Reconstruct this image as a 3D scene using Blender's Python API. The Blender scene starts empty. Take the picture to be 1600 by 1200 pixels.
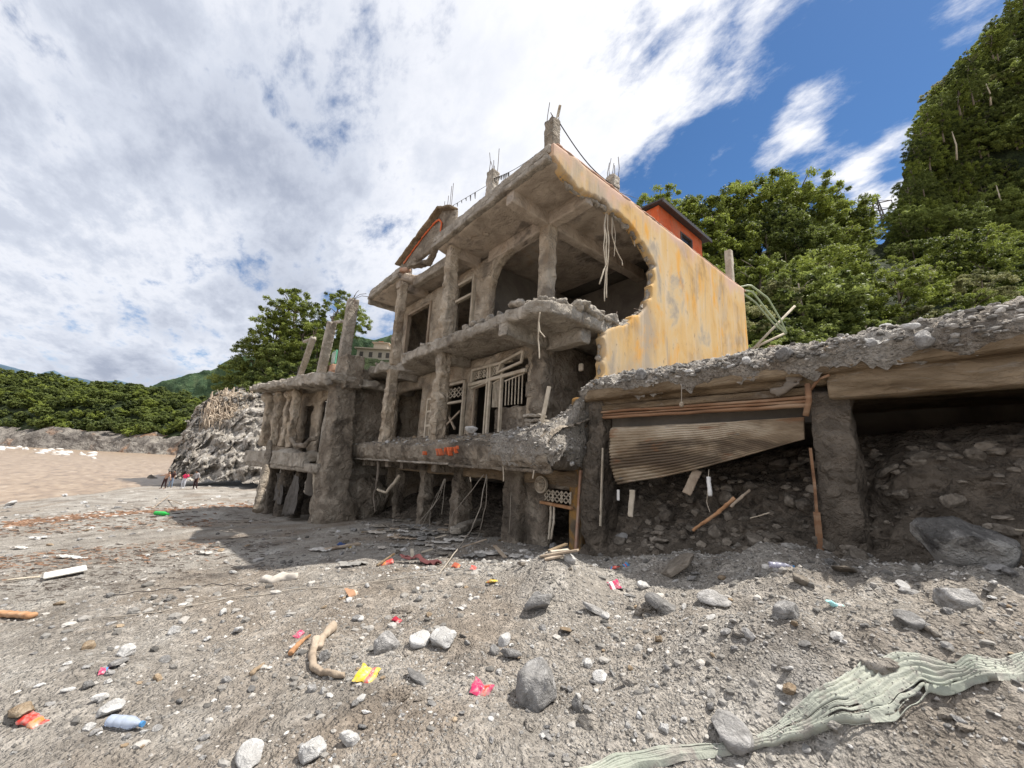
import bpy, bmesh, math, random
import numpy as np
from mathutils import Vector, Matrix
rnd = random.Random(7)
rng = np.random.default_rng(7)
C = bpy.context.scene.collection
scene = bpy.context.scene
# ---------------------------------------------------------------- camera
F_PX = 622.0
EYE = 1.65
MC = np.array([[0.64094425, 0.1214236, -0.75792267],
               [0.76589908, -0.16662172, 0.62099581],
               [0.05088283, 0.97851597, 0.19979345]])   # columns: right, up, forward
cam_d = bpy.data.cameras.new('camera')
cam = bpy.data.objects.new('camera', cam_d)
C.objects.link(cam)
cam_d.sensor_width = 36.0
cam_d.sensor_fit = 'HORIZONTAL'
cam_d.lens = F_PX / 1600 * 36
cam_d.clip_start = 0.05
cam_d.clip_end = 20000
rot = Matrix(((MC[0, 0], MC[0, 1], -MC[0, 2]), (MC[1, 0], MC[1, 1], -MC[1, 2]), (MC[2, 0], MC[2, 1], -MC[2, 2])))
cam.matrix_world = Matrix.Translation((0, 0, EYE)) @ rot.to_4x4()
scene.camera = cam

def ray(u, v):
    return MC @ np.array([u - 800.0, -(v - 600.0), F_PX])
def onx(u, v, c):
    d = ray(u, v); return d * (c / d[0]) + np.array([0, 0, EYE])
def ony(u, v, c):
    d = ray(u, v); return d * (c / d[1]) + np.array([0, 0, EYE])
def onz(u, v, c):
    d = ray(u, v); return d * ((c - EYE) / d[2]) + np.array([0, 0, EYE])
def dep(u, v, dist):
    return ray(u, v) / F_PX * dist + np.array([0, 0, EYE])

# ---------------------------------------------------------------- sun, sky, exposure
SUN = Vector((0.26, 0.44, 1.0)).normalized()
sun_d = bpy.data.lights.new('sun', 'SUN')
sun_d.energy = 4.6
sun_d.angle = math.radians(0.53)
sun_d.color = (1.0, 0.95, 0.87)
sun = bpy.data.objects.new('sun', sun_d)
C.objects.link(sun)
sun.rotation_euler = SUN.to_track_quat('Z', 'Y').to_euler()
sun.location = (0, 0, 60)
world = bpy.data.worlds.new('World')
scene.world = world
world.use_nodes = True
scene.view_settings.view_transform = 'Standard'
scene.view_settings.look = 'None'
scene.view_settings.exposure = 0.60
scene.view_settings.gamma = 1.0
scene.view_settings.use_curve_mapping = False
scene.cycles.max_bounces = 8
scene.cycles.diffuse_bounces = 6
scene.cycles.transparent_max_bounces = 6
scene.cycles.use_denoising = True

def world_nodes():
    nt = world.node_tree
    nt.nodes.clear()
    N = lambda t, **k: (lambda n: ([setattr(n, a, b) for a, b in k.items()], n)[1])(nt.nodes.new(t))
    L = nt.links.new
    def M(op, a, b=None, c=None, clamp=False):
        n = nt.nodes.new('ShaderNodeMath'); n.operation = op; n.use_clamp = clamp
        for i, s in enumerate((a, b, c)):
            if s is None: continue
            if isinstance(s, (int, float)): n.inputs[i].default_value = s
            else: L(s, n.inputs[i])
        return n.outputs[0]
    def dot(v, vec):
        n = nt.nodes.new('ShaderNodeVectorMath'); n.operation = 'DOT_PRODUCT'
        L(v, n.inputs[0]); n.inputs[1].default_value = tuple(vec); return n.outputs['Value']
    def mr(x, a, b, c=0.0, d=1.0, smooth=True):
        n = nt.nodes.new('ShaderNodeMapRange')
        if smooth: n.interpolation_type = 'SMOOTHSTEP'
        L(x, n.inputs['Value'])
        for k, s in (('From Min', a), ('From Max', b), ('To Min', c), ('To Max', d)): n.inputs[k].default_value = s
        return n.outputs['Result']
    sky = N('ShaderNodeTexSky', sky_type='NISHITA', sun_disc=False)
    sky.sun_elevation = math.asin(SUN.z)
    sky.sun_rotation = math.atan2(SUN.x, SUN.y)
    sky.altitude = 1200; sky.air_density = 1.0; sky.dust_density = 0.3; sky.ozone_density = 2.0
    tc = N('ShaderNodeTexCoord')
    d = tc.outputs['Generated']
    sep = N('ShaderNodeSeparateXYZ'); L(d, sep.inputs[0])
    zz = M('ADD', M('MAXIMUM', sep.outputs['Z'], 0.0), 0.22)
    px = M('DIVIDE', sep.outputs['X'], zz); py = M('DIVIDE', sep.outputs['Y'], zz)
    comb = N('ShaderNodeCombineXYZ'); L(px, comb.inputs[0]); L(py, comb.inputs[1])
    def noise(scale, detail, rough, rotz=0.0, sx=1.0, sy=1.0, off=(0, 0, 0), dist=0.0):
        mp = N('ShaderNodeMapping'); mp.inputs['Rotation'].default_value = (0, 0, rotz)
        mp.inputs['Scale'].default_value = (sx, sy, 1); mp.inputs['Location'].default_value = off
        L(comb.outputs[0], mp.inputs['Vector'])
        n = N('ShaderNodeTexNoise'); n.inputs['Scale'].default_value = scale; n.inputs['Detail'].default_value = detail
        n.inputs['Roughness'].default_value = rough; n.inputs['Distortion'].default_value = dist
        L(mp.outputs[0], n.inputs['Vector']); return n.outputs['Fac']
    # a great circle splits the overcast part of the sky from the open blue part
    a = ray(1400, 0); b = ray(985, 300)
    nrm = np.cross(a, b); nrm /= np.linalg.norm(nrm)
    if np.dot(nrm, ray(600, 200)) < 0: nrm = -nrm
    side = dot(d, nrm)
    n1 = noise(1.7, 9, 0.60, 0.5, 1.0, 1.5, (3.1, 1.7, 0), 0.15)
    n2 = noise(5.5, 8, 0.62, 0.5, 1.0, 1.6, (8.1, 4.7, 0), 0.1)
    base = M('ADD', mr(side, -0.03, 0.15, -0.20, 0.085), M('MULTIPLY', mr(side, 0.12, 0.6, 0.0, 1.0), 0.06))
    cov = M('ADD', M('ADD', M('MULTIPLY', n1, 0.62), M('MULTIPLY', n2, 0.46)), base)
    # single holes and clouds at their own bearings in the sky
    def spot(u, v, rad, amt):
        w = ray(u, v); w = w / np.linalg.norm(w)
        return M('MULTIPLY', mr(dot(d, w), math.cos(rad), 1.0), amt)
    for (u, v, r, amt) in ((620, 30, 0.16, -0.035), (560, 130, 0.14, -0.03), (490, 205, 0.10, -0.03), (1080, 25, 0.12, -0.08), (1290, 175, 0.09, 0.12), (1392, 262, 0.09, 0.15), (1420, 200, .05, .08),
                           (1545, 0, 0.10, 0.17), (1190, 195, 0.12, .12), (1310, 290, .08, .14), (1230, 245, .07, .1), (880, 130, .38, .05), (1385, 350, .08, .10)):
        cov = M('ADD', cov, spot(u, v, r, amt))
    n4 = noise(14.0, 8, 0.7, 0.5, 1.0, 1.8, (2.1, 7.7, 0), 0.4)
    cov = M('ADD', cov, M('MULTIPLY', M('SUBTRACT', n4, 0.5), 0.15))
    mask = mr(cov, 0.45, 0.635)
    # cloud brightness: thick parts grey, thin and sunward parts white
    n3 = noise(1.1, 7, 0.55, 0.5, 1.0, 1.3, (1.0, 9.0, 0), 0.2)
    thick = mr(cov, 0.60, 0.80)
    _w = ray(60, 520); low = dot(d, _w / np.linalg.norm(_w))
    grey = M('ADD', M('MULTIPLY', thick, mr(low, 0.55, 0.93, 0.15, 0.5)), M('MULTIPLY', mr(n3, 0.40, 0.68), mr(low, 0.5, 0.93, 0.25, 0.55)))
    grey = M('ADD', M('MULTIPLY', grey, 0.8), mr(low, 0.5, 1.0, 0.0, 0.22), clamp=True)
    ramp = N('ShaderNodeValToRGB')
    e = ramp.color_ramp.elements
    e[0].position = 0.0; e[0].color = (0.93, 0.935, 0.97, 1)
    e[1].position = 1.0; e[1].color = (0.36, 0.40, 0.50, 1)
    m = e.new(0.45); m.color = (0.60, 0.64, 0.73, 1)
    L(grey, ramp.inputs[0])
    bgs = N('ShaderNodeBackground'); bgs.inputs['Strength'].default_value = 0.088
    hsv = N('ShaderNodeHueSaturation'); hsv.inputs['Saturation'].default_value = 1.2
    L(sky.outputs[0], hsv.inputs['Color']); L(hsv.outputs[0], bgs.inputs['Color'])
    bgc = N('ShaderNodeBackground'); bgc.inputs['Strength'].default_value = 0.77
    L(ramp.outputs[0], bgc.inputs['Color'])
    mix = N('ShaderNodeMixShader'); L(mask, mix.inputs[0]); L(bgs.outputs[0], mix.inputs[1]); L(bgc.outputs[0], mix.inputs[2])
    out = N('ShaderNodeOutputWorld'); L(mix.outputs[0], out.inputs['Surface'])
world_nodes()

# ---------------------------------------------------------------- numeric noise
def _hash(ix, iy, iz, seed):
    h = (ix.astype(np.int64) * 374761393 + iy.astype(np.int64) * 668265263 + iz.astype(np.int64) * 2147483647 + seed * 974711) & 0xFFFFFFFF
    h = ((h ^ (h >> 13)) * 1274126177) & 0xFFFFFFFF
    h = ((h ^ (h >> 15)) * 2246822519) & 0xFFFFFFFF
    h = h ^ (h >> 16)
    return (h & 0xFFFFFF) / float(0xFFFFFF)
def vnoise(p, seed=0):
    i = np.floor(p).astype(np.int64); f = p - i; f = f * f * (3 - 2 * f)
    r = 0
    for dx in (0, 1):
        wx = f[:, 0] if dx else 1 - f[:, 0]
        for dy in (0, 1):
            wy = f[:, 1] if dy else 1 - f[:, 1]
            for dz in (0, 1):
                wz = f[:, 2] if dz else 1 - f[:, 2]
                r = r + wx * wy * wz * _hash(i[:, 0] + dx, i[:, 1] + dy, i[:, 2] + dz, seed)
    return r * 2 - 1
def fbm(p, octv=4, seed=0, gain=0.5):
    p = np.asarray(p, float); a = 1.0; s = 0; t = 0
    for o in range(octv):
        s = s + a * vnoise(p * (2 ** o) + o * 17.3, seed + o); t += a; a *= gain
    return s / t
def vfbm(p, octv=3, seed=0, gain=0.5):
    return np.stack([fbm(p, octv, seed + 31 * k, gain) for k in range(3)], 1)

# ---------------------------------------------------------------- object helpers
def link(o, parent=None):
    C.objects.link(o)
    if parent is not None: o.parent = parent
    return o
def tag(o, label=None, cat=None, group=None, kind=None):
    if label: o['label'] = label
    if cat: o['category'] = cat
    if group: o['group'] = group
    if kind: o['kind'] = kind
    return o
def thing(name, label, cat, group=None, loc=(0, 0, 0)):
    o = bpy.data.objects.new(name, None); C.objects.link(o); o.location = loc
    o.empty_display_size = 0.2
    return tag(o, label, cat, group)
def mesh_np(name, V, Fc, smooth=True, attr=None):
    """V: Nx3, Fc: MxK (K = 3 or 4)"""
    V = np.ascontiguousarray(V, dtype=np.float32); Fc = np.ascontiguousarray(Fc, dtype=np.int32)
    me = bpy.data.meshes.new(name)
    me.vertices.add(len(V)); me.vertices.foreach_set('co', V.ravel())
    m, k = Fc.shape
    me.loops.add(m * k); me.loops.foreach_set('vertex_index', Fc.ravel())
    me.polygons.add(m); me.polygons.foreach_set('loop_start', np.arange(0, m * k, k, dtype=np.int32))
    me.polygons.foreach_set('use_smooth', np.full(m, smooth, dtype=bool))
    me.update(calc_edges=True)
    if attr is not None:
        at = me.attributes.new('tint', 'FLOAT', 'POINT'); at.data.foreach_set('value', np.ascontiguousarray(attr, dtype=np.float32))
    me.validate()
    return me
def put(name, me, mat, parent=None):
    o = bpy.data.objects.new(name, me)
    if mat is not None:
        if len(me.materials) == 0: me.materials.append(mat)
    return link(o, parent)
class MB:
    def __init__(s): s.v = []; s.f = []
    def add(s, vs, fs):
        n = len(s.v); s.v += [tuple(map(float, a)) for a in vs]; s.f += [tuple(i + n for i in q) for q in fs]; return s
    def box(s, x0, y0, z0, x1, y1, z1):
        if x0 > x1: x0, x1 = x1, x0
        if y0 > y1: y0, y1 = y1, y0
        if z0 > z1: z0, z1 = z1, z0
        return s.add([(x0, y0, z0), (x1, y0, z0), (x1, y1, z0), (x0, y1, z0), (x0, y0, z1), (x1, y0, z1), (x1, y1, z1), (x0, y1, z1)],
                     [(0, 3, 2, 1), (4, 5, 6, 7), (0, 1, 5, 4), (1, 2, 6, 5), (2, 3, 7, 6), (3, 0, 4, 7)])
    def hexa(s, p):   # eight corners, bottom ring then top ring
        return s.add(p, [(0, 3, 2, 1), (4, 5, 6, 7), (0, 1, 5, 4), (1, 2, 6, 5), (2, 3, 7, 6), (3, 0, 4, 7)])
    def bar(s, a, b, w, h=None, up=(0, 0, 1)):
        h = h or w; a = Vector(a); b = Vector(b); d = (b - a).normalized(); u = Vector(up)
        if abs(d.dot(u)) > 0.95: u = Vector((1, 0, 0))
        r = d.cross(u).normalized(); u = r.cross(d)
        P = []
        for c in (a, b):
            P += [c - r * w / 2 - u * h / 2, c + r * w / 2 - u * h / 2, c + r * w / 2 + u * h / 2, c - r * w / 2 + u * h / 2]
        return s.add(P, [(0, 3, 2, 1), (4, 5, 6, 7), (0, 1, 5, 4), (1, 2, 6, 5), (2, 3, 7, 6), (3, 0, 4, 7)])
    def tube(s, pts, r, n=6, r1=None):
        pts = [Vector(p) for p in pts]; m = len(pts); rings = []
        for i, p in enumerate(pts):
            d = (pts[min(i + 1, m - 1)] - pts[max(i - 1, 0)]).normalized()
            u = Vector((0, 0, 1)) if abs(d.z) < 0.9 else Vector((1, 0, 0))
            a = d.cross(u).normalized(); b = d.cross(a)
            rr = r if r1 is None else r + (r1 - r) * i / (m - 1)
            rings.append([p + (a * math.cos(2 * math.pi * k / n) + b * math.sin(2 * math.pi * k / n)) * rr for k in range(n)])
        vs = [q for rg in rings for q in rg]; fs = []
        for i in range(m - 1):
            for k in range(n):
                fs.append((i * n + k, i * n + (k + 1) % n, (i + 1) * n + (k + 1) % n, (i + 1) * n + k))
        fs.append(tuple(range(n))[::-1]); fs.append(tuple((m - 1) * n + k for k in range(n)))
        return s.add(vs, fs)
    def prism(s, poly, axis, a, b):   # poly in the two other axes
        def P(p, c):
            if axis == 'z': return (p[0], p[1], c)
            if axis == 'y': return (p[0], c, p[1])
            return (c, p[0], p[1])
        n = len(poly)
        return s.add([P(p, a) for p in poly] + [P(p, b) for p in poly],
                     [tuple(range(n))[::-1], tuple(range(n, 2 * n))] + [(i, (i + 1) % n, n + (i + 1) % n, n + i) for i in range(n)])
    def ell(s, c, r, n=8, m=6):
        vs = []; fs = []
        for i in range(m + 1):
            t = math.pi * i / m
            for k in range(n):
                a = 2 * math.pi * k / n
                vs.append((c[0] + r[0] * math.sin(t) * math.cos(a), c[1] + r[1] * math.sin(t) * math.sin(a), c[2] + r[2] * math.cos(t)))
        for i in range(m):
            for k in range(n): fs.append((i * n + k, (i + 1) * n + k, (i + 1) * n + (k + 1) % n, i * n + (k + 1) % n))
        return s.add(vs, fs)
    def mesh(s, name, smooth=False):
        me = bpy.data.meshes.new(name); me.from_pydata(s.v, [], s.f); me.update()
        bm = bmesh.new(); bm.from_mesh(me); bmesh.ops.remove_doubles(bm, verts=bm.verts, dist=1e-6)
        bmesh.ops.recalc_face_normals(bm, faces=bm.faces); bm.to_mesh(me); bm.free()
        if smooth: me.polygons.foreach_set('use_smooth', [True] * len(me.polygons))
        return me
    def build(s, name, mat, parent=None, smooth=False, bevel=0.0):
        o = put(name, s.mesh(name, smooth), mat, parent)
        if bevel:
            md = o.modifiers.new('bevel', 'BEVEL'); md.width = bevel; md.segments = 1
        return o
    def rough(s, name, mat, parent=None, vox=0.06, amp=0.03, sc=3.0, octv=4, seed=0, smooth=2, gain=0.55, fn=None):
        """weathered: voxel remesh, soften, displace with noise"""
        me = bpy.data.meshes.new('tmp'); me.from_pydata(s.v, [], s.f); me.update()
        bm = bmesh.new(); bm.from_mesh(me)
        bmesh.ops.triangulate(bm, faces=[f for f in bm.faces if len(f.verts) > 4]); bmesh.ops.recalc_face_normals(bm, faces=bm.faces); bm.to_mesh(me); bm.free()
        t = bpy.data.objects.new('tmp', me); C.objects.link(t)
        md = t.modifiers.new('r', 'REMESH'); md.mode = 'VOXEL'; md.voxel_size = vox
        if smooth:
            ms = t.modifiers.new('s', 'SMOOTH'); ms.iterations = smooth; ms.factor = 0.5
        dg = bpy.context.evaluated_depsgraph_get()
        r = bpy.data.meshes.new_from_object(t.evaluated_get(dg), depsgraph=dg)
        bpy.data.objects.remove(t); bpy.data.meshes.remove(me)
        n = len(r.vertices); co = np.empty(n * 3, np.float32); r.vertices.foreach_get('co', co); co = co.reshape(-1, 3).astype(float)
        d = vfbm(co * sc, octv, seed + 3, gain) * amp
        if fn is not None: d = d + fn(co)
        co = co + d
        r.vertices.foreach_set('co', co.astype(np.float32).ravel())
        r.polygons.foreach_set('use_smooth', [True] * len(r.polygons)); r.update()
        r.name = name
        r.materials.clear(); r.materials.append(mat)
        return put(name, r, None, parent)

# ---------------------------------------------------------------- materials
def new_mat(name):
    m = bpy.data.materials.new(name); m.use_nodes = True
    return m
def mat_noise(name, cols, sc=2.0, detail=8, rough=0.92, bump=0.3, bsc=12.0, coord='pos', warp=0.4, spots=None, stretch=(1, 1, 1), bdist=0.02, pebble=0, spec=0.2, rand=0.0, tint=0.0, lo=.3, hi=.7, band=None):
    m = new_mat(name); nt = m.node_tree; L = nt.links.new
    bs = nt.nodes['Principled BSDF']; bs.inputs['Roughness'].default_value = rough
    bs.inputs['Specular IOR Level'].default_value = spec
    if coord == 'pos': src = nt.nodes.new('ShaderNodeNewGeometry').outputs['Position']
    else: src = nt.nodes.new('ShaderNodeTexCoord').outputs['Object']
    mp = nt.nodes.new('ShaderNodeMapping'); mp.inputs['Scale'].default_value = stretch; L(src, mp.inputs['Vector'])
    vec = mp.outputs[0]
    def noise(s, d, r=0.55, v=None, dist=warp):
        n = nt.nodes.new('ShaderNodeTexNoise'); n.inputs['Scale'].default_value = s; n.inputs['Detail'].default_value = d
        n.inputs['Roughness'].default_value = r; n.inputs['Distortion'].default_value = dist; L(v or vec, n.inputs['Vector']); return n.outputs['Fac']
    n1 = noise(sc, detail, 0.62)
    rp = nt.nodes.new('ShaderNodeValToRGB'); el = rp.color_ramp.elements
    k = len(cols)
    el[0].position = lo; el[0].color = (*cols[0], 1); el[1].position = hi; el[1].color = (*cols[-1], 1)
    for i in range(1, k - 1):
        e = el.new(lo + (hi - lo) * i / (k - 1)); e.color = (*cols[i], 1)
    L(n1, rp.inputs[0]); col = rp.outputs[0]
    def mixc(fac, a, b, mode='MIX'):
        x = nt.nodes.new('ShaderNodeMix'); x.data_type = 'RGBA'; x.blend_type = mode
        if isinstance(fac, float): x.inputs[0].default_value = fac
        else: L(fac, x.inputs[0])
        for s, ix in ((a, 6), (b, 7)):
            if isinstance(s, tuple): x.inputs[ix].default_value = (*s, 1)
            else: L(s, x.inputs[ix])
        return x.outputs[2]
    def mrange(x, a, b, c=0.0, d=1.0):
        n = nt.nodes.new('ShaderNodeMapRange'); L(x, n.inputs[0]); n.inputs[1].default_value = a; n.inputs[2].default_value = b
        n.inputs[3].default_value = c; n.inputs[4].default_value = d; return n.outputs[0]
    for sp in (spots or []):   # (scale, lo, hi, colour, amount[, stretch])
        v = vec
        if len(sp) > 5:
            mp2 = nt.nodes.new('ShaderNodeMapping'); mp2.inputs['Scale'].default_value = sp[5]; mp2.inputs['Location'].default_value = (sp[0], 3.3, 1.7); L(src, mp2.inputs['Vector']); v = mp2.outputs[0]
        nn = noise(sp[0], 6, 0.6, v)
        col = mixc(mrange(nn, sp[1], sp[2], 0.0, sp[4]), col, sp[3])
    if band:   # real coat that changes with height: (z0, z1, colour)
        sx = nt.nodes.new('ShaderNodeSeparateXYZ'); L(nt.nodes.new('ShaderNodeNewGeometry').outputs['Position'], sx.inputs[0])
        ad = nt.nodes.new('ShaderNodeMath'); ad.operation = 'ADD'; L(sx.outputs[2], ad.inputs[0]); L(mrange(noise(1.3, 5), 0.2, 0.8, -0.7, 0.7), ad.inputs[1])
        col = mixc(mrange(ad.outputs[0], band[0], band[1]), col, band[2])
    if tint:
        at = nt.nodes.new('ShaderNodeAttribute'); at.attribute_name = 'tint'
        col = mixc(1.0, col, mrange(at.outputs['Fac'], 0, 1, 1 - tint, 1 + tint), 'MULTIPLY')
    if rand:
        oi = nt.nodes.new('ShaderNodeObjectInfo')
        col = mixc(1.0, col, mrange(oi.outputs['Random'], 0, 1, 1 - rand, 1 + rand), 'MULTIPLY')
    L(col, bs.inputs['Base Color'])
    b0 = noise(bsc, 8, 0.68)
    b2 = noise(bsc * .22, 6, 0.6)
    rg = nt.nodes.new('ShaderNodeMath'); rg.operation = 'ABSOLUTE'; rs = nt.nodes.new('ShaderNodeMath'); rs.operation = 'SUBTRACT'; L(b2, rs.inputs[0]); rs.inputs[1].default_value = .5; L(rs.outputs[0], rg.inputs[0])
    rm = nt.nodes.new('ShaderNodeMath'); rm.operation = 'MULTIPLY_ADD'; L(mrange(rg.outputs[0], 0, .10), rm.inputs[0]); rm.inputs[1].default_value = .8; L(b0, rm.inputs[2]); b1 = rm.outputs[0]
    h = b1
    if pebble:
        vo = nt.nodes.new('ShaderNodeTexVoronoi'); vo.inputs['Scale'].default_value = pebble; vo.inputs['Randomness'].default_value = 1.0; L(vec, vo.inputs['Vector'])
        ad = nt.nodes.new('ShaderNodeMath'); ad.operation = 'ADD'; L(b1, ad.inputs[0]); L(mrange(vo.outputs['Distance'], .12, .45, .55, 0), ad.inputs[1]); h = ad.outputs[0]
        rp2 = mrange(vo.outputs['Color'], 0, 1, 0.72, 1.3)
        L(mixc(1.0, col, rp2, 'MULTIPLY'), bs.inputs['Base Color'])
    bp = nt.nodes.new('ShaderNodeBump'); bp.inputs['Strength'].default_value = bump; bp.inputs['Distance'].default_value = bdist
    L(h, bp.inputs['Height']); L(bp.outputs[0], bs.inputs['Normal'])
    return m
def mat_flat(name, col, rough=0.7, metal=0.0, var=0.15, sc=6.0, spec=0.3, bump=0.1, dust=0.0):
    c0 = tuple(c * (1 - var) for c in col); c1 = tuple(min(1, c * (1 + var)) for c in col)
    m = mat_noise(name, [c0, col, c1], sc=sc, rough=rough, bump=bump, bsc=sc * 4, coord='obj', spec=spec, bdist=0.005, spots=[(sc * 2.5, .45, .62, (.36, .33, .30), dust), (sc * 6, .5, .6, (.30, .27, .24), dust * .8)] if dust else None)
    m.node_tree.nodes['Principled BSDF'].inputs['Metallic'].default_value = metal
    return m

M = {}
GREY = [(0.115, 0.10, 0.087), (0.20, 0.18, 0.16), (0.31, 0.285, 0.26)]
M['ground'] = mat_noise('ground_mud', [(0.22, 0.195, 0.168), (0.355, 0.322, 0.283), (0.43, 0.396, 0.352), (0.55, 0.522, 0.48)], sc=0.9, detail=12, bump=1.0, bsc=24, bdist=0.045, pebble=36, lo=.34, hi=.68,
                        spots=[(0.35, 0.5, 0.62, (0.28, 0.22, 0.165), 0.55), (7.0, 0.60, 0.72, (0.5, 0.485, 0.46), 0.6), (0.8, 0.60, 0.7, (0.16, 0.14, 0.122), 0.7)])
M['mud'] = mat_noise('grey_mud', [(0.175, 0.143, 0.112), (0.335, 0.282, 0.223), (0.47, 0.41, 0.335)], sc=2.2, bump=1.0, bsc=15, bdist=0.07, spots=[(6, .6, .75, (.4, .36, .31), .5), (1.3, .55, .62, (.09, .075, .06), .6)])
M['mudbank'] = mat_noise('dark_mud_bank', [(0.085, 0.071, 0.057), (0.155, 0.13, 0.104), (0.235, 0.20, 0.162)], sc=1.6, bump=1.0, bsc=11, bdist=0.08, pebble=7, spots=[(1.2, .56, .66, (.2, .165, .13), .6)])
M['plaster'] = mat_noise('muddy_plaster', [(0.33, 0.255, 0.185), (0.50, 0.42, 0.325), (0.61, 0.535, 0.44)], sc=1.7, bump=1.0, bsc=14, bdist=0.05,
                         spots=[(1.1, .5, .62, (0.17, 0.145, 0.12), .7), (0.8, .55, .7, (.42, .30, .19), .45)])
M['concrete'] = mat_noise('weathered_concrete', [(0.26, 0.222, 0.18), (0.44, 0.392, 0.33), (0.58, 0.53, 0.465)], sc=2.5, bump=1.0, bsc=18, bdist=0.05,
                          spots=[(1.5, .55, .68, (0.15, 0.13, 0.11), .7)])
M['ceiling'] = mat_noise('ceiling_plaster', [(0.30, 0.25, 0.20), (0.46, 0.39, 0.32), (0.54, 0.47, 0.40)], sc=1.2, bump=0.8, bsc=9, bdist=0.035,
                         spots=[(1.2, .56, .66, (0.12, 0.10, 0.085), .75), (.9, .6, .7, (.42, .27, .15), .4)])
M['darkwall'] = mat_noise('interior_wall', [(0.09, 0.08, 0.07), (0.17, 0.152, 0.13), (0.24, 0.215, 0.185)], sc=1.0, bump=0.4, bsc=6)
M['darkceiling'] = mat_noise('interior_ceiling', [(0.04, 0.036, 0.032), (0.13, 0.118, 0.10), (0.20, 0.18, 0.155)], sc=0.8, bump=0.4, bsc=6)  # dark mottled tone for the rear part of the roof slab
M['yellow'] = mat_noise('yellow_render', [(0.37, 0.235, 0.10), (0.57, 0.36, 0.14), (0.59, 0.41, 0.20), (0.53, 0.44, 0.31)], sc=0.9, stretch=(1, 1, 0.7), bump=0.2, bsc=40, bdist=0.004, lo=.34, hi=.66,
                        spots=[(0.55, .50, .62, (0.36, 0.305, 0.245), .85, (1, 1.2, .6)), (1.2, .55, .66, (0.66, 0.33, 0.06), .85, (1, 1.1, .6)), (2.4, .50, .70, (0.60, 0.49, 0.36), .6, (1, 2, .14)), (1.7, .58, .68, (0.33, 0.27, 0.21), .6, (1, 2.4, .2)), (0.9, .60, .68, (0.24, 0.20, 0.17), .6), (7, .62, .70, (.22, .16, .11), .6, (1, 1, .6))], band=(7.95, 8.45, (.56, .38, .29)))
M['oldyellow'] = mat_noise('muddy_yellow_render', [(0.09, 0.07, 0.05), (0.16, 0.125, 0.085), (0.34, 0.19, 0.06), (0.17, .13, .09)], sc=2.4, bump=0.6, bsc=18, bdist=0.02)
M['pink'] = mat_noise('pink_trim', [(0.26, 0.17, 0.125), (0.45, 0.27, 0.19), (0.46, 0.37, 0.30)], sc=3, bump=0.3, bsc=20)
M['orange'] = mat_noise('orange_paint', [(0.48, 0.09, 0.03), (0.62, 0.13, 0.045), (0.58, 0.18, 0.09)], sc=3, bump=0.2, bsc=20, rough=.75, spots=[(2.2, .52, .66, (.40, .17, .10), .7, (1, 1, .3)), (6, .58, .68, (.3, .2, .15), .6, (1, 1, .5))])
M['beam'] = mat_noise('stained_beam', [(0.11, 0.075, 0.045), (0.20, 0.145, 0.09), (0.30, 0.23, 0.155), (0.44, 0.34, 0.23)], sc=1.8, stretch=(.55, 1, 1.8), bump=0.8, bsc=22, bdist=.03, spots=[(1.5, .55, .65, (0.13, 0.10, 0.075), .6), (5, .58, .68, (0.36, 0.33, 0.29), .5)])
M['rust'] = mat_noise('rusty_steel', [(0.14, 0.08, 0.05), (0.27, 0.15, 0.085), (0.40, 0.28, 0.19)], sc=2.2, stretch=(.5, 1, 3), bump=0.25, bsc=18, rough=.75)
M['shutter'] = mat_noise('shutter_steel', [(0.13, 0.09, 0.06), (0.29, 0.225, 0.155), (0.54, 0.465, 0.365)], sc=1.2, stretch=(.7, 1, 1.6), bump=0.25, bsc=18, rough=.7, spots=[(1.1, .50, .58, (.11, .082, .058), .85, (.5, 1, 2.2)), (2.4, .58, .66, (.24, .12, .06), .7, (.6, 1, 2)), (3., .66, .72, (.09, .14, .2), .5)])
M['wood'] = mat_noise('weathered_wood', [(0.20, 0.15, 0.11), (0.36, 0.29, 0.22), (0.46, 0.38, 0.30)], sc=4, stretch=(1, 1, .3), bump=0.3, bsc=30, coord='obj')
M['palewood'] = mat_noise('pale_wood', [(0.36, 0.30, 0.23), (0.50, 0.44, 0.35), (0.60, 0.53, 0.44)], sc=5, bump=0.2, bsc=30, coord='obj')
M['redwood'] = mat_noise('orange_wood', [(0.24, 0.12, 0.06), (0.42, 0.23, 0.12), (0.45, 0.31, 0.2)], sc=5, bump=0.2, bsc=30, coord='obj')
M['darkmetal'] = mat_flat('dark_metal', (0.10, 0.09, 0.08), 0.6, 0.3)
M['rebar'] = mat_flat('rebar_steel', (0.12, 0.085, 0.065), 0.8, 0.2)
M['roofsheet'] = mat_flat('dark_roof_sheet', (0.06, 0.055, 0.055), 0.5)
M['cable'] = mat_flat('muddy_cable', (0.34, 0.30, 0.25), 0.7)
M['blackcable'] = mat_flat('black_cable', (0.05, 0.045, 0.045), 0.7)
M['rock'] = mat_noise('grey_granite', [(0.17, 0.165, 0.16), (0.30, 0.29, 0.28), (0.42, 0.41, 0.40)], sc=2.5, bump=0.6, bsc=10, bdist=0.04, coord='obj', rand=.3,
                      spots=[(9, .60, .70, (.55, .54, .52), .5), (12, .62, .7, (.10, .10, .10), .5)])
M['whiterock'] = mat_noise('pale_quartz', [(0.38, 0.37, 0.355), (0.50, 0.49, 0.475), (0.62, 0.61, 0.595)], sc=2.0, bump=0.5, bsc=10, bdist=0.04, coord='obj', rand=.12)
M['brownrock'] = mat_noise('brown_stone', [(0.17, 0.12, 0.075), (0.29, 0.22, 0.15), (0.38, 0.31, 0.23)], sc=2.0, bump=0.5, bsc=10, bdist=0.04, coord='obj', rand=.2)
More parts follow.
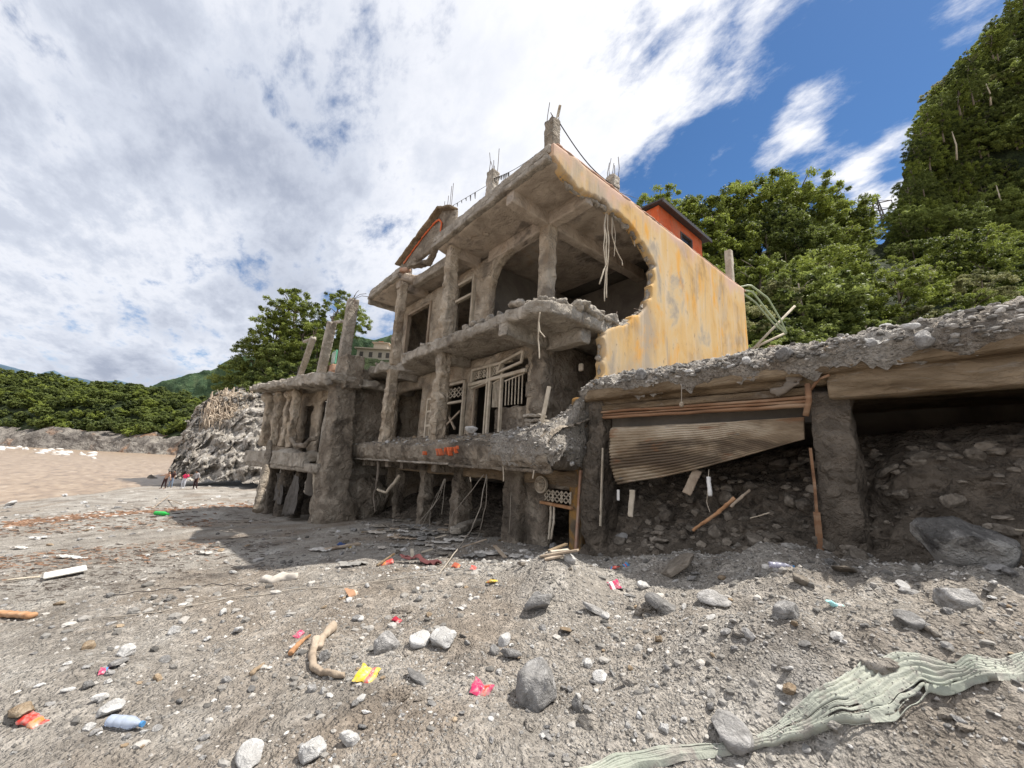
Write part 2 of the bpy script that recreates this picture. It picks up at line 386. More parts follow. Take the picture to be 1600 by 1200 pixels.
M['mudrock'] = mat_noise('mud_covered_stone', [(0.12, 0.103, 0.084), (0.20, 0.174, 0.144), (0.28, 0.247, 0.208)], sc=2.0, bump=0.6, bsc=9, bdist=0.05, coord='obj', rand=.3)
M['vein'] = mat_noise('black_and_white_rock', [(0.08, 0.078, 0.076), (0.16, 0.155, 0.15), (0.30, 0.29, 0.28)], sc=2.2, bump=0.9, bsc=7, bdist=0.06, coord='obj', spots=[(0.55, .52, .58, (.50, .485, .46), .9), (5, .6, .68, (.4, .39, .37), .5)], warp=.3)
M['pebbles'] = mat_noise('pebble_stone', [(0.22, 0.205, 0.187), (0.34, 0.322, 0.297), (0.45, 0.432, 0.405)], sc=1.5, bump=0.4, bsc=40, tint=0.75)
# ================================================================= GROUND
CP = []
def cp(u, v, z):
    p = onz(u, v, z); CP.append((p[0], p[1], z))
for a in [(1290, 1180, .24), (1290, 1110, .36), (1290, 1010, .54), (1290, 918, .76), (1450, 930, .84), (1590, 942, .89), (1590, 1060, .64), (1590, 1185, .40), (1000, 1190, .05), (1000, 1050, .14),
          (960, 930, .28), (880, 893, .36), (700, 1100, .04), (700, 1000, .04), (545, 900, .02), (250, 1190, -.06), (60, 1150, -.08), (0, 1010, -.15), (250, 1000, -.10),
          (0, 900, -.45), (250, 870, -.35), (430, 855, -.25), (345, 792, -.75), (200, 805, -1.1), (0, 830, -1.2), (280, 766, -1.75), (420, 765, -1.55), (100, 775, -2.1)]: cp(*a)
CP += [(0, 0, .02), (1, -2, -.1), (-1.5, -1.5, -.1), (-5, -3, -.5), (-5.2, 6.2, .1), (-4.3, 5.6, .22), (-3.0, 5.7, .55), (-1.4, 5.8, .78), (0.5, 5.8, .89), (3, 5.8, .95), (3, 2, .4), (6, -2, .3), (8, 6, 1.0), (-8, 5.5, -.05), (-12, 5, -.3),
       (-15.5, 3, -.65), (-20, 2.5, -1.0), (-26, 3, -1.4), (-40, 6, -1.9), (-8, 9, .2), (-15, 9, -.3), (-30, 12, -1.2), (-45, -8.8, -2.85), (-62, -3.4, -2.85), (-28, -13.5, -2.85), (-12, -18, -2.8), (2, -18, -2.4),
       (-45, -16, -4.5), (-62, -12, -4.8), (-28, -22, -4.6), (-60, 6, -2.0), (-10, -8, -1.2), (-20, -6, -1.7), (-32, -4, -2.1), (5, 14, 1.2), (-5, 16, .5)]
CPa = np.array(CP)
def _k(r): return np.sqrt(r * r + 0.06)
_A = _k(np.linalg.norm(CPa[:, None, :2] - CPa[None, :, :2], axis=2)) + np.eye(len(CPa)) * 0.02
_P = np.hstack([np.ones((len(CPa), 1)), CPa[:, :2]])
_S = np.block([[_A, _P], [_P.T, np.zeros((3, 3))]])
_w = np.linalg.solve(_S, np.concatenate([CPa[:, 2], np.zeros(3)]))
def gbase(x, y):
    x = np.atleast_1d(np.asarray(x, float)); y = np.atleast_1d(np.asarray(y, float))
    z = _w[-3] + _w[-2] * x + _w[-1] * y
    for i in range(len(CPa)): z = z + _w[i] * _k(np.hypot(x - CPa[i, 0], y - CPa[i, 1]))
    r = np.hypot(x, y)
    shore = (-(x + 45) * 5.5 / 17.87 - (y + 8.8) * 17 / 17.87) * -1      # metres inland of the waterline
    far = np.clip(-2.85 + shore * 0.05, -5.5, -1.2)
    far = np.where(y > 25, np.clip(far + (y - 25) * 0.02, -5.5, 1.0), far)
    t = np.clip((r - 55) / 30, 0, 1); t = t * t * (3 - 2 * t)
    z = np.clip(z, -5.5, 1.6) * (1 - t) + far * t
    return z
BUMPS = []
def bump_at(u, v, z, r, h):
    p = onz(u, v, z); BUMPS.append((p[0], p[1], r, h))
for b in [(870, 903, .3, .5, .17), (850, 900, .3, .3, .06), (1280, 1095, .4, .30, .12), (1140, 1040, .3, .42, .16), (1060, 1000, .25, .35, .10), (1230, 1035, .4, .3, .10), (860, 935, .2, .4, .13), (1400, 1010, .55, .3, .10), (1480, 985, .6, .35, .09), (700, 1000, .05, .4, .07), (980, 1010, .2, .25, .07), (500, 1020, 0, .3, .06), (60, 1060, -.1, .4, .08), (905, 930, .3, .5, .08), (1090, 1080, .25, .55, .10), (850, 1010, .1, .45, .10), (620, 1060, .05, .5, .06), (1400, 1120, .3, .35, .07),
          (480, 1120, 0, .5, .05), (130, 1070, -.1, .6, .08), (1500, 1100, .4, .4, .1), (740, 1150, .05, .4, .06), (980, 1110, .15, .35, .08), (1010, 905, .3, .4, .06), (340, 960, -.1, .7, .05)]: bump_at(*b)
def gz(x, y, fine=True):
    x = np.atleast_1d(np.asarray(x, float)); y = np.atleast_1d(np.asarray(y, float))
    z = gbase(x, y); r = np.hypot(x, y)
    for (bx, by, br, bh) in BUMPS:
        d2 = ((x - bx) ** 2 + (y - by) ** 2) / (br * br); z = z + bh * np.exp(-d2 * 1.3)
    p = np.stack([x, y, np.zeros_like(x)], 1)
    # flow-like ripples: mud ran down towards the river
    q = np.stack([(x * .85 + y * .53) * 0.55, (-x * .53 + y * .85) * 1.5, np.zeros_like(x)], 1)
    right = np.clip((x * .643 + y * .766 + 1.0) / 4, 0.25, 1.0)
    amp = np.clip((r - .7) / 1.5, 0, 1) * np.clip(1.4 - r / 60, .35, 1)
    z = z + amp * right * (0.10 * fbm(q, 4, 5) + 0.055 * (0.6 - np.abs(fbm(p * 1.9, 4, 9)) * 2.2))
    if fine:
        m = r < 40
        if m.any():
            pm = p[m]; z[m] += right[m] ** 2 * np.clip((r[m] - 1.6) / 2, 0, 1) * (0.24 * np.clip(fbm(pm * 1.6 + 7, 4, 61, .55), -.15, 1) + 0.11 * (0.35 - np.abs(fbm(pm * 3.1, 4, 65, .6))))
            z[m] += np.clip(1.2 - r[m] / 40, .2, 1) * right[m] * (0.050 * fbm(pm * 5, 5, 21, .62) + 0.02 * np.clip(fbm(pm * 14, 3, 33, .6), -.1, 1))
    return z
def G(u, v):
    """where the line of sight through the photo's pixel meets the ground"""
    d = ray(u, v) / F_PX; ts = np.concatenate([np.arange(1.0, 14, .03), np.arange(14, 90, .25)])
    P = d[None] * ts[:, None] + np.array([0, 0, EYE]); h = gz(P[:, 0], P[:, 1])
    k = np.argmax(P[:, 2] < h)
    return np.array([P[k, 0], P[k, 1], h[k]]), ts[k]
def gh(x, y): return float(gz(x, y)[0])

fa = math.atan2(MC[1, 2], MC[0, 2])
ang = np.concatenate([np.arange(-72, 72, 0.17), np.arange(72, 288, 3.0)]) * math.pi / 180 + fa
rad = [0.05, .3, .6, .9]
while rad[-1] < 30: rad.append(rad[-1] * 1.0115 + (0.0 if rad[-1] > 1 else .03))
while rad[-1] < 6000: rad.append(rad[-1] * 1.09)
rad = np.array(rad)
AA, RR = np.meshgrid(ang, rad); gx = (np.cos(AA) * RR).ravel(); gy = (np.sin(AA) * RR).ravel()
gzv = gz(gx, gy)
na, nr = len(ang), len(rad)
ii = np.arange(nr - 1)[:, None] * na + np.arange(na)[None]; jj = np.arange(nr - 1)[:, None] * na + (np.arange(na)[None] + 1) % na
Fq = np.stack([ii, jj, jj + na, ii + na], -1).reshape(-1, 4)[:, ::-1]
V = np.stack([gx, gy, gzv], 1); V = np.vstack([V, [[0, 0, gh(0, 0)]]])
gm = mesh_np('ground', V, Fq[:, ::-1])
ground = tag(put('ground', gm, M['ground']), kind='structure')

# river: one sheet with short waves
def river():
    sx = np.concatenate([np.linspace(-40, -12, 40), ])
    m = new_mat('river_water'); nt = m.node_tree; L = nt.links.new; bs = nt.nodes['Principled BSDF']
    bs.inputs['Roughness'].default_value = 0.28
    g = nt.nodes.new('ShaderNodeNewGeometry'); mp = nt.nodes.new('ShaderNodeMapping'); mp.inputs['Scale'].default_value = (.30, .9, 1); mp.inputs['Rotation'].default_value = (0, 0, .35); L(g.outputs['Position'], mp.inputs[0])
    n = nt.nodes.new('ShaderNodeTexNoise'); n.inputs['Scale'].default_value = 1.2; n.inputs['Detail'].default_value = 10; n.inputs['Roughness'].default_value = .65; L(mp.outputs[0], n.inputs[0])
    rp = nt.nodes.new('ShaderNodeValToRGB'); e = rp.color_ramp.elements
    e[0].position = .33; e[0].color = (.17, .12, .085, 1); e[1].position = .72; e[1].color = (.50, .42, .34, 1)
    k = e.new(.47); k.color = (.30, .215, .145, 1); k = e.new(.60); k.color = (.37, .28, .195, 1)
    L(n.outputs[0], rp.inputs[0]); L(rp.outputs[0], bs.inputs['Base Color'])
    bp = nt.nodes.new('ShaderNodeBump'); bp.inputs['Strength'].default_value = .9; bp.inputs['Distance'].default_value = .35; L(n.outputs[0], bp.inputs['Height']); L(bp.outputs[0], bs.inputs['Normal'])
    a = np.radians(np.arange(100, 300, .5)); r = 15 * 1.03 ** np.arange(0, 135)
    A, R = np.meshgrid(a, r); x = (np.cos(A) * R).ravel(); y = (np.sin(A) * R).ravel()
    pp = np.stack([x * .15 + y * .06, y * .4, x * 0], 1)
    z = -2.8 + 0.22 * fbm(pp, 4, 77) * np.clip(R.ravel() / 60, .1, 1)
    # standing waves in mid river
    wv = np.exp(-((y - (-.22 * x * -1 - 38)) / 14) ** 2) * np.clip((-x - 60) / 60, 0, 1)
    z = z + 1.1 * wv * np.clip(fbm(pp * 1.7, 3, 88) + .15, 0, 1)
    na_, nr_ = len(a), len(r)
    i = (np.arange(nr_ - 1)[:, None] * na_ + np.arange(na_ - 1)[None])
    Fr = np.stack([i, i + 1, i + 1 + na_, i + na_], -1).reshape(-1, 4)
    tag(put('river', mesh_np('river', np.stack([x, y, z], 1), Fr), m), kind='structure')
river()
foam = mat_flat('white_foam', (.55, .52, .48), .6)
def foam_crests():
    mb = MB(); r2 = random.Random(5)
    pts = []
    for k in range(70):
        u = r2.uniform(-60, 150); v = 700 + (u * .065) + r2.gauss(0, 2.2)
        p = onz(u, v, -2.6); s = p[0] * -.004 + .4
        p[2] = -2.75
        mb.ell(p, (s * r2.uniform(.3, 1.0), s * r2.uniform(.3, 1.3), s * r2.uniform(.2, .6)), 7, 4)
    tag(mb.build('river_foam', foam, smooth=True), kind='stuff')
foam_crests()

# ---------------------------------------------------------------- lofted terrain
LO = {}
def resample(pl, n):
    pl = np.array(pl, float); s = np.concatenate([[0], np.cumsum(np.linalg.norm(np.diff(pl, axis=0), axis=1))]); t = np.linspace(0, s[-1], n)
    return np.stack([np.interp(t, s, pl[:, k]) for k in range(3)], 1)
def loft(name, rows, nu, nv, mat, amp, sc, octv=5, kind='structure', seed=0, parent=None, gain=.5, fn=None):
    R = np.array([resample(r, nu) for r in rows])
    t = np.linspace(0, len(rows) - 1, nv); k = np.clip(t.astype(int), 0, len(rows) - 2); f = (t - k)[:, None, None]
    Pt = R[k] * (1 - f) + R[k + 1] * f
    V = Pt.reshape(-1, 3); V = V + vfbm(V * sc, octv, seed, gain) * amp
    if fn: V = V + fn(V)
    i = np.arange(nv - 1)[:, None] * nu + np.arange(nu - 1)[None]
    Fr = np.stack([i, i + 1, i + 1 + nu, i + nu], -1).reshape(-1, 4)
    o = put(name, mesh_np(name, V, Fr), mat, parent)
    if kind: o['kind'] = kind
    LO[name] = (V.reshape(nv, nu, 3))
    return o
def lp(name, u, v):
    g = LO[name]; nv, nu, _ = g.shape; return g[min(nv - 1, int(v * (nv - 1)))][min(nu - 1, int(u * (nu - 1)))]
def D(l): return [dep(*a) for a in l]

M['forestfloor'] = mat_noise('forest_floor', [(0.015, 0.022, 0.009), (0.03, 0.042, 0.016), (0.05, 0.065, 0.025)], sc=0.5, bump=1, bsc=2, bdist=.4)
M['cliffsoil'] = mat_noise('cliff_soil_and_scrub', [(0.012, 0.018, 0.008), (0.025, 0.036, 0.014), (0.05, 0.065, 0.025), (0.14, 0.105, 0.085)], sc=0.35, bump=1, bsc=2, bdist=.5, lo=.35, hi=.72)
M['bankrock'] = mat_noise('river_bank_rock', [(0.08, 0.07, 0.062), (0.19, 0.17, 0.15), (0.34, 0.31, 0.27)], sc=0.12, bump=1, bsc=.6, bdist=1.0, spots=[(.05, .56, .66, (.30, .15, .07), .8)])
M['farhill'] = mat_noise('far_wooded_hill', [(0.028, 0.055, 0.03), (0.055, 0.095, 0.045), (0.10, 0.14, 0.07)], sc=0.05, bump=1, bsc=.15, bdist=4, lo=.35, hi=.65)
M['hazyhill'] = mat_noise('distant_mountain', [(0.07, 0.11, 0.15), (0.09, 0.14, 0.19)], sc=0.002, bump=.5, bsc=.01)  # blue of the distant air painted into the mountain's colour
M['outcrop'] = mat_noise('outcrop_rock', [(0.20, 0.178, 0.152), (0.40, 0.36, 0.31), (0.55, 0.51, 0.455), (0.70, 0.67, 0.63)], sc=0.9, bump=1, bsc=2.2, bdist=.3, lo=.33, hi=.7, warp=1.0, stretch=(1.4, 1.4, .8))

# slope behind the shops and house
loft('wooded_slope', [D([(950, 640, 26), (1180, 640, 26), (1400, 650, 27), (1650, 650, 28), (2100, 640, 28)]),
                      D([(900, 560, 34), (1180, 545, 32), (1400, 540, 33), (1650, 530, 34), (2100, 520, 34)]),
                      D([(900, 480, 48), (1180, 460, 44), (1350, 440, 46), (1500, 420, 48), (2100, 380, 46)]),
                      D([(850, 430, 62), (1050, 400, 62), (1340, 385, 64), (1420, 375, 66), (1600, 360, 62), (2100, 300, 60)]),
                      D([(850, 480, 90), (1050, 450, 90), (1340, 440, 92), (1420, 420, 92), (1600, 400, 90), (2100, 380, 90)])], 120, 60, M['forestfloor'], 1.6, .12, seed=3)
loft('cliff_hillside', [D([(1345, 440, 62), (1450, 420, 60), (1600, 400, 57), (1800, 390, 54), (2300, 380, 50)]),
                        D([(1396, 345, 66), (1460, 320, 63), (1600, 300, 60), (1800, 260, 57), (2300, 200, 54)]),
                        D([(1424, 270, 70), (1480, 240, 66), (1600, 180, 63), (1800, 90, 60), (2300, -100, 57)]),
                        D([(1440, 180, 74), (1500, 140, 71), (1620, 50, 68), (1800, -120, 66), (2300, -500, 64)]),
                        D([(1500, 130, 82), (1560, 65, 80), (1640, -20, 78), (1800, -260, 76), (2300, -900, 74)]),
                        D([(1560, 200, 110), (1620, 160, 110), (1700, 100, 110), (1800, -100, 110), (2300, -400, 110)])], 130, 110, M['cliffsoil'], 3.2, .10, seed=8, gain=.6)
loft('wooded_knoll', [D([(360, 720, 60), (450, 700, 58), (560, 700, 58), (680, 700, 60)]),
                      D([(372, 625, 62), (450, 604, 60), (560, 590, 60), (680, 590, 62)]),
                      D([(400, 610, 66), (460, 562, 66), (560, 560, 66), (680, 555, 68)]),
                      D([(405, 640, 80), (460, 600, 80), (560, 590, 80), (680, 585, 82)])], 60, 40, M['forestfloor'], 1.0, .2, seed=13)
# far bank of the river
loft('far_bank', [D([(-160, 700, 250), (-40, 705, 252), (60, 706, 250), (150, 708, 248), (260, 716, 240), (330, 724, 230), (420, 728, 222)]),
                  D([(-160, 668, 262), (-40, 676, 264), (60, 676, 262), (150, 680, 258), (260, 690, 250), (330, 690, 240), (420, 690, 230)]),
                  D([(-160, 655, 275), (-40, 665, 278), (60, 668, 272), (150, 672, 268), (260, 678, 262), (330, 672, 252), (420, 670, 242)])], 260, 40, M['bankrock'], 5.0, .05, seed=17, gain=.65)
loft('far_forest_slope', [D([(-260, 668, 272), (-40, 672, 274), (60, 672, 270), (150, 676, 266), (260, 684, 258), (340, 682, 248), (460, 680, 240)]),
                          D([(-260, 620, 310), (-40, 622, 312), (60, 625, 308), (150, 630, 306), (260, 640, 300), (340, 652, 290), (460, 660, 280)]),
                          D([(-260, 588, 345), (-40, 584, 347), (60, 592, 345), (150, 606, 342), (260, 616, 336), (340, 640, 326), (460, 650, 320)]),
                          D([(-260, 640, 420), (-40, 640, 420), (60, 640, 420), (150, 640, 420), (260, 650, 410), (340, 660, 400), (460, 670, 390)])], 120, 50, M['forestfloor'], 5.0, .03, seed=19)
loft('far_hill', [D([(150, 700, 800), (300, 700, 800), (450, 700, 800), (640, 700, 800)]), D([(170, 625, 900), (240, 604, 900), (310, 582, 900), (370, 562, 900), (450, 540, 900), (640, 520, 900)]),
                  D([(170, 650, 1200), (310, 620, 1200), (450, 600, 1200), (640, 560, 1200)])], 260, 90, M['farhill'], 16, .016, seed=23, gain=.6)
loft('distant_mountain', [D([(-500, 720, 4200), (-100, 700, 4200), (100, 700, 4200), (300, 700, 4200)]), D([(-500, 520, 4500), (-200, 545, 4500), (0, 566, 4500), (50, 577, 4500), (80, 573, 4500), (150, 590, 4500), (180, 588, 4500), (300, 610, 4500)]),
                          D([(-500, 600, 6000), (-100, 620, 6000), (100, 650, 6000), (300, 660, 6000)])], 120, 20, M['hazyhill'], 60, .003, seed=29)

# rock outcrop with tangled roots
def outcrop():
    def fn(V):
        q = V @ np.array([[.8, .35, .2], [-.3, .9, .3], [.25, -.35, .85]]).T
        r1 = 1 - np.abs(fbm(q * [.5, .5, 1.1], 5, 41, .6)) * 2.4
        r = ray(340, 690); r = r / np.linalg.norm(r)
        return -r[None] * (r1[:, None] * .75 + (np.floor(fbm(q * .8, 3, 51) * 9) / 9)[:, None] * 2.4)
    o = loft('rock_outcrop', [D([(262, 748, 42), (300, 750, 39), (360, 752, 37), (430, 756, 36), (520, 760, 36)]),
                              D([(268, 716, 44.5), (305, 712, 42), (360, 712, 40), (430, 712, 39), (520, 715, 39)]),
                              D([(282, 680, 48), (325, 668, 46), (370, 662, 45), (430, 665, 43), (520, 670, 43)]),
                              D([(300, 650, 52), (330, 626, 51), (380, 622, 50), (430, 622, 48), (520, 622, 48)]),
                              D([(318, 632, 56), (340, 612, 56), (380, 607, 55), (430, 608, 54), (520, 610, 54)]),
                              D([(330, 640, 70), (350, 625, 70), (380, 622, 70), (430, 620, 70), (520, 620, 70)])], 200, 150, M['outcrop'], .9, .5, kind=None, seed=31, gain=.6, fn=fn)
    tag(o, 'big grey rock outcrop draped in bare roots between the river and the small collapsed house', 'rock outcrop')
    r2 = random.Random(3)
    root = mat_flat('bare_root', (0.42, 0.345, 0.265), .8)
    mb = MB()
    for k in range(150):
        u = max(330, r2.gauss(356, 22)); v = r2.uniform(606, 650) + max(0, (340 - u)) * .7
        dd = 51.5 - (v - 615) * .11
        ln = r2.uniform(8, 60); pts = []
        du = max(-.45, r2.gauss(-.1, .7))
        for s in range(6):
            t = s / 5
            pts.append(dep(u + du * ln * t + r2.gauss(0, 2.2), v + ln * t * (.95 if r2.random() > .35 else .3) + r2.gauss(0, 3), dd - 1.2 - 1.6 * t + r2.gauss(0, .25)))
        mb.tube(pts, r2.uniform(.03, .10), 4, .02)
    o2 = mb.build('tangled_roots', root, None); tag(o2, 'mat of bare brown roots hanging over the top of the rock outcrop', 'roots', kind='stuff')
outcrop()
# ================================================================= MAIN HOUSE
XW = -5.14           # outer face of the yellow wall
house = thing('damaged_house', 'three-storey mud-stained concrete house with torn-open rooms and yellow side wall', 'house', loc=(-10, 8, 0))
def hp(o): return o
def T(o):            # parts keep world coordinates
    o.matrix_parent_inverse = house.matrix_world.inverted(); return o
bpy.context.view_layer.update()
HP = Matrix.Translation((-10, 8, 0)).inverted()
def H(o): o.matrix_parent_inverse = HP; return o

def wall_xz(name, mat, x0, x1, z0, z1, y, th, holes, parent=None, vox=.06, amp=.025, sc=2.5, seed=0, **k):
    """wall in the xz plane with rectangular openings (hx0, hx1, hz0, hz1)"""
    xs = sorted({x0, x1, *[min(max(h[i], x0), x1) for h in holes for i in (0, 1)]}); zs = sorted({z0, z1, *[min(max(h[i], z0), z1) for h in holes for i in (2, 3)]})
    mb = MB()
    for a, b in zip(xs[:-1], xs[1:]):
        run = None
        for c, d in zip(zs[:-1], zs[1:]):
            mx, mz = (a + b) / 2, (c + d) / 2
            if not any(h[0] < mx < h[1] and h[2] < mz < h[3] for h in holes): mb.box(a - .004, y, c - .004, b + .004, y + th, d + .004)
    return mb.rough(name, mat, parent, vox, amp, sc, seed=seed, **k)

# --- side wall in yellow render with the torn opening
def side_wall():
    px = [(870, 240), (900, 259), (940, 289), (985, 324), (1024, 351), (1070, 384), (1115, 417), (1163, 453)]
    top = [onx(u, v, XW)[1:] for u, v in px]
    zt = 8.33
    poly = [(p[0], zt + (.03 if i % 2 else -.02)) for i, p in enumerate(top)]
    poly[0] = (5.0, zt); yend = poly[-1][0]
    poly += [(yend + .05, 2.0), (6.1, -0.5), (6.1, 1.5), (6.15, 2.9)]
    rim = [(945, 585), (943, 548), (948, 514), (985, 502), (1004, 488), (1016, 468), (1022, 440), (1024, 412), (1014, 390), (1003, 373), (985, 351), (965, 332), (943, 316), (925, 306), (912, 297), (896, 285), (880, 268)]
    rp = [onx(u, v, XW)[1:] for u, v in rim]
    # jagged rim
    out = []
    for a, b in zip(rp[:-1], rp[1:]):
        for k in range(4):
            t = k / 4; out.append((a[0] + (b[0] - a[0]) * t + rnd.gauss(0, .05), a[1] + (b[1] - a[1]) * t + rnd.gauss(0, .05)))
    poly = poly + out + [(5.0, 8.0)]
    poly = [(float(a), float(b)) for a, b in poly]
    mb = MB(); mb.prism(poly, 'x', XW - .24, XW)
    def fn(co):   # pitting where the render has come off near the rim
        d = np.zeros_like(co); n = fbm(co * [1, 2.2, 2.2], 4, 91); d[:, 0] = -np.clip(n - .30, 0, .05) * .3; return d
    o = mb.rough('side_wall', M['yellow'], house, .05, .0, 1.5, smooth=0); H(o)
    o['label'] = 'yellow and orange stained render side wall with a huge torn opening'
    # strip of mud-caked broken masonry round the rim of the opening
    mb = MB(); r2 = random.Random(9)
    pts = [(XW - .13, y, z) for y, z in rp]
    for a, b in zip(pts[:-1], pts[1:]):
        n = max(2, int((Vector(a) - Vector(b)).length / .07))
        for k in range(n):
            t = k / n; s = r2.uniform(.03, .08)
            mb.ell([a[i] + (b[i] - a[i]) * t + r2.gauss(0, .02) for i in range(3)], (s * 1.1, s, s), 6, 4)
    H(mb.rough('broken_edge', M['concrete'], house, .03, .05, 9, smooth=0))
side_wall()
YEND = 15.1
# far walls and inner walls
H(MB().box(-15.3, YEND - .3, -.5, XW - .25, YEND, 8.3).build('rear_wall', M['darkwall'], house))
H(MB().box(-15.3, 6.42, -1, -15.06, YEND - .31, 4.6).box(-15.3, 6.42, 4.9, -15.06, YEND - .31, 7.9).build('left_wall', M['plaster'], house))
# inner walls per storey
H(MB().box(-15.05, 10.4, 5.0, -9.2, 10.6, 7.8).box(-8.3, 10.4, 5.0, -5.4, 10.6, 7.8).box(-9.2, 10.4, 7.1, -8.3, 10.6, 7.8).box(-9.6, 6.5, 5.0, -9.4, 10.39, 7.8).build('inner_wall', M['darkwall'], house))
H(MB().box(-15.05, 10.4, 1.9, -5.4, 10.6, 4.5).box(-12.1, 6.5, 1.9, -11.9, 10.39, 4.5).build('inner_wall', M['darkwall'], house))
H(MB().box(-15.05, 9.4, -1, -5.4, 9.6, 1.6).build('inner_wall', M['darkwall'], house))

# --- slabs
def slab(name, poly, z0, z1, mat, vox=.07, amp=.045, seed=0, sc=2.6):
    mb = MB().prism(poly, 'z', z0, z1); return H(mb.rough(name, mat, house, vox, amp, sc, seed=seed, smooth=1, octv=5, gain=.6))
slab('floor_slab', [(-15.6, 5.05), (-4.85, 5.05), (-5.0, 5.6), (-5.12, 6.0), (XW - .26, 6.25), (XW - .26, 8.9), (-15.6, 8.9)], 1.62, 1.95, M['mud'], seed=1)
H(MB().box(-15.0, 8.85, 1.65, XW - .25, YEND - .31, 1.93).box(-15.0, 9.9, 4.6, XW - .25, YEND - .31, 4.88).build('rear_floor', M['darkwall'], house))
cz = [(-12.45, 6.2), (-12.5, 5.75), (-12.3, 5.35), (-11.9, 5.12), (-11.2, 5.0)]
slab('floor_slab', [(-15.0, 6.2), (-15.0, 5.0), (-13.0, 5.0), (-12.75, 5.4), (-12.6, 6.0)] + cz + [(-8.5, 4.98), (-6.3, 4.95), (-5.45, 5.0), (-5.22, 5.2), (-5.16, 6.1), (-5.2, 6.9), (-5.28, 7.6), (XW - .24, 9.95), (-15.0, 9.95)], 4.62, 4.90, M['concrete'], seed=2, vox=.05, amp=.07, sc=4)
slab('roof_slab', [(-15.5, 5.05), (-12.75, 5.05), (-12.6, 5.6), (-11.6, 5.75), (-10.2, 5.6), (-10.05, 5.05), (-5.35, 5.0), (-5.16, 5.15), (XW - .26, 6.2), (XW - .26, 9.9), (-15.4, 9.9)], 7.88, 8.18, M['ceiling'], seed=3, amp=.025, vox=.06)
H(MB().box(-15.2, 9.8, 7.9, XW - .25, YEND - .31, 8.16).build('roof_rear', M['darkceiling'], house))
# roof upstand with its double moulding along the front
for (a, b, y) in ((-15.55, -12.7, 5.0), (-10.15, -5.2, 4.95)):
    H(MB().box(a, y, 8.12, b, y + .22, 8.32).box(a, y - .07, 7.9, b, y + .1, 8.04).rough('roof_edge', M['concrete'], house, .03, .035, 4, seed=int(-a), smooth=1, octv=5, gain=.6))
H(MB().box(-15.6, 5.0, 7.72, -15.4, 6.5, 8.2).rough('roof_edge', M['concrete'], house, .05, .03, 4))
# mud lip on the first floor balcony edge, pale moulding under it
# rubble lip on second floor slab edge
def lip(path, name, mat, r=.14, z=4.95, seed=1, parent=house, n=9):
    mb = MB(); r2 = random.Random(seed)
    for a, b in zip(path[:-1], path[1:]):
        L_ = math.dist(a, b); k = max(2, int(L_ * n))
        for i in range(k):
            t = i / k; s = r * r2.uniform(.6, 1.35)
            mb.ell((a[0] + (b[0] - a[0]) * t + r2.gauss(0, .06), a[1] + (b[1] - a[1]) * t + r2.gauss(0, .06), z + r2.gauss(0, .04)), (s * 1.3, s * 1.2, s * .75), 6, 4)
    return mb.rough(name, mat, parent, .03, .06, 8, seed=seed, smooth=0, octv=4, gain=.6)
H(lip([(-14.95, 5.15), (-13.1, 5.15)], 'slab_rubble', M['concrete'], .07, 4.92, 3))
H(lip([(-12.2, 5.35), (-11.3, 5.15), (-8.5, 5.12), (-6.2, 5.1)], 'slab_rubble', M['concrete'], .08, 4.92, 4))
H(lip([(-6.2, 5.12), (-5.4, 5.2), (-5.25, 6.0), (-5.25, 6.9), (-5.35, 7.7), (-5.4, 8.6)], 'slab_rubble', M['concrete'], .10, 4.95, 5))
H(lip([(-5.3, 6.0), (-5.35, 7.0), (-5.5, 8.2)], 'slab_rubble', M['concrete'], .13, 4.95, 6))

# --- columns coated in mud
def column(x, y, z0, z1, w, mat, amp=.06, seed=0, lumps=(), name='column', vox=.045, base=0):
    mb = MB().box(x - w / 2, y - w / 2, z0, x + w / 2, y + w / 2, z1)
    for (z, r) in lumps: mb.ell((x + rnd.gauss(0, .03), y - .02, z), (w * .5 + r, w * .5 + r, r * 2.4), 8, 6)
    if base: mb.prism([(x - w / 2 - base, z0 - .1), (x + w / 2 + base * .6, z0 - .1), (x + w / 2, z0 + base * 3.2), (x - w / 2, z0 + base * 3.4)], 'y', y - w / 2, y + w / 2)
    return H(mb.rough(name, mat, house, vox * .8, amp, 4.5, seed=seed, smooth=2, octv=5, gain=.6))
A_X, B_X = -12.95, -9.62
column(A_X, 5.3, 1.9, 4.65, .34, M['plaster'], .10, 11, [(3.9, .05), (3.2, .06), (2.6, .07)], base=.10)
column(A_X, 5.3, 4.8, 7.9, .30, M['plaster'], .07, 12, [(6.4, .04), (5.7, .05)])
column(B_X, 5.35, 1.9, 4.65, .34, M['plaster'], .11, 13, [(3.4, .07), (4.0, .05), (2.7, .06)], base=.14)
column(B_X, 5.35, 4.8, 7.95, .32, M['plaster'], .08, 14, [(7.2, .07), (6.7, .05), (5.5, .08)], base=.14)
column(-6.55, 6.3, 4.85, 7.9, .34, M['plaster'], .035, 15, [(5.3, .05)])
column(-6.62, 6.35, 1.9, 4.65, .40, M['mud'], .08, 16, [(3, .1)])
# ground-floor columns, half buried
for x, w, sd in ((-13.7, .28, 1), (-11.35, .34, 2), (-9.35, .42, 3), (-6.95, .55, 4)):
    column(x, 6.1 if x > -12 else 6.3, -.6, 1.66, w, M['mud'], .09, 20 + sd, [(.6, .06)])

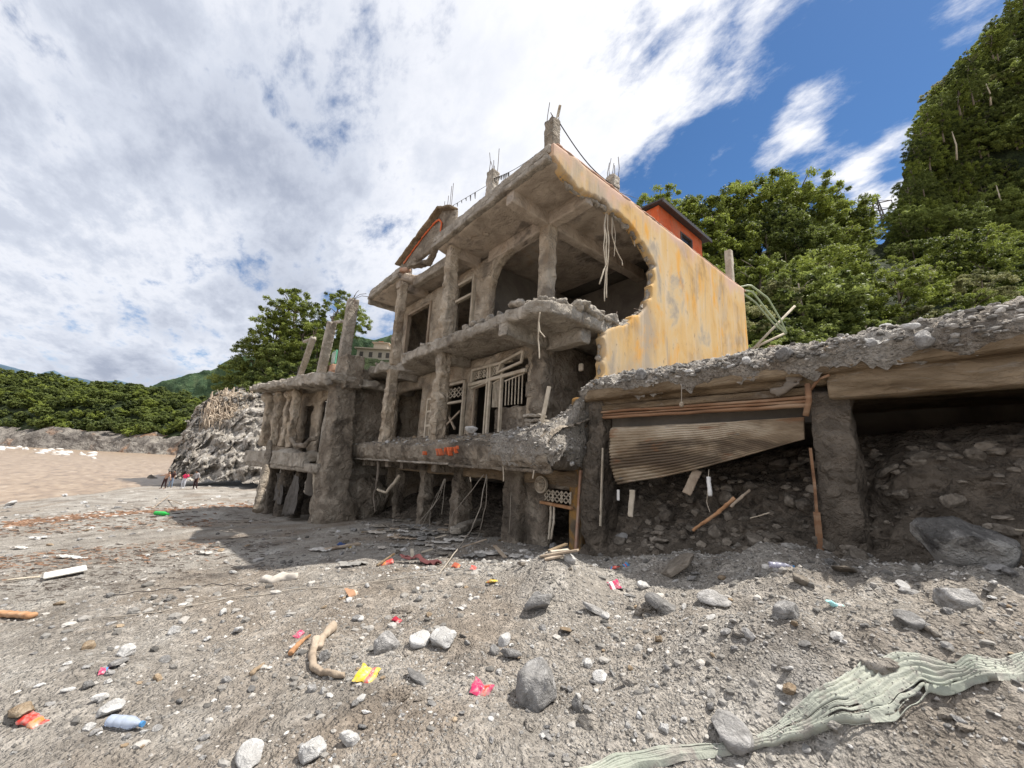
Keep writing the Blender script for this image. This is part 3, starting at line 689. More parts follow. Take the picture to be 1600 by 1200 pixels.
# --- beams
def beam(a, b, w, h, mat=M['ceiling'], seed=0, amp=.02, name='beam'): return H(MB().bar(a, b, w, h).rough(name, mat, house, .03, amp, 3, seed=seed, smooth=0, octv=5, gain=.6))
zb = 7.72
beam((-6.55, 6.25, zb), (-6.55, 5.0, zb + .06), .28, .36, seed=1)
beam((-6.55, 6.3, zb), (-5.25, 6.3, zb), .28, .36, seed=2)
beam((-6.55, 6.3, zb), (-6.55, 10.4, zb), .28, .36, M['ceiling'], seed=3)
beam((-6.5, 6.32, zb - .02), (-9.0, 6.32, zb - .02), .28, .38, seed=4)
beam((B_X, 5.2, zb + .02), (B_X, 6.3, zb + .02), .26, .34, seed=5)
beam((A_X, 5.1, zb + .05), (A_X, 6.3, zb + .05), .26, .34, seed=6)
beam((-12.6, 5.62, 7.86), (-10.0, 5.62, 7.82), .24, .32, M['concrete'], seed=7)
zc = 4.48
beam((-6.5, 6.2, zc), (-6.5, 4.98, zc + .06), .3, .34, M['concrete'], seed=8, amp=.05)
beam((-6.5, 6.35, zc), (-5.32, 6.35, zc), .3, .34, M['concrete'], seed=9, amp=.05)
beam((B_X, 5.2, zc + .03), (B_X, 6.2, zc + .03), .26, .3, M['concrete'], seed=10)
beam((A_X, 5.2, zc + .03), (A_X, 6.2, zc + .03), .26, .3, M['concrete'], seed=11)
beam((-5.35, 6.9, 4.45), (-5.35, 10, 4.45), .24, .3, M['mud'], seed=12)
# cross beam ends showing under the first floor edge
for x in (-14.3, -13.6, -12.3, -11.2, -9.3): beam((x, 5.15, 1.5), (x, 6.2, 1.5), .2, .24, M['mud'], seed=int(-x * 3), amp=.05)
beam((-13.2, 6.1, 1.45), (-5.2, 6.1, 1.45), .25, .3, M['beam'], seed=77, amp=.03)

# --- front walls with openings; window positions are read off the photo on the wall's plane
WY = 6.2
def rx(u0, v0, u1, v1, y=WY):
    a = ony(u0, v0, y); b = ony(u1, v1, y); return (min(a[0], b[0]), max(a[0], b[0]), min(a[2], b[2]), max(a[2], b[2]))
_a = rx(640, 462, 669, 530); d2 = (_a[0], _a[1], 4.9, 7.35)                   # upper door behind column A
_a = rx(712, 450, 738, 500); w2 = (_a[0], _a[1], 5.2, 7.35)                  # upper window beside column B
arch = (-8.78, -6.75, 4.9, 7.52)
wl = wall_xz('front_wall', M['plaster'], -15.0, -6.6, 4.9, 7.7, WY, .24, [d2, w2, arch], house, seed=31); H(wl)
# rounded corner of the arch
H(MB().prism([(-8.8, 7.55), (-8.8, 6.7), (-8.72, 7.0), (-8.6, 7.22), (-8.38, 7.40), (-8.0, 7.5), (-7.6, 7.55)], 'y', WY - .01, WY + .24).rough('arch_corner', M['plaster'], house, .04, .02, 3))
_a = rx(619, 600, 653, 660); d1 = (_a[0], _a[1], 1.9, 4.15)
_a = rx(699, 592, 725, 650); w1 = (_a[0], _a[1], 2.3, 4.05)
_a = rx(741, 575, 820, 650); W1 = (_a[0], _a[1], 2.1, 4.28); print('openings', d2, w2, d1, w1, W1)
H(wall_xz('front_wall', M['plaster'], -15.0, -6.6, 1.9, 4.6, WY, .24, [d1, w1, W1], house, seed=33, amp=.035))
# mud-plastered wall running back beside the open room
H(MB().box(-6.75, 6.5, 1.9, -6.5, 10.4, 4.6).rough('room_wall', M['mud'], house, .07, .07, 2, seed=5))

def frame_xz(name, mat, r, y, w=.06, d=.07, mull=(), trans=(), parent=house, yaw=0):
    """window frame: outer frame plus mullions (fractions) and transoms"""
    x0, x1, z0, z1 = r; mb = MB()
    mb.box(x0, y, z0, x0 + w, y + d, z1).box(x1 - w, y, z0, x1, y + d, z1).box(x0 + w, y, z1 - w, x1 - w, y + d, z1).box(x0 + w, y, z0, x1 - w, y + d, z0 + w)
    for f in mull: xm = x0 + (x1 - x0) * f; mb.box(xm - w / 2, y - .003, z0 + w, xm + w / 2, y + d - .006, z1 - w)
    for f in trans: zm = z0 + (z1 - z0) * f; mb.box(x0 + w, y - .006, zm - w / 2, x1 - w, y + d - .01, zm + w / 2)
    o = mb.build(name, mat, parent, bevel=.006); return H(o)
frame_xz('door_frame', M['wood'], (d2[0] + .02, d2[1] - .02, 4.95, d2[3] - .03), WY - .03, .09, .14)
o = frame_xz('window_frame', M['palewood'], (w2[0] + .02, w2[1] - .02, w2[2], w2[3] - .02), WY - .05, .08, .12, trans=(.72,))
f = frame_xz('window_frame', M['palewood'], (w1[0] + .03, w1[1] - .03, w1[2] - .2, w1[3] - .03), WY - .06, .07, .1, trans=(.68,))
def bars(r, y, n, vertical=True, mat=M['darkmetal'], parent=None, name='window_bars', th=.012):
    mb = MB(); x0, x1, z0, z1 = r
    for i in range(n):
        t = (i + .5) / n
        if vertical: mb.box(x0 + (x1 - x0) * t - th, y, z0, x0 + (x1 - x0) * t + th, y + .02, z1)
        else: mb.box(x0, y, z0 + (z1 - z0) * t - th, x1, y + .02, z0 + (z1 - z0) * t + th)
    return mb
def grille(r, y, name='grille', nx=3, mat=M['palewood'], parent=house):
    """ornamental fanlight grille: diamonds and crosses in a border"""
    x0, x1, z0, z1 = r; mb = MB(); w = .012
    for i in range(nx):
        a = x0 + (x1 - x0) * i / nx; b = x0 + (x1 - x0) * (i + 1) / nx; cx, cz_ = (a + b) / 2, (z0 + z1) / 2
        for p, q in (((a, z0), (b, z1)), ((a, z1), (b, z0)), ((a, cz_), (cx, z1)), ((cx, z1), (b, cz_)), ((b, cz_), (cx, z0)), ((cx, z0), (a, cz_))):
            mb.bar((p[0], y, p[1]), (q[0], y, q[1]), w * 1.6, w * 1.6, up=(0, 1, 0))
        mb.box(b - w, y - .012, z0, b + w, y + .01, z1)
    return H(mb.build(name, mat, parent))
# the big broken window unit: mullions, transom, fanlights, bars hanging
def big_window():
    x0, x1, z0, z1 = W1; y = WY - .07
    fr = MB()
    fr.bar((x0 - .08, y, 3.82), (x1 + .05, y, 3.90), .1, .09).bar((x0 + .0, y, 3.72), (x0 + .88, y - .06, 3.78), .05, .04)
    fr.box(x0, y - .04, 3.9, x0 + .07, y + .05, 4.22).box(x0, y - .04, 4.2, x1 - .5, y + .05, 4.27)
    o = H(fr.build('window_frame', M['palewood'], house, bevel=.008))
    for xx, lean in ((x0 + .93, .0), (x0 + 1.42, .03), (x0 + .82, -.01)):
        H(MB().bar((xx, y - .01, 4.2), (xx + lean, y - .02, 2.35), .07 if xx != x0 + .82 else .05, .08, up=(0, 1, 0)).build('mullion', M['palewood'], house, bevel=.006))
    grille((x0 + .12, x0 + .85, 3.95, 4.18), y, nx=3, parent=house); grille((x0 + 1.0, x0 + 1.36, 3.95, 4.18), y, nx=2, parent=house)
    # fanlight twisted out of the frame
    H(MB().bar((x0 + 1.35, y - .1, 3.97), (x1 + .06, y - .16, 4.07), .06).bar((x0 + 1.45, y - .1, 4.2), (x1 + .08, y - .16, 4.33), .06).bar((x0 + 1.35, y - .1, 3.97), (x0 + 1.47, y - .1, 4.2), .06).bar((x1 + .05, y - .16, 4.07), (x1 + .1, y - .16, 4.34), .06).build('twisted_fanlight', M['palewood'], house, bevel=.006))
    for a, b, n in ((x0 + 1.0, x0 + 1.36, 6), (x0 + 1.5, x1 - .04, 6)):
        m = MB()
        for i in range(n):
            xx = a + (b - a) * (i + .5) / n; zl = 3.05 + .06 * abs(math.sin(i * 3 + a))
            m.bar((xx, y + .03, 3.74 + .02 * i), (xx + .01, y + .03, zl), .022, .022)
        m.bar((a, y + .03, 3.74), (b, y + .03, 3.84), .03); H(m.build('window_bars', M['palewood'], house))
    # panel mud packed behind the bars
    H(MB().box(x0 + .95, WY + .1, 2.0, x1 + .02, WY + .25, 3.1).rough('packed_mud', M['mud'], house, .05, .07, 4))
    H(MB().bar((x0 + .18, y + .02, 3.7), (x0 + .16, y + .02, 2.6), .05).bar((x0 + .18, y + .02, 3.7), (x0 + .8, y + .02, 3.78), .05).build('inner_frame', M['wood'], house))
big_window()
grille((w1[0] + .12, w1[1] - .12, 3.55, 3.85), WY - .03, nx=2)
# loose sticks inside the small window
H(MB().bar((-10.7, 6.25, 2.75), (-10.05, 6.3, 3.15), .05).bar((-10.65, 6.3, 3.0), (-10.1, 6.2, 2.6), .05).build('broken_slat', M['wood'], house))
# white shutter leaf hanging at column B
def shutter_leaf():
    y = 5.95; x0, x1, z0, z1 = -11.55, -10.95, 2.2, 3.62
    mb = MB()
    mb.box(x0, y, z0, x0 + .07, y + .05, z1).box(x1 - .07, y, z0, x1, y + .05, z1)
    for z in (z0, z0 + .5, z0 + .95, z1 - .07): mb.box(x0 + .07, y + .004, z, x1 - .07, y + .046, z + .07)
    mb.box((x0 + x1) / 2 - .02, y + .006, z0 + .07, (x0 + x1) / 2 + .02, y + .04, z1 - .07)
    H(mb.build('shutter_leaf', M['palewood'], house, bevel=.005))
shutter_leaf()
# electric box scar on the wall
H(MB().box(-7.02, WY - .035, 3.25, -6.82, WY + .02, 3.62).build('meter_box', M['mud'], house, bevel=.02))
H(MB().ell((-7.0, WY - .02, 4.0), (.06, .03, .06)).build('lamp_socket', M['plaster'], house, smooth=True))
H(MB().ell((-8.3, 5.6, 7.86), (.09, .09, .03)).build('lamp_rose', M['ceiling'], house, smooth=True))
H(MB().ell((-6.0, 5.6, 4.6), (.05, .05, .03)).build('lamp_rose', M['concrete'], house, smooth=True))

# mud and rubble on the first floor
def fn_mud(V): return np.zeros_like(V)
xs = [-15.3, -14, -12.5, -11, -9.5, -8, -7, -6.2, -5.6, -4.95]
lipz = [2.02, 2.04, 2.05, 2.05, 2.05, 2.05, 2.06, 2.08, 2.1, 2.1]
def row(yf, zf): return [(x, yf(x), zf(i)) for i, x in enumerate(xs)]
def fl():
    rows = [row(lambda x: 5.02, lambda i: 1.60), row(lambda x: 4.93, lambda i: 1.72), row(lambda x: 4.93, lambda i: 2.0), row(lambda x: 5.0, lambda i: lipz[i]), row(lambda x: 5.3, lambda i: lipz[i] + .10 + (i > 6) * .1),
            row(lambda x: 5.8, lambda i: lipz[i] + .18 + (i > 5) * .12), row(lambda x: 6.2, lambda i: lipz[i] + .30 + (i > 5) * .15), row(lambda x: 7.2, lambda i: lipz[i] + .3), row(lambda x: 9.0, lambda i: lipz[i] + .35)]
    def fn(V):
        g = np.zeros_like(V); n = 1 - np.abs(fbm(V * 2.6, 5, 61, .6)) * 2; t = np.clip((V[:, 2] - 1.85) / .4, 0, 1)
        g[:, 2] = n * .10 * t; g[:, 1] = -n * .04 * np.clip((V[:, 2] - 1.7) * 4, 0, 1) + .03 * np.sin(V[:, 0] * 9) * (V[:, 2] < 2.1) * (V[:, 2] > 1.72); return g
    o = loft('balcony_mud', rows, 420, 110, M['mud'], .07, 3.0, kind='stuff', seed=63, parent=house, fn=fn, gain=.6); H(o)
fl()
# pale moulding and the stained fascia under the mud lip
H(MB().bar((-15.6, 5.0, 1.60), (-8.3, 5.0, 1.60), .07, .06).rough('slab_moulding', M['concrete'], house, .03, .015, 6, smooth=1))
H(MB().bar((-8.3, 5.03, 1.58), (-4.95, 5.06, 1.57), .08, .09).rough('slab_moulding', M['mud'], house, .04, .03, 6, smooth=1))
# remains of orange painted strokes on the balcony face
def strokes():
    for (u0, v0, u1, v1, w) in ((684, 701, 686, 712, 3.2), (688, 701, 690, 712, 2.6), (698, 699, 697, 711, 3), (702, 699, 704, 712, 4), (708, 698, 706, 706, 4), (712, 698, 714, 708, 3), (716, 696, 716, 702, 3), (664, 705, 664, 711, 5)):
        a = ony(u0, v0, 4.85); b = ony(u1, v1, 4.85); s = w / F_PX * 9.2
        H(MB().bar(a, b, s * .55, .13, up=(0, 1, 0)).rough('paint_stroke', M['orange'], house, .018, .012, 12, smooth=1))
strokes()
# --- pier at the corner below the yellow wall
H(MB().box(-5.42, 6.0, -.6, -5.11, 6.3, 3.05).rough('corner_pier', M['oldyellow'], house, .045, .03, 4, seed=3))
H(MB().box(-5.38, 6.31, -.6, -5.13, 9.0, 3.0).rough('side_wall_base', M['mud'], house, .06, .06, 3, seed=4))
a = ony(908, 735, 5.97); b = ony(900, 862, 5.97)
H(MB().bar(a, b, .05, .05).build('edge_trim', M['pink'], house))
# ground-floor door with grille, lintel and wall round it
g = rx(852, 762, 892, 786, 5.98)
H(wall_xz('front_wall', M['mud'], -7.0, -5.4, -.5, 1.5, 6.02, .22, [(g[0] + .02, g[1] - .02, -.5, g[2] + .22)], house, seed=44))
grille((g[0], g[1], g[2] - .02, g[2] + .2), 5.97, nx=3, name='door_grille')
H(MB().bar((g[0] - .1, 5.96, g[2] - .06), (g[1] + .05, 5.96, g[2] - .09), .09, .06).build('door_lintel', M['redwood'], house, bevel=.01))
# back mud under the first floor
loft('undercroft_mud', [[(-16, 5.4, -.8), (-13, 5.6, -.55), (-9, 5.6, -.35), (-5.5, 5.8, -.25)], [(-16, 6.4, -.35), (-13, 6.4, -.15), (-9, 6.3, .05), (-5.5, 6.2, .1)],
                        [(-16, 7.2, .1), (-13, 7.2, .3), (-9, 7.2, .35), (-5.5, 7.0, .3)], [(-16, 8.2, .5), (-13, 8.2, .8), (-9, 8.2, .75), (-5.5, 8.2, .6)], [(-16, 9.4, .9), (-13, 9.4, 1.0), (-9, 9.4, 1.0), (-5.5, 9.4, .9)]], 160, 60, M['mudbank'], .18, 1.5, seed=71, gain=.6)

# --- roof stubs with reinforcing bars
def stub(x, y, z0, z1, w, bars_, seed, lean=(0, 0)):
    o = H(MB().box(x - w / 2, y - w / 2, z0, x + w / 2, y + w / 2, z1).rough('roof_stub', M['mud'] if seed == 1 else M['concrete'], house, .03, .03, 7, seed=seed))
    r2 = random.Random(seed)
    for (dx, dy, h) in bars_:
        p = Vector((x + dx * w * .35, y + dy * w * .35, z1 - .1)); pts = [p, p + Vector((r2.gauss(0, .02), 0, h * .5)), p + Vector((r2.gauss(0, .05), 0, h))]
        b_ = MB().tube(pts, .010, 4).build('rebar', M['rebar'], o); b_.matrix_parent_inverse = Matrix.Identity(4)
    return o
stub(-5.42, 5.22, 8.2, 9.18, .27, [(-1, -1, .55), (-.3, .5, .35), (1, 1, .2), (1, -1, .25)], 1)
stub(-8.0, 5.5, 8.2, 9.6, .27, [(-1, -1, .75), (.8, .8, .85), (.4, -1, .4), (-.6, .8, .4), (.1, 0, .5)], 2)
stub(-5.45, 7.45, 8.2, 9.02, .27, [(-1, -1, .5), (-.3, -1, .6), (.5, .3, .45), (1, 1, .7), (0, 0, .5)], 3)
stub(-12.9, 5.4, 8.2, 8.98, .24, [(-1, -1, .45), (0, 0, .4), (1, .5, .38), (.6, -1, .3)], 4)
H(MB().tube([(-5.3, 5.2, 9.1), (-5.27, 5.25, 9.35), (-5.18, 5.2, 9.42)], .02, 5).tube([(-5.3, 5.25, 9.25), (-5.24, 5.25, 9.48)], .035, 6).build('pipe_end', M['palewood'], house))
# low orange gable on the front edge of the roof
def gable():
    y = 5.0; pk = (-10.1, 9.30); lf = (-12.95, 8.50); rg = (-9.3, 8.95)
    H(MB().prism([(lf[0], 8.15), lf, pk, rg, (-9.3, 8.15)], 'y', y + .12, y + .26).rough('gable_panel', M['mud'], house, .045, .03, 3))
    H(MB().bar((lf[0] - .1, y + .08, lf[1] + .02), (pk[0], y + .08, pk[1] + .06), .30, .08, up=(0, 0, 1)).rough('gable_coping', M['beam'], house, .04, .025, 4, seed=1))
    H(MB().bar((pk[0] - .05, y + .08, pk[1] + .04), (rg[0], y + .08, rg[1] + .02), .30, .08).rough('gable_coping', M['beam'], house, .04, .03, 4, seed=2))
    pts = [(-12.6, 8.42), (-12.0, 8.62), (-11.3, 8.85), (-10.6, 9.0), (-10.2, 9.0), (-10.0, 8.8), (-10.05, 8.45)]
    mb = MB()
    for p, q in zip(pts[:-1], pts[1:]): mb.bar((p[0], y + .08, p[1]), (q[0], y + .1, q[1]), .07, .05, up=(0, 1, 0))
    H(mb.rough('gable_band', M['orange'], house, .03, .02, 7, seed=3))
    for x in (-10.05, -9.85, -9.7, -9.6): H(MB().tube([(x, y + .15, 9.05), (x + rnd.gauss(0, .02), y + .15, 9.05 + rnd.uniform(.5, .95))], .009, 4).build('rebar', M['rebar'], house))
    # broken cornice below
    H(MB().bar((-12.75, 5.1, 8.2), (-12.35, 5.2, 8.12), .2, .16).rough('broken_cornice', M['pink'], house, .04, .06, 5, seed=6))
    H(MB().bar((-12.2, 5.2, 8.22), (-11.2, 5.35, 8.02), .3, .14).bar((-11.2, 5.4, 8.05), (-10.1, 5.1, 8.3), .2, .16).rough('broken_cornice', M['mud'], house, .04, .05, 5, seed=8))
gable()
# parapet along the yellow wall: pink coping, plus the rubble on the roof edge
H(MB().bar((XW - .12, 5.1, 8.36), (XW - .12, 9.4, 8.34), .26, .07).rough('parapet_coping', M['pink'], house, .04, .03, 6, seed=12, smooth=1))
H(MB().bar((XW - .12, 9.4, 8.34), (XW - .12, 15.1, 8.34), .25, .05).rough('parapet_coping', M['pink'], house, .04, .015, 6, seed=13, smooth=1))
H(lip([(-5.5, 5.5), (-5.5, 8.6)], 'roof_rubble', M['concrete'], .10, 8.36, 15))
H(MB().box(-5.6, 5.75, 8.2, -5.35, 6.0, 8.55).rough('roof_block', M['concrete'], house, .03, .03, 6))
# bent bars torn out of the rim of the opening and the slab corner
for (u, v, du, dv) in ((1018, 458, -10, 8), (1010, 392, -12, -4), (985, 352, -6, 12), (1002, 488, -12, -6), (1022, 420, -9, 3), (960, 497, 4, -10), (930, 306, -4, 12)):
    a = onx(u, v, XW - .1); b = onx(u + du, v + dv, XW - .15)
    H(MB().tube([a, (a + b) / 2 + [0, .03, .03], b], .009, 4).build('rebar', M['rebar'], house))
# --- hut on the roof
hut = thing('rooftop_hut', 'small orange hut with a dark metal roof standing on the flat roof', 'hut', loc=(-5.9, 10.5, 8.2))
def hutf():
    P = Matrix.Translation((-5.9, 10.5, 8.2)).inverted()
    def K(o): o.matrix_parent_inverse = P; return o
    x0, x1, y0, y1, z0, z1 = -7.2, -5.5, 9.75, 12.45, 8.2, 9.40
    mb = MB()
    wy0, wy1, wz0, wz1 = 11.0, 11.75, 8.62, 9.10
    mb.box(x1 - .12, y0, z0, x1, wy0, z1).box(x1 - .12, wy1, z0, x1, y1, z1).box(x1 - .12, wy0, z0, x1, wy1, wz0).box(x1 - .12, wy0, wz1, x1, wy1, z1)
    mb.box(x0, y0, z0, x1 - .12, y0 + .12, z1).box(x0, y0 + .12, z0, x0 + .12, y1, z1).box(x0 + .12, y1 - .12, z0, x1 - .12, y1, z1)
    K(mb.build('wall', M['orange'], hut))
    w = K(MB().box(x1 - .1, wy0, wz0, x1 + .02, wy0 + .06, wz1).box(x1 - .1, wy1 - .06, wz0, x1 + .02, wy1, wz1).box(x1 - .1, wy0 + .06, wz0, x1 + .02, wy1 - .06, wz0 + .05).box(x1 - .1, wy0 + .06, wz1 - .05, x1 + .02, wy1 - .06, wz1).build('window', M['darkmetal'], hut))
    gp = MB().box(x1 - .07, wy0 + .06, wz0 + .05, x1 - .05, wy1 - .06, wz1 - .05).build('pane', mat_flat('dark_glass', (.03, .035, .04), .1, spec=.6), w)
    rf = K(MB().add([(-7.4, 9.6, 9.55), (-5.3, 9.6, 9.41), (-5.3, 12.7, 9.41), (-7.4, 12.7, 9.55), (-7.4, 9.6, 9.60), (-5.3, 9.6, 9.46), (-5.3, 12.7, 9.46), (-7.4, 12.7, 9.60)], [(0, 3, 2, 1), (4, 5, 6, 7), (0, 1, 5, 4), (1, 2, 6, 5), (2, 3, 7, 6), (3, 0, 4, 7)]).build('roof', M['roofsheet'], hut))
    mr = MB()
    for k in range(21):
        y = 9.65 + k * .15; mr.tube([(-7.4, y, 9.61), (-5.28, y, 9.47)], .022, 5)
    K(mr.build('roof_ridges', M['roofsheet'], hut))
    K(MB().bar((-5.28, 9.6, 9.38), (-5.28, 12.7, 9.38), .04, .10).build('fascia', M['roofsheet'], hut))
hutf()
# pale post at the rear corner of the roof
tag(MB().box(-5.5, 14.2, 8.2, -5.26, 14.44, 9.75).rough('concrete_post', M['palewood'], None, .04, .02, 5), 'pale upright concrete post at the far end of the yellow wall top', 'post')
# ================================================================= SMALL COLLAPSED HOUSE AT THE LEFT
AO = np.array([-14.8, 3.9]); AU = np.array([-.986, -.164]); AV = np.array([-.164, .986])
annex = thing('collapsed_annex', 'small collapsed two-storey concrete house with tilted roof slab left of the big house', 'house', loc=(-17, 5, -.5))
AP = Matrix.Translation((-17, 5, -.5)).inverted()
AM = Matrix(((AU[0], AV[0], 0, AO[0]), (AU[1], AV[1], 0, AO[1]), (0, 0, 1, 0), (0, 0, 0, 1)))
def Q(o): o.matrix_parent_inverse = AP @ AM; return o   # local (along, depth, z)
Q(MB().hexa([(-.75, -.05, -1.0), (.25, -.1, -1.0), (.3, .6, -1.0), (-.75, .9, -1.0), (-.38, .0, 4.4), (.1, -.05, 4.4), (.1, .5, 4.4), (-.38, .7, 4.4)]).ell((-.5, .5, -.3), (.4, .8, .9))
  .rough('mud_pier', M['mud'], annex, .05, .10, 2.2, gain=.62, seed=3, octv=5))
Q(MB().box(-.10, .4, -1.0, .15, 3.2, 4.4).ell((-.2, 1.8, .2), (.35, .9, .8)).ell((-.1, 2.4, 3.0), (.25, .6, .9)).rough('side_wall', M['mud'], annex, .05, .17, 2.6, gain=.64, seed=6, octv=5))
Q(MB().box(-.6, .1, 4.0, .1, .8, 5.25).ell((-.1, .8, 4.6), (.5, .7, .35)).ell((-.0, 2.0, 4.5), (.4, .9, .2)).rough('mud_heap', M['mud'], annex, .06, .1, 3, gain=.6, seed=7))
def aslab(name, pts, z, t, mat, seed, amp=.05):
    mb = MB(); n = len(pts)
    mb.add([(p[0], p[1], z(p[0]) - t) for p in pts] + [(p[0], p[1], z(p[0])) for p in pts], [tuple(range(n))[::-1], tuple(range(n, 2 * n))] + [(i, (i + 1) % n, n + (i + 1) % n, n + i) for i in range(n)])
    return Q(mb.rough(name, mat, annex, .06, amp, 3, seed=seed))
aslab('floor_slab', [(-.1, -.15), (7.3, -.15), (7.3, 3), (-.1, 3)], lambda u: 1.35, .32, M['concrete'], 2)
Q(MB().box(1.0, -.2, 1.2, 7.4, .02, 1.72).ell((3.2, .2, 1.65), (1.0, .35, .22)).ell((1.2, .2, 1.6), (.5, .3, .2)).rough('balcony_wall', M['concrete'], annex, .05, .08, 2.5, seed=8, gain=.6))
aslab('roof_slab', [(-.6, -.3), (2.2, -.55), (7.6, -.4), (7.6, 3), (-.6, 3)], lambda u: 4.45 + .05 * max(0, u - 1), .3, M['concrete'], 3, .13)
Q(MB().bar((2.0, -.45, 4.3), (7.5, -.35, 4.55), .35, .22).bar((-.5, -.35, 4.25), (2.3, -.45, 4.35), .3, .4).rough('roof_edge', M['concrete'], annex, .04, .16, 2.5, seed=5, gain=.62))
for k, (u, w, lean) in enumerate(((6.4, .42, .1), (5.2, .30, .0), (4.1, .34, -.15), (3.3, .3, .1))):
    Q(MB().hexa([(u - w / 2, .0, 1.9), (u + w / 2, .0, 1.9), (u + w / 2, w, 1.9), (u - w / 2, w, 1.9), (u - w / 2 + lean, 0, 4.3), (u + w / 2 + lean, 0, 4.3), (u + w / 2 + lean, w, 4.3), (u - w / 2 + lean, w, 4.3)])
      .ell((u + lean, .1, 4.1), (w * .9, w * .8, .25)).rough('column', M['plaster'], annex, .045, .13, 2.6, seed=20 + k, gain=.6))
Q(MB().hexa([(.25, .02, 1.3), (.5, .02, 1.3), (.5, .3, 1.3), (.25, .3, 1.3), (.1, .02, 4.2), (.35, .02, 4.2), (.35, .3, 4.2), (.1, .3, 4.2)]).rough('column', M['concrete'], annex, .05, .04, 3, seed=30))
Q(MB().hexa([(.75, .5, -1), (.95, .5, -1), (.95, .75, -1), (.75, .75, -1), (.35, -.05, 1.2), (.55, -.05, 1.2), (.55, .2, 1.2), (.35, .2, 1.2)]).rough('post', M['palewood'], annex, .04, .02, 3, seed=33))
wall_cells = [(.75, 2.5, 1.5, 3.85), (3.2, 4.0, 1.5, 3.7), (4.9, 6.2, 2.4, 3.7)]
Q(wall_xz('front_wall', M['plaster'], .3, 7.2, 1.35, 4.3, .75, .2, wall_cells, annex, seed=35, amp=.06))
Q(MB().box(.3, 2.6, -1, 7.2, 2.8, 4.3).build('back_wall', M['darkwall'], annex))
Q(MB().box(7.0, .6, 1.5, 7.2, 2.6, 4.3).rough('end_wall', M['concrete'], annex, .08, .05, 2))
for k, (u, w) in enumerate(((2.9, .35), (4.4, .5), (5.8, .4))):
    Q(MB().box(u - w / 2, .4, -1.3, u + w / 2, .4 + w, 1.1).rough('column', M['mudbank'], annex, .06, .12, 2.4, seed=40 + k, gain=.6))
Q(MB().ell((5.4, 1.9, -1.0), (2.0, .8, .9)).ell((2, 2.0, -1.0), (1.6, .8, .6)).rough('mud_heap', M['mudbank'], annex, .08, .15, 2, gain=.65, seed=45))
# tilted columns left standing on its roof
for k, (b, t, w) in enumerate((((469, 583), (490, 527), .26), ((502, 579), (519, 503), .36), ((533, 584), (552, 468), .40))):
    y = 4.05 + .2 * k; p = ony(b[0], b[1], y); q = ony(t[0], t[1], y)
    o = MB().bar(p - [0, 0, .2], q, w, w, up=(0, 1, 0)).rough('roof_column', M['concrete'], annex, .045, .02, 3, seed=50 + k); o.matrix_parent_inverse = AP
    for j in range(4 + (k == 2) * 2):
        e = q + np.array([rnd.uniform(.2, 1.3) if k == 2 else rnd.gauss(0, .2), rnd.gauss(0, .1), rnd.uniform(-.5, .35) if k == 2 else rnd.uniform(.1, .5)])
        r_ = MB().tube([q, (q + e) / 2 + [0, 0, .1], e], .011, 4).build('rebar', M['rebar'], o); r_.matrix_parent_inverse = Matrix.Identity(4)
# beam fragment joining the columns
p = ony(492, 528, 4.2); q = ony(540, 502, 4.4)
o = MB().bar(p, ony(475, 534, 4.2), .12, .12).bar(ony(519, 504, 4.3), q, .1, .12).rough('tie_beam', M['concrete'], annex, .03, .03, 6); o.matrix_parent_inverse = AP
# green and white board with its brick-red base on that roof
pb = ony(519, 582, 4.6); s_ = 15 / F_PX
b = thing('signboard', 'small green and white striped panel standing on the collapsed house roof', 'signboard', loc=pb)
def panel():
    mb = MB().box(-.3, -.03, .35, .3, .03, .95)
    mb.build('board', mat_flat('green_board', (.16, .45, .30), .5), b)
    m2 = MB()
    for k in range(3): m2.box(-.26 + k * .2, -.045, .4, -.16 + k * .2, -.032, .9)
    m2.build('stripe', mat_flat('white_board', (.7, .72, .7), .5), b)
    MB().box(-.35, -.12, 0, .3, .12, .33).rough('base', M['pink'], b, .04, .02, 5)
panel()
# leaning driftwood post and hanging tarpaulins of the small house
def post_by_pixel(name, label, cat, a, za, b_, yb, r, mat, group=None):
    p = onz(a[0], a[1], za); q = ony(b_[0], b_[1], yb)
    o = MB().tube([p, (p + q) / 2 + [.05, 0, .03], q], r, 7, r * .7).rough(name, mat, None, .035, .03, 5); tag(o, label, cat, group); return o
p = ony(404, 792, 2.1); q = ony(422, 690, 2.35)
tag(MB().tube([p - [0, 0, .15], (p + q) / 2 + [.06, 0, 0], q], .15, 7, .10).rough('leaning_trunk', M['mud'], None, .04, .07, 4), 'bare grey timber post leaning against the left end of the collapsed house', 'timber post')
def cloth(name, label, pts_top, pts_bot, y, mat, fold=.05, cat='tarpaulin', n=26, m=18, seed=1):
    T0 = resample(pts_top, n); B0 = resample(pts_bot, n); t = np.linspace(0, 1, m)[:, None, None]
    V = T0[None] * (1 - t) + B0[None] * t
    ph = np.linspace(0, 1, n)[None, :, None]; V = V + np.array([0, 1, 0]) * fold * (np.sin(ph * 26 + 2 * t * 2) * (0.3 + t)) + vfbm(V.reshape(-1, 3) * 2, 3, seed).reshape(V.shape) * .08
    i = np.arange(m - 1)[:, None] * n + np.arange(n - 1)[None]; Fr = np.stack([i, i + 1, i + 1 + n, i + n], -1).reshape(-1, 4)
    o = put(name, mesh_np(name, V.reshape(-1, 3), Fr), mat); md = o.modifiers.new('thickness', 'SOLIDIFY'); md.thickness = .012
    return tag(o, label, cat)
M['tarp'] = mat_flat('grey_tarpaulin', (.10, .09, .08), .85, var=.4)
py = 3.6
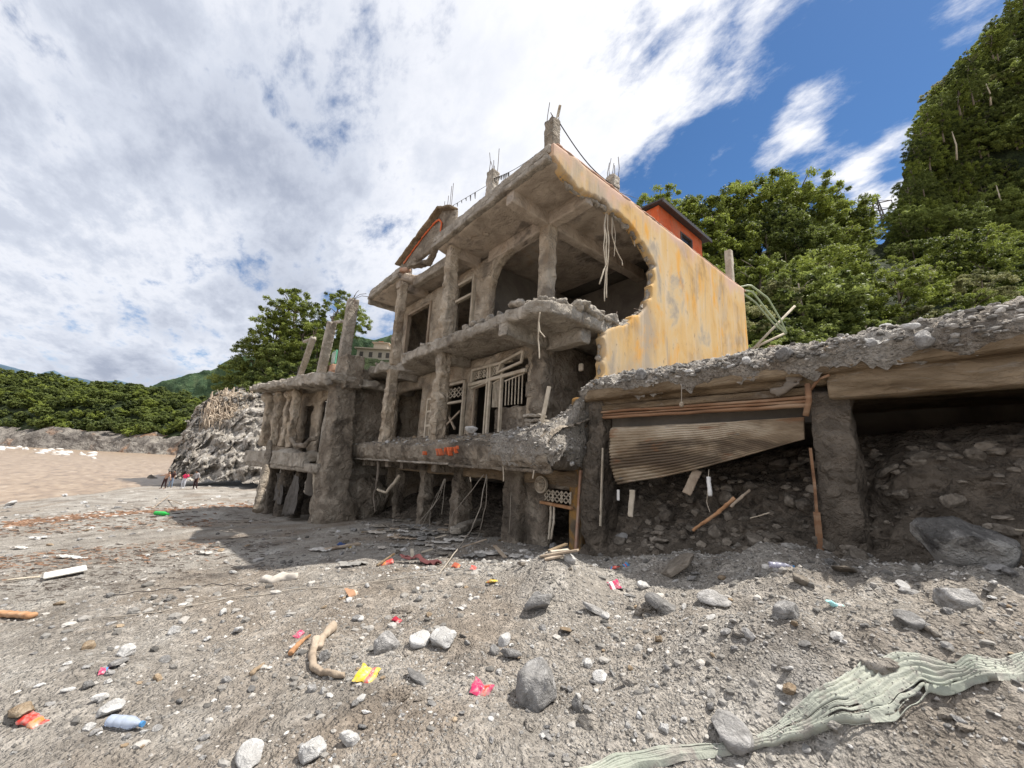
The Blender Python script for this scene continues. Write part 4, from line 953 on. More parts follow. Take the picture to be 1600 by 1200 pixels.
cloth('tarpaulin', 'grey muddy tarpaulin hanging in the lower opening of the collapsed house', [ony(460, 742, py), ony(468, 745, py)], [ony(440, 806, py - .1), ony(462, 804, py - .1)], py, M['tarp'], seed=2)
cloth('tarpaulin', 'dark ragged tarpaulin folded beside the leaning post of the collapsed house', [ony(432, 738, py), ony(440, 740, py)], [ony(430, 782, py), ony(441, 790, py)], py, M['tarp'], seed=4)
# hosepipe-like mud drape in the upper opening
tag(MB().tube([ony(452, 682, 3.5), ony(462, 696, 3.4), ony(476, 696, 3.4), ony(486, 686, 3.5), ony(494, 684, 3.6)], .09, 7).rough('mattress_roll', M['mud'], None, .04, .03, 5), 'muddy rolled bedding sagging over the balcony of the collapsed house', 'bedding')

# ================================================================= SHOP ROW AT THE RIGHT
shop = thing('shop_building', 'mud-filled flat-roofed shop row with thick concrete roof slab and sagging shutter', 'shop', loc=(0, 8, .8))
SP = Matrix.Translation((0, 8, .8)).inverted()
def S(o): o.matrix_parent_inverse = SP; return o
SX1 = 5.0
S(MB().prism([(-5.08, 6.0), (-4.8, 5.82), (SX1, 5.78), (SX1, 12.5), (-5.08, 12.5)], 'z', 2.93, 3.13).rough('roof_slab', M['beam'], shop, .05, .03, 2.4, seed=4, smooth=0, octv=5, gain=.65))
S(MB().box(-1.22, 5.92, 2.62, SX1, 6.2, 2.98).rough('front_beam', M['beam'], shop, .04, .02, 2.2, seed=5, smooth=0, octv=5, gain=.65))
S(MB().box(-5.0, 6.05, 2.84, -1.2, 6.25, 2.98).rough('front_beam', M['beam'], shop, .04, .02, 2.2, seed=6, smooth=0, octv=5, gain=.65))
# recessed shutter box: layered rusty profiles
for k, (z, y, h, m) in enumerate(((2.90, 6.16, .13, 'beam'), (2.76, 6.10, .11, 'beam'), (2.68, 6.04, .045, 'rust'), (2.63, 6.06, .04, 'rust'), (2.575, 6.02, .05, 'rust'))):
    S(MB().bar((-4.7 + .02 * k, y, z + .03), (-1.42, y - .03 * (k % 2), z - .0), .10 if k > 1 else .16, h).rough('shutter_box' if k < 2 else 'shutter_rail', M[m], shop, .025, .012, 3, seed=60 + k, smooth=1))
S(MB().box(-5.1, 6.3, 2.4, -1.3, 6.5, 3.1).build('lintel_wall', M['darkwall'], shop))
# pillar with its bare rusty angle
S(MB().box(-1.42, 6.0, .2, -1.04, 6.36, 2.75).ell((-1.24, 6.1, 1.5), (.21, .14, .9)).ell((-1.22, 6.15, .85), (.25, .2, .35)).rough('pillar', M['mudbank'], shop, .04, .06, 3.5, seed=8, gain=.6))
a1 = [ony(1266, 700, 5.93), ony(1273, 760, 5.93), ony(1276, 800, 5.93), ony(1283, 868, 5.93)]
S(MB().tube([a1[0], a1[1], a1[2]], .016, 4).build('pillar_angle', M['rust'], shop)); S(MB().tube([a1[2], a1[3]], .035, 4).build('pillar_angle', M['rust'], shop))
S(MB().tube([ony(1262, 600, 5.9), ony(1264, 625, 5.88), ony(1259, 650, 5.9)], .035, 6).tube([ony(1264, 612, 5.9), ony(1280, 592, 5.9), ony(1296, 586, 5.85)], .02, 5).build('bent_bracket', M['rust'], shop, smooth=True))
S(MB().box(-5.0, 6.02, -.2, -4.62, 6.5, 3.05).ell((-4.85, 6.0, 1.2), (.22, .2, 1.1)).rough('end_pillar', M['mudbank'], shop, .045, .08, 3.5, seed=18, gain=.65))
S(MB().bar(ony(942, 700, 6.0), ony(938, 822, 5.95), .03, .03).build('door_rail', M['palewood'], shop))
# shutter: sagging corrugated curtain pulled off its left guide
def shutter():
    n, m = 90, 110
    TL, TR = ony(958, 668, 6.10), ony(1257, 652, 6.12); BL, BR = ony(966, 757, 5.95), ony(1257, 686, 6.10)
    s = np.linspace(0, 1, n)[None, :, None]; t = np.linspace(0, 1, m)[:, None, None]
    top = TL * (1 - s) + TR * s; bot = BL * (1 - s) + BR * s
    bot = bot + np.array([0, -.10, -.07]) * np.sin(s * math.pi) ** 1.2 * (1 - s * .3); top = top + np.array([0, -.02, 0.0]) * np.sin(s * math.pi)
    V = top * (1 - t) + bot * t
    V = V + np.array([0, -.22, 0]) * np.sin(t * math.pi) ** .7 * (1 - s) * .9
    V = V + np.array([0, 1, 0]) * .020 * np.sin(t * 2 * math.pi * 19) * np.clip(.25 + 1.2 * t + s * .8, 0, 1)
    V = V + np.array([0, 1, .3]) * .10 * fbm(V.reshape(-1, 3) * 1.5, 4, 7).reshape(m, n, 1) + np.array([0, 1, 0]) * .03 * (1 - np.abs(fbm(V.reshape(-1, 3) * [1.2, 1, 3], 3, 17)) * 3).reshape(m, n, 1)
    i = np.arange(m - 1)[:, None] * n + np.arange(n - 1)[None]; Fr = np.stack([i, i + 1, i + 1 + n, i + n], -1).reshape(-1, 4)
    o = put('roller_shutter', mesh_np('roller_shutter', V.reshape(-1, 3), Fr), M['shutter'], shop); md = o.modifiers.new('thickness', 'SOLIDIFY'); md.thickness = .008; S(o)
shutter()
S(MB().box(-5.1, 9.6, -.5, SX1, 9.8, 3.1).box(SX1 - .2, 6.2, -.5, SX1, 9.59, 3.1).build('rear_wall', M['darkwall'], shop))
# crumpled cloth stuck above the shutter box
M['cloth'] = mat_flat('muddy_cloth', (.20, .17, .14), .9, var=.25)
tag(MB().tube([ony(1205, 612, 5.95), ony(1230, 606, 5.9), ony(1250, 598, 5.9)], .05, 6, .02).tube([ony(1232, 600, 5.9), ony(1228, 590, 5.9), ony(1256, 592, 5.95)], .06, 6, .03).tube([ony(1215, 618, 5.95), ony(1236, 604, 5.88)], .04, 6, .02)
    .rough('cloth_rag', M['cloth'], None, .02, .025, 8), 'dark muddy rag wedged above the rusty shutter box beside the pillar', 'rag')

# mud and boulders packed under the shop roof
def bank():
    X = [-5.05, -4.6, -3.5, -2.5, -1.4, -.6, .5, 2, 4.9]
    Z0 = [.05, .15, .45, .62, .70, .74, .8, .85, .9]
    z1 = [.5, .5, .8, 1.0, 1.05, 1.3, 1.5, 1.5, 1.5]; z2 = [1.5, 1.2, 1.3, 1.5, 1.7, 2.0, 2.15, 2.1, 2.1]; z3 = [2.4, 1.8, 1.8, 2.0, 2.25, 2.35, 2.4, 2.4, 2.4]
    def r(ys, zs): return [(x, y, z) for x, y, z in zip(X, ys, zs)]
    k = len(X)
    rows = [r([5.5] * k, [z - .35 for z in Z0]), r([5.95] * k, [z + .0 for z in Z0]), r([6.35, 6.5, 6.6, 6.6, 6.45, 6.35, 6.3, 6.3, 6.3], z1), r([6.7, 6.9, 7.0, 7.0, 6.9, 6.7, 6.6, 6.6, 6.6], z2), r([7.3, 7.6, 7.8, 7.8, 7.6, 7.3, 7.2, 7.2, 7.2], z3), r([9.6] * k, [z + .2 for z in z3])]
    def fn(V):
        g = np.zeros_like(V); n = 1 - np.abs(fbm(V * 2.4, 4, 81, .6)) * 2.3; g[:, 1] = -n * .13; g[:, 2] = .04 * n; return g
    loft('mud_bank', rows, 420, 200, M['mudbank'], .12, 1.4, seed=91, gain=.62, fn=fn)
bank()
# heap of gravel, mud and stones on the shop roof
def roof_heap():
    X = [-5.1, -4.6, -3.8, -3, -2, -1, 0, 1, 2.5, 5]
    y1 = [6.0, 5.9] + [5.80] * 8
    z1 = [.06, .08, .06, .05, .06, .06, .08, .1, .1, .1]
    z2 = [.22, .24, .20, .18, .19, .20, .24, .32, .3, .3]
    z3 = [.40, .44, .40, .38, .40, .41, .48, .6, .6, .6]
    z4 = [.6, .7, .68, .68, .70, .72, .80, .95, .95, .95]
    def r(ys, zs): return [(x, y, 3.12 + z) for x, y, z in zip(X, ys, zs)]
    rows = [r([y + .06 for y in y1], [-.22] * 10), r([y - .02 for y in y1], [-.06] * 10), r(y1, [z * .7 for z in z1]), r([y + .4 for y in y1], z2), r([y + 1.1 for y in y1], z3), r([y + 2.4 for y in y1], z4), r([y + 4.5 for y in y1], z4), r([12.4] * 10, [.1] * 10)]
    def fn(V):
        g = np.zeros_like(V); n = 1 - np.abs(fbm(V * 3.1, 5, 83, .6)) * 2.3; g[:, 2] = n * .11 + .04 * fbm(V * 11, 3, 84); g[:, 1] = -.05 * n; return g
    tag(loft('roof_rubble_heap', rows, 420, 170, M['ground'], .10, 1.8, seed=95, kind='stuff', gain=.6, fn=fn), 'heap of grey gravel and stones covering the shop roof')
roof_heap()
# mud slope from balcony end up to shop roof, sunlit
def corner_heap():
    X = [-6.6, -6.0, -5.5, -5.1, -4.8]
    rows = [[(x, 4.98, 1.62) for x in X], [(x, 4.9, 1.80) for x in X], [(x, 4.92, z) for x, z in zip(X, (2.1, 2.12, 2.1, 2.0, 1.85))], [(min(x, -4.92), 5.25, z) for x, z in zip(X, (2.25, 2.32, 2.38, 2.35, 2.1))],
            [(min(x, -5.03), 5.7, z) for x, z in zip(X, (2.3, 2.38, 2.5, 2.55, 2.45))], [(min(x, -5.1), 6.05, z) for x, z in zip(X, (2.4, 2.55, 2.8, 3.0, 3.2))], [(x, 6.8, z) for x, z in zip(X, (2.4, 2.6, 2.9, 3.1, 3.3))], [(x, 8, z) for x, z in zip(X, (2.4, 2.4, 2.6, 3.3, 3.4))]]
    rows = [r_ + [(r_[-1][0] + .01, min(r_[-1][1] + .3, 6.15), max(1.9, r_[-1][2] - .5)), (-5.1, min(r_[-1][1] + .6, 6.3), 1.6)] for r_ in rows]
    def fn(V):
        g = np.zeros_like(V); n = 1 - np.abs(fbm(V * 4, 5, 85, .6)) * 2.3; g[:, 2] = n * .10; g[:, 1] = -.03 * n; return g
    tag(loft('corner_rubble', rows, 160, 160, M['ground'], .07, 3, seed=97, kind='stuff', gain=.6, fn=fn), 'sunlit rubble spilling between balcony and shop roof')
corner_heap()
# ================================================================= VEGETATION
def leaf_mat(name, dark, light, sat=1.0):
    m = new_mat(name); nt = m.node_tree; L = nt.links.new; bs = nt.nodes['Principled BSDF']
    at = nt.nodes.new('ShaderNodeAttribute'); at.attribute_name = 'tint'; oi = nt.nodes.new('ShaderNodeObjectInfo')
    ad = nt.nodes.new('ShaderNodeMath'); ad.operation = 'MULTIPLY_ADD'; L(oi.outputs['Random'], ad.inputs[0]); ad.inputs[1].default_value = .5; L(at.outputs['Fac'], ad.inputs[2])
    rp = nt.nodes.new('ShaderNodeValToRGB'); e = rp.color_ramp.elements; e[0].position = .1; e[0].color = (*dark, 1); e[1].position = 1.3 / 1.5; e[1].color = (*light, 1)
    L(ad.outputs[0], rp.inputs[0]); L(rp.outputs[0], bs.inputs['Base Color']); bs.inputs['Roughness'].default_value = .55; bs.inputs['Specular IOR Level'].default_value = .3
    tr = nt.nodes.new('ShaderNodeBsdfTranslucent'); L(rp.outputs[0], tr.inputs[0]); mx = nt.nodes.new('ShaderNodeMixShader'); mx.inputs[0].default_value = .42
    L(bs.outputs[0], mx.inputs[1]); L(tr.outputs[0], mx.inputs[2]); L(mx.outputs[0], nt.nodes['Material Output'].inputs[0]); return m
M['leafA'] = leaf_mat('broad_leaves', (.024, .040, .009), (.27, .32, .065))
M['leafB'] = leaf_mat('dark_leaves', (.014, .028, .008), (.19, .23, .06))
M['leafC'] = leaf_mat('shrub_leaves', (.022, .042, .011), (.27, .32, .085))
M['leafD'] = leaf_mat('pale_leaves', (.07, .09, .03), (.34, .34, .16))
M['bark'] = mat_flat('bark', (.17, .14, .11), .9)
def crown_mesh(name, nl, n, leaf, R, seed, lobe=(.22, .38), flat=.8, centre=.0, fill=.35):
    r = np.random.default_rng(seed)
    c = r.normal(size=(nl, 3)); c /= np.linalg.norm(c, axis=1)[:, None]; c *= (r.uniform(.35, 1, nl) ** .6)[:, None]; c[:, 2] = c[:, 2] * flat
    c = c * (1 - lobe[0]); rl = r.uniform(*lobe, nl)
    k = r.integers(0, nl, n); d = r.normal(size=(n, 3)); d /= np.linalg.norm(d, axis=1)[:, None]; d[:, 2] = np.where(r.random(n) < .6, np.abs(d[:, 2]), d[:, 2])
    rr = np.where(r.random(n) < fill, r.uniform(.3, 1, n), r.uniform(.85, 1.1, n))
    p = c[k] + d * (rl[k] * rr)[:, None] * np.array([1, 1, .75]); p = p + r.normal(size=p.shape) * .02
    p = (p + [0, 0, 0]) * np.array(R)
    nrm = d * .8 + r.normal(size=(n, 3)) * .7 + [0, 0, .35]; nrm /= np.linalg.norm(nrm, axis=1)[:, None]
    t = np.cross(nrm, r.normal(size=(n, 3))); t /= np.linalg.norm(t, axis=1)[:, None]; b = np.cross(nrm, t)
    s = leaf * r.uniform(.6, 1.4, n)[:, None]
    V = np.stack([p - t * s, p - b * s * .55 + nrm * s * .1, p + t * s, p + b * s * .55 + nrm * s * .1], 1).reshape(-1, 3)
    F = np.arange(n * 4).reshape(-1, 4); ct = r.uniform(0, .7, nl)
    tint = np.repeat(np.clip(ct[k] + r.uniform(-.15, .35, n), 0, 1), 4)
    return mesh_np(name, V, F, False, tint)
def trunk_mesh(name, h, r0, seed, limbs=6, spread=.2):
    r = random.Random(seed); mb = MB(); top = Vector((r.gauss(0, .04) * h, r.gauss(0, .04) * h, h * .8))
    pts = [Vector((0, 0, -h * .1)), Vector((r.gauss(0, .02) * h, 0, h * .3)), top * .7 + Vector((0, 0, 0)), top]
    mb.tube(pts, r0, 7, r0 * .35)
    for i in range(limbs):
        t = r.uniform(.4, .95); b = top * t; a = r.uniform(0, 6.28); e = b + Vector((math.cos(a) * spread * h, math.sin(a) * spread * h, r.uniform(.1, .25) * h))
        mb.tube([b, (b + e) / 2 + Vector((0, 0, .03 * h)), e], r0 * .4, 5, r0 * .12)
    return mb.mesh(name, True)
KIND = {   # unit-height trees: crown centre at .62
    'broad': (crown_mesh('broad_crown', 150, 17000, .0125, (.42, .42, .44), 1, (.05, .14), flat=.95, fill=.45), 'leafA', .60),
    'round': (crown_mesh('round_crown', 170, 17000, .0115, (.40, .40, .46), 2, (.05, .12), flat=.95, fill=.45), 'leafB', .58),
    'tall': (crown_mesh('tall_crown', 120, 14000, .012, (.27, .27, .48), 3, (.06, .15), flat=1, fill=.4), 'leafA', .54),
    'sparse': (crown_mesh('sparse_crown', 60, 6500, .0135, (.36, .36, .40), 4, (.05, .14), flat=1, fill=.3), 'leafA', .64),
    'shrub': (crown_mesh('shrub_crown', 150, 15000, .018, (.60, .60, .52), 5, (.05, .14), flat=.95, fill=.45), 'leafC', .42),
    'pale': (crown_mesh('pale_crown', 100, 11000, .019, (.56, .56, .52), 6, (.05, .13), flat=.95, fill=.4), 'leafD', .44),
}
for k, (me, mt, _) in KIND.items(): me.materials.append(M[mt])
TR = {k: trunk_mesh(k + '_trunk', 1.0, .022 if k not in ('shrub', 'pale') else .02, i) for i, k in enumerate(KIND)}
for me in TR.values(): me.materials.append(M['bark'])
def tree(name, label, cat, group, kind, base, h, rz=None, wide=1.0):
    e = thing(name, label, cat, group, base); e.rotation_euler = (0, 0, rnd.uniform(0, 6.28) if rz is None else rz)
    e.scale = (h * wide, h * wide, h)
    me, mt, cz = KIND[kind]
    o = put('crown', me, None, e); o.location = (0, 0, cz); put('trunk', TR[kind], None, e)
    return e
def inview(p, m=80):
    q = MC.T @ (np.array(p) - [0, 0, EYE])
    if q[2] < 1: return None
    u, v = 800 + F_PX * q[0] / q[2], 600 - F_PX * q[1] / q[2]
    return (u, v) if (-m < u < 1600 + m and -m - 40 < v < 1200) else None
names = {'broad': 'broadleaf_tree', 'round': 'dark_tree', 'tall': 'tall_tree', 'sparse': 'sparse_tree', 'shrub': 'shrub', 'pale': 'pale_shrub'}
looks = {'broad': 'olive-green broad-crowned tree', 'round': 'dark green dense round tree', 'tall': 'narrow tall olive tree', 'sparse': 'thin-crowned tree with gaps of sky', 'shrub': 'green leafy shrub', 'pale': 'pale yellowish-green flowering shrub'}
# skyline trees behind the hut: (u, v of the top, distance, height, kind)
sky_trees = [(1040, 303, 54, 10, 'broad', 'directly above the orange hut roof'), (1082, 318, 56, 11, 'round', 'just right of the orange hut'), (1110, 308, 54, 11, 'broad', 'between the hut and the tallest skyline trees'), (1150, 290, 56, 12, 'tall', 'second from left on the skyline behind the yellow wall'),
             (1178, 286, 55, 12, 'broad', 'tallest on the skyline above the pale post'), (1215, 284, 57, 12, 'tall', 'narrow top on the middle of the wooded skyline'), (1245, 286, 55, 12, 'broad', 'right of the middle of the wooded skyline'), (1272, 300, 57, 11, 'round', 'dark crown near the right end of the skyline row'),
             (1302, 312, 56, 11, 'broad', 'last but one before the pylon gap'), (1312, 326, 55, 10, 'tall', 'standing apart at the right end of the row before the pylon'), (1195, 330, 50, 10, 'round', 'one tier below the tallest skyline tree'), (1130, 345, 50, 10, 'broad', 'behind the rear end of the hut'),
             (1250, 345, 50, 10, 'round', 'dark crown below the right part of the skyline'), (1090, 370, 49, 9, 'broad', 'low behind the top of the yellow wall'), (1300, 365, 50, 9, 'broad', 'below the two end trees of the skyline row'), (1010, 340, 56, 9, 'broad', 'leftmost, peeping over the roof stub')]
for (u, v, d_, h, k, where) in sky_trees:
    t = dep(u, v, d_); tree(names[k], looks[k] + ' ' + where, 'tree', 'trees on the skyline behind the yellow wall', k, t - [0, 0, h * .99], h, wide=1.15)
r2 = random.Random(11); cnt = 0
def scatter(lname, nU, nV, v0, v1, kinds, hmin, hmax, group, phrase, sink=.15, umax=1.0, cat='tree', keep=None, wide=1.2):
    global cnt
    for i in range(nU):
        for j in range(nV):
            p = lp(lname, (i + r2.uniform(.1, .9)) / nU * umax, v0 + (v1 - v0) * (j + r2.uniform(.1, .9)) / nV); q = inview(p)
            if q is None or (keep and not keep(*q)): continue
            k = r2.choices([a for a, _ in kinds], [b for _, b in kinds])[0]; h = r2.uniform(hmin, hmax)
            if 1335 < q[0] < 1440 and q[1] - h * F_PX / np.linalg.norm(p) < 380: continue
            zn = 'near the right edge' if q[0] > 1500 else 'right of the pylon' if q[0] > 1380 else 'left of the pylon' if q[0] > 1250 else 'near the yellow wall'
            if lname == 'cliff_hillside': zn = 'at the crest' if q[1] < 60 + max(0, 1500 - q[0]) * 1.2 else 'upper part' if q[1] < 170 else 'middle part' if q[1] < 290 else 'lower part'; zn += ', ' + ('far right' if q[0] > 1540 else 'centre' if q[0] > 1460 else 'left rim')
            tree(names[k], looks[k] + ' ' + phrase + ', ' + zn, 'shrub' if k in ('shrub', 'pale') else 'tree', group, k, p - [0, 0, h * sink], h, wide=wide); cnt += 1
scatter('wooded_slope', 22, 3, .28, .74, [('broad', 4), ('round', 3), ('tall', 3), ('shrub', 1)], 4.5, 8.5, 'trees on the slope behind the shop roof', 'behind the shop roof', keep=lambda u, v: u > 1000 and not (1325 < u < 1450 and v < 425))
scatter('wooded_slope', 26, 2, .08, .34, [('shrub', 5), ('pale', 1.2), ('broad', 1)], 3.0, 4.6, 'shrubs on the slope just behind the shop roof', 'low, just above the shop roof rubble', .1, keep=lambda u, v: u > 1130)
scatter('cliff_hillside', 34, 16, .02, .80, [('shrub', 3), ('round', 6), ('broad', 2), ('tall', 3), ('sparse', 2), ('pale', .2)], 2.8, 6.2, 'trees clinging to the steep hillside', 'on the steep hillside', .35, umax=.62, wide=1.15,
        keep=lambda u, v: not (r2.random() < .35 and 1480 < u < 1620 and 250 + (u - 1480) * -.05 < v < 345))
for (u, v, d_, h, k, w) in ((1527, 425, 36, 4.0, 'pale', 'large and sunlit, above the middle of the shop roof rubble'), (1290, 455, 36, 3.2, 'shrub', 'bright, left of the dark hollow above the shop roof'), (1215, 440, 36, 3.6, 'pale', 'close behind the far end of the yellow wall'), (1420, 420, 38, 3.4, 'pale', 'small, sunlit, left of the large pale one')):
    t = dep(u, v, d_); tree(names[k], looks[k] + ' ' + w, 'shrub', None, k, t - [0, 0, h * .9], h)
crest = [(1562, 5), (1548, 30), (1530, 52), (1512, 80), (1495, 100), (1476, 128), (1458, 150), (1442, 172), (1430, 196), (1420, 222), (1411, 250), (1408, 282), (1410, 312), (1402, 338), (1580, -20), (1545, 60), (1505, 120), (1460, 180), (1440, 225), (1430, 270), (1440, 310), (1425, 345), (1400, 372), (1470, 345), (1450, 380), (1500, 390), (1420, 395)]
for n_, (u, v) in enumerate(crest):
    h = r2.uniform(3.2, 6.0); d_ = 66 - (v / 60); k = ['tall', 'round', 'broad', 'sparse', 'round'][n_ % 5]; t = dep(u + 8 + r2.uniform(-4, 8), v, d_)
    tree(names[k], looks[k] + ' on the outline of the steep hillside, ' + ['top', 'high', 'middle', 'low', 'foot'][min(4, max(0, int(v / 80)))] + ' of it', 'tree', 'trees on the outline of the steep hillside', k, t - [0, 0, h * .97], h, wide=1.1)
foot = [(1405, 330), (1418, 352), (1432, 330), (1445, 350), (1460, 330), (1400, 385), (1425, 380), (1448, 384), (1475, 368), (1490, 350), (1510, 372), (1530, 385), (1552, 378), (1575, 372), (1600, 380), (1390, 405), (1415, 410), (1440, 412), (1470, 402), (1500, 405), (1540, 408), (1580, 402)]
for n_, (u, v) in enumerate(foot):
    h = r2.uniform(2.6, 4.2); k = ['shrub', 'round', 'shrub', 'broad'][n_ % 4]; t = dep(u, v, 58 - (v - 330) / 12)
    tree(names[k], looks[k] + ' covering the foot of the steep hillside, ' + ('upper' if v < 365 else 'lower') + ' band, ' + ('left' if u < 1450 else 'right') + ' part', 'shrub' if k == 'shrub' else 'tree', 'growth at the foot of the steep hillside', k, t - [0, 0, h * .9], h, wide=1.3)
# bare pale trunks on the cliff
for (u, v0, v1, d_) in ((1487, 205, 250, 62), (1556, 288, 340, 58), (1540, 130, 165, 64)):
    a = dep(u, v0, d_); b_ = dep(u + 8, v1, d_)
    tag(MB().tube([b_, (a + b_) / 2 + [.2, 0, 0], a], .15, 6, .06).build('dead_tree', M['palewood'], smooth=True), {1487: 'pale bare trunk high on the steep hillside', 1556: 'pale bare trunk beside the bare earth patch of the hillside', 1540: 'short pale bare trunk near the top of the hillside'}[u], 'dead tree')
# clump on the knoll at the left
kn = [(453, 452, 47, 9, 'sparse', 'tallest on the left knoll, rising above the clump'), (470, 470, 47, 8, 'broad', 'just under the tallest tree of the left knoll'), (432, 498, 46, 8, 'broad', 'on the left shoulder of the knoll'), (405, 530, 46, 7, 'round', 'low at the left foot of the knoll'), (480, 505, 45, 8, 'broad', 'in the middle of the knoll clump'), (388, 560, 46, 6, 'shrub', 'leftmost at the foot of the knoll'),
      (445, 535, 44, 7, 'round', 'in front of the middle of the knoll'), (505, 525, 44, 7, 'round', 'behind the tilted roof columns'), (420, 575, 42, 5, 'shrub', 'low in front of the knoll above the outcrop'), (528, 457, 48, 7, 'sparse', 'right-hand one between the tilted columns, seen against the sky'), (552, 478, 46, 6, 'broad', 'right beside the tallest tilted column'), (470, 560, 42, 5.5, 'shrub', 'behind the roof of the collapsed house'), (515, 500, 47, 6, 'broad', 'between the second and third tilted columns')]
for (u, v, d_, h, k, w) in kn:
    h *= 1.12; t = dep(u, v, d_ * 1.32); tree(names[k], looks[k] + ' ' + w, 'shrub' if k == 'shrub' else 'tree', 'trees on the knoll behind the collapsed house', k, t - [0, 0, h * .97], h, wide=1.1)
# forest on the far bank: each tree one mesh, too far off to show a trunk
fc = [crown_mesh('far_crown', 50, 2600, .048, (.55, .55, .5), 40 + i, (.1, .22), fill=.4) for i in range(4)]
for i, m_ in enumerate(fc): m_.materials.append(M['leafA'] if i == 0 else M['leafB'])
def far_trees():
    n = 0
    for j in range(9):
        for i in range(46):
            p = lp('far_forest_slope', (i + r2.random()) / 46, .02 + .66 * (j + r2.random() * .9) / 9); q = inview(p, 10)
            if q is None or q[0] > 410 or n > 285: continue
            h = r2.uniform(9, 15); o = put('forest_tree', fc[r2.randrange(4)], None); o.location = p + [0, 0, h * .3]; o.scale = (h * .75, h * .75, h * .8); o.rotation_euler = (0, 0, r2.uniform(0, 6))
            zn = ['at the far left', 'left of the middle', 'right of the middle', 'towards the rock outcrop'][min(3, max(0, int(q[0] / 90)))]; rw = ['front-row tree', 'second-row tree', 'mid-slope tree', 'upper-slope tree', 'crest tree'][min(4, j // 2)]
            tag(o, rw + ' in the forest across the river, ' + zn, 'tree', 'forest trees across the river'); n += 1
far_trees()

# far house above the knoll
fh = thing('hill_house', 'distant pale flat-roofed concrete house on the hill behind the tilted columns', 'house', loc=dep(592, 548, 70))
def hill_house():
    w = M['palewood']; wl = mat_flat('cream_wall', (.48, .42, .34), .8)
    b_ = MB().box(-3.4, -1, -2.2, 2.6, 3, -.1).box(-.8, -.6, .1, 1.6, 3, 1.2).build('wall', wl, fh)
    MB().box(-3.8, -1.4, -.1, 3.0, 3.4, .1).box(-1.1, -.9, 1.2, 1.9, 3.3, 1.35).build('roof', mat_flat('cream_slab', (.5, .42, .33), .8), fh)
    for x in (-2.6, -1.0, .6, 1.9): MB().box(x - .3, -1.05, -1.5, x + .3, -.98, -.6).build('window', M['darkmetal'], fh)
    MB().box(-.3, .2, 1.35, .5, 1.1, 1.8).build('water_tank', mat_flat('brick_red', (.4, .16, .10), .8), fh)
hill_house()
fh.rotation_euler = (0, 0, math.radians(52))
# pylon on the saddle
py_ = thing('power_pylon', 'steel lattice power pylon standing against the sky on the saddle of the hill', 'pylon', loc=dep(1378, 385, 140))
def pylon():
    H_ = 20.0; mb = MB(); w = lambda z: 2.3 * (1 - z / H_) ** 1.0 + .35
    lv = [0, 3, 6, 8.5, 11, 13, 15, 17, 18.5, H_]
    for s in ((1, 1), (1, -1), (-1, 1), (-1, -1)):
        for a, b in zip(lv[:-1], lv[1:]): mb.bar((s[0] * w(a), s[1] * w(a), a), (s[0] * w(b), s[1] * w(b), b), .30)
    mb.build('leg_frame', M['darkmetal'], py_); m2 = MB()
    for a, b in zip(lv[:-1], lv[1:]):
        for f_ in range(4):
            c = [(1, 1), (1, -1), (-1, -1), (-1, 1)]; p, q = c[f_], c[(f_ + 1) % 4]
            m2.bar((p[0] * w(a), p[1] * w(a), a), (q[0] * w(b), q[1] * w(b), b), .16); m2.bar((q[0] * w(a), q[1] * w(a), a), (p[0] * w(b), p[1] * w(b), b), .11)
    m2.build('bracing', M['darkmetal'], py_)
    for z in (11, 14, 17):
        m3 = MB(); L_ = 5.5 - (z - 11) * .2
        m3.bar((-L_, 0, z), (L_, 0, z), .28).bar((-L_, 0, z), (0, 0, z + 1.2), .12).bar((L_, 0, z), (0, 0, z + 1.2), .12)
        for x in (-L_, L_): m3.tube([(x, 0, z), (x, 0, z - 1.3)], .14, 5)
        m3.build('cross_arm', M['darkmetal'], py_)
pylon(); py_.rotation_euler = (0, 0, math.radians(20))
# ================================================================= STONES
def rock_mesh(name, seed, sub=4, cuts=9, amp=.05, el=(1, .8, .65)):
    bm = bmesh.new(); bmesh.ops.create_icosphere(bm, subdivisions=sub, radius=1.0)
    co = np.array([v.co[:] for v in bm.verts]); fc_ = np.array([[v.index for v in f.verts] for f in bm.faces]); bm.free()
    r = np.random.default_rng(seed)
    for _ in range(cuts):
        n = r.normal(size=3); n /= np.linalg.norm(n); d = r.uniform(.55, .85); s = co @ n - d; co = co - np.clip(s, 0, None)[:, None] * n[None] * .92
    co = co * np.array(el); co = co + vfbm(co * 2.2 + seed, 5, seed, .58) * amp * 2.2
    return mesh_np(name, co, fc_)
RK = [rock_mesh('rock', s, 4, 7 + s % 5, .05 + .02 * (s % 3), el) for s, el in enumerate([(1, .8, .65), (1, .6, .5), (1, .9, .8), (1, .7, .45), (1, .95, .55), (1, .5, .4), (.9, .8, .9), (1, .75, .35)])]
RMAT = {}
def rmesh(i, mat):
    if (i, mat) not in RMAT:
        m = RK[i].copy(); m.materials.clear(); m.materials.append(M[mat]); m.name = 'rock'; RMAT[(i, mat)] = m
    return RMAT[(i, mat)]
def rock(loc, s, mat='rock', i=None, label=None, group=None, rot=None, sink=.3, name='rock', cat='rock', parent=None):
    i = rnd.randrange(8) if i is None else i
    o = bpy.data.objects.new(name, rmesh(i, mat)); link(o, parent)
    sc = s if isinstance(s, tuple) else (s, s * rnd.uniform(.75, 1.1), s * rnd.uniform(.7, 1.1))
    o.scale = sc; o.rotation_euler = rot if rot else (rnd.gauss(0, .3), rnd.gauss(0, .3), rnd.uniform(0, 6.28))
    o.location = (loc[0], loc[1], loc[2] + sc[2] * .6 * (1 - 2 * sink))
    if label: tag(o, label, cat, group)
    return o
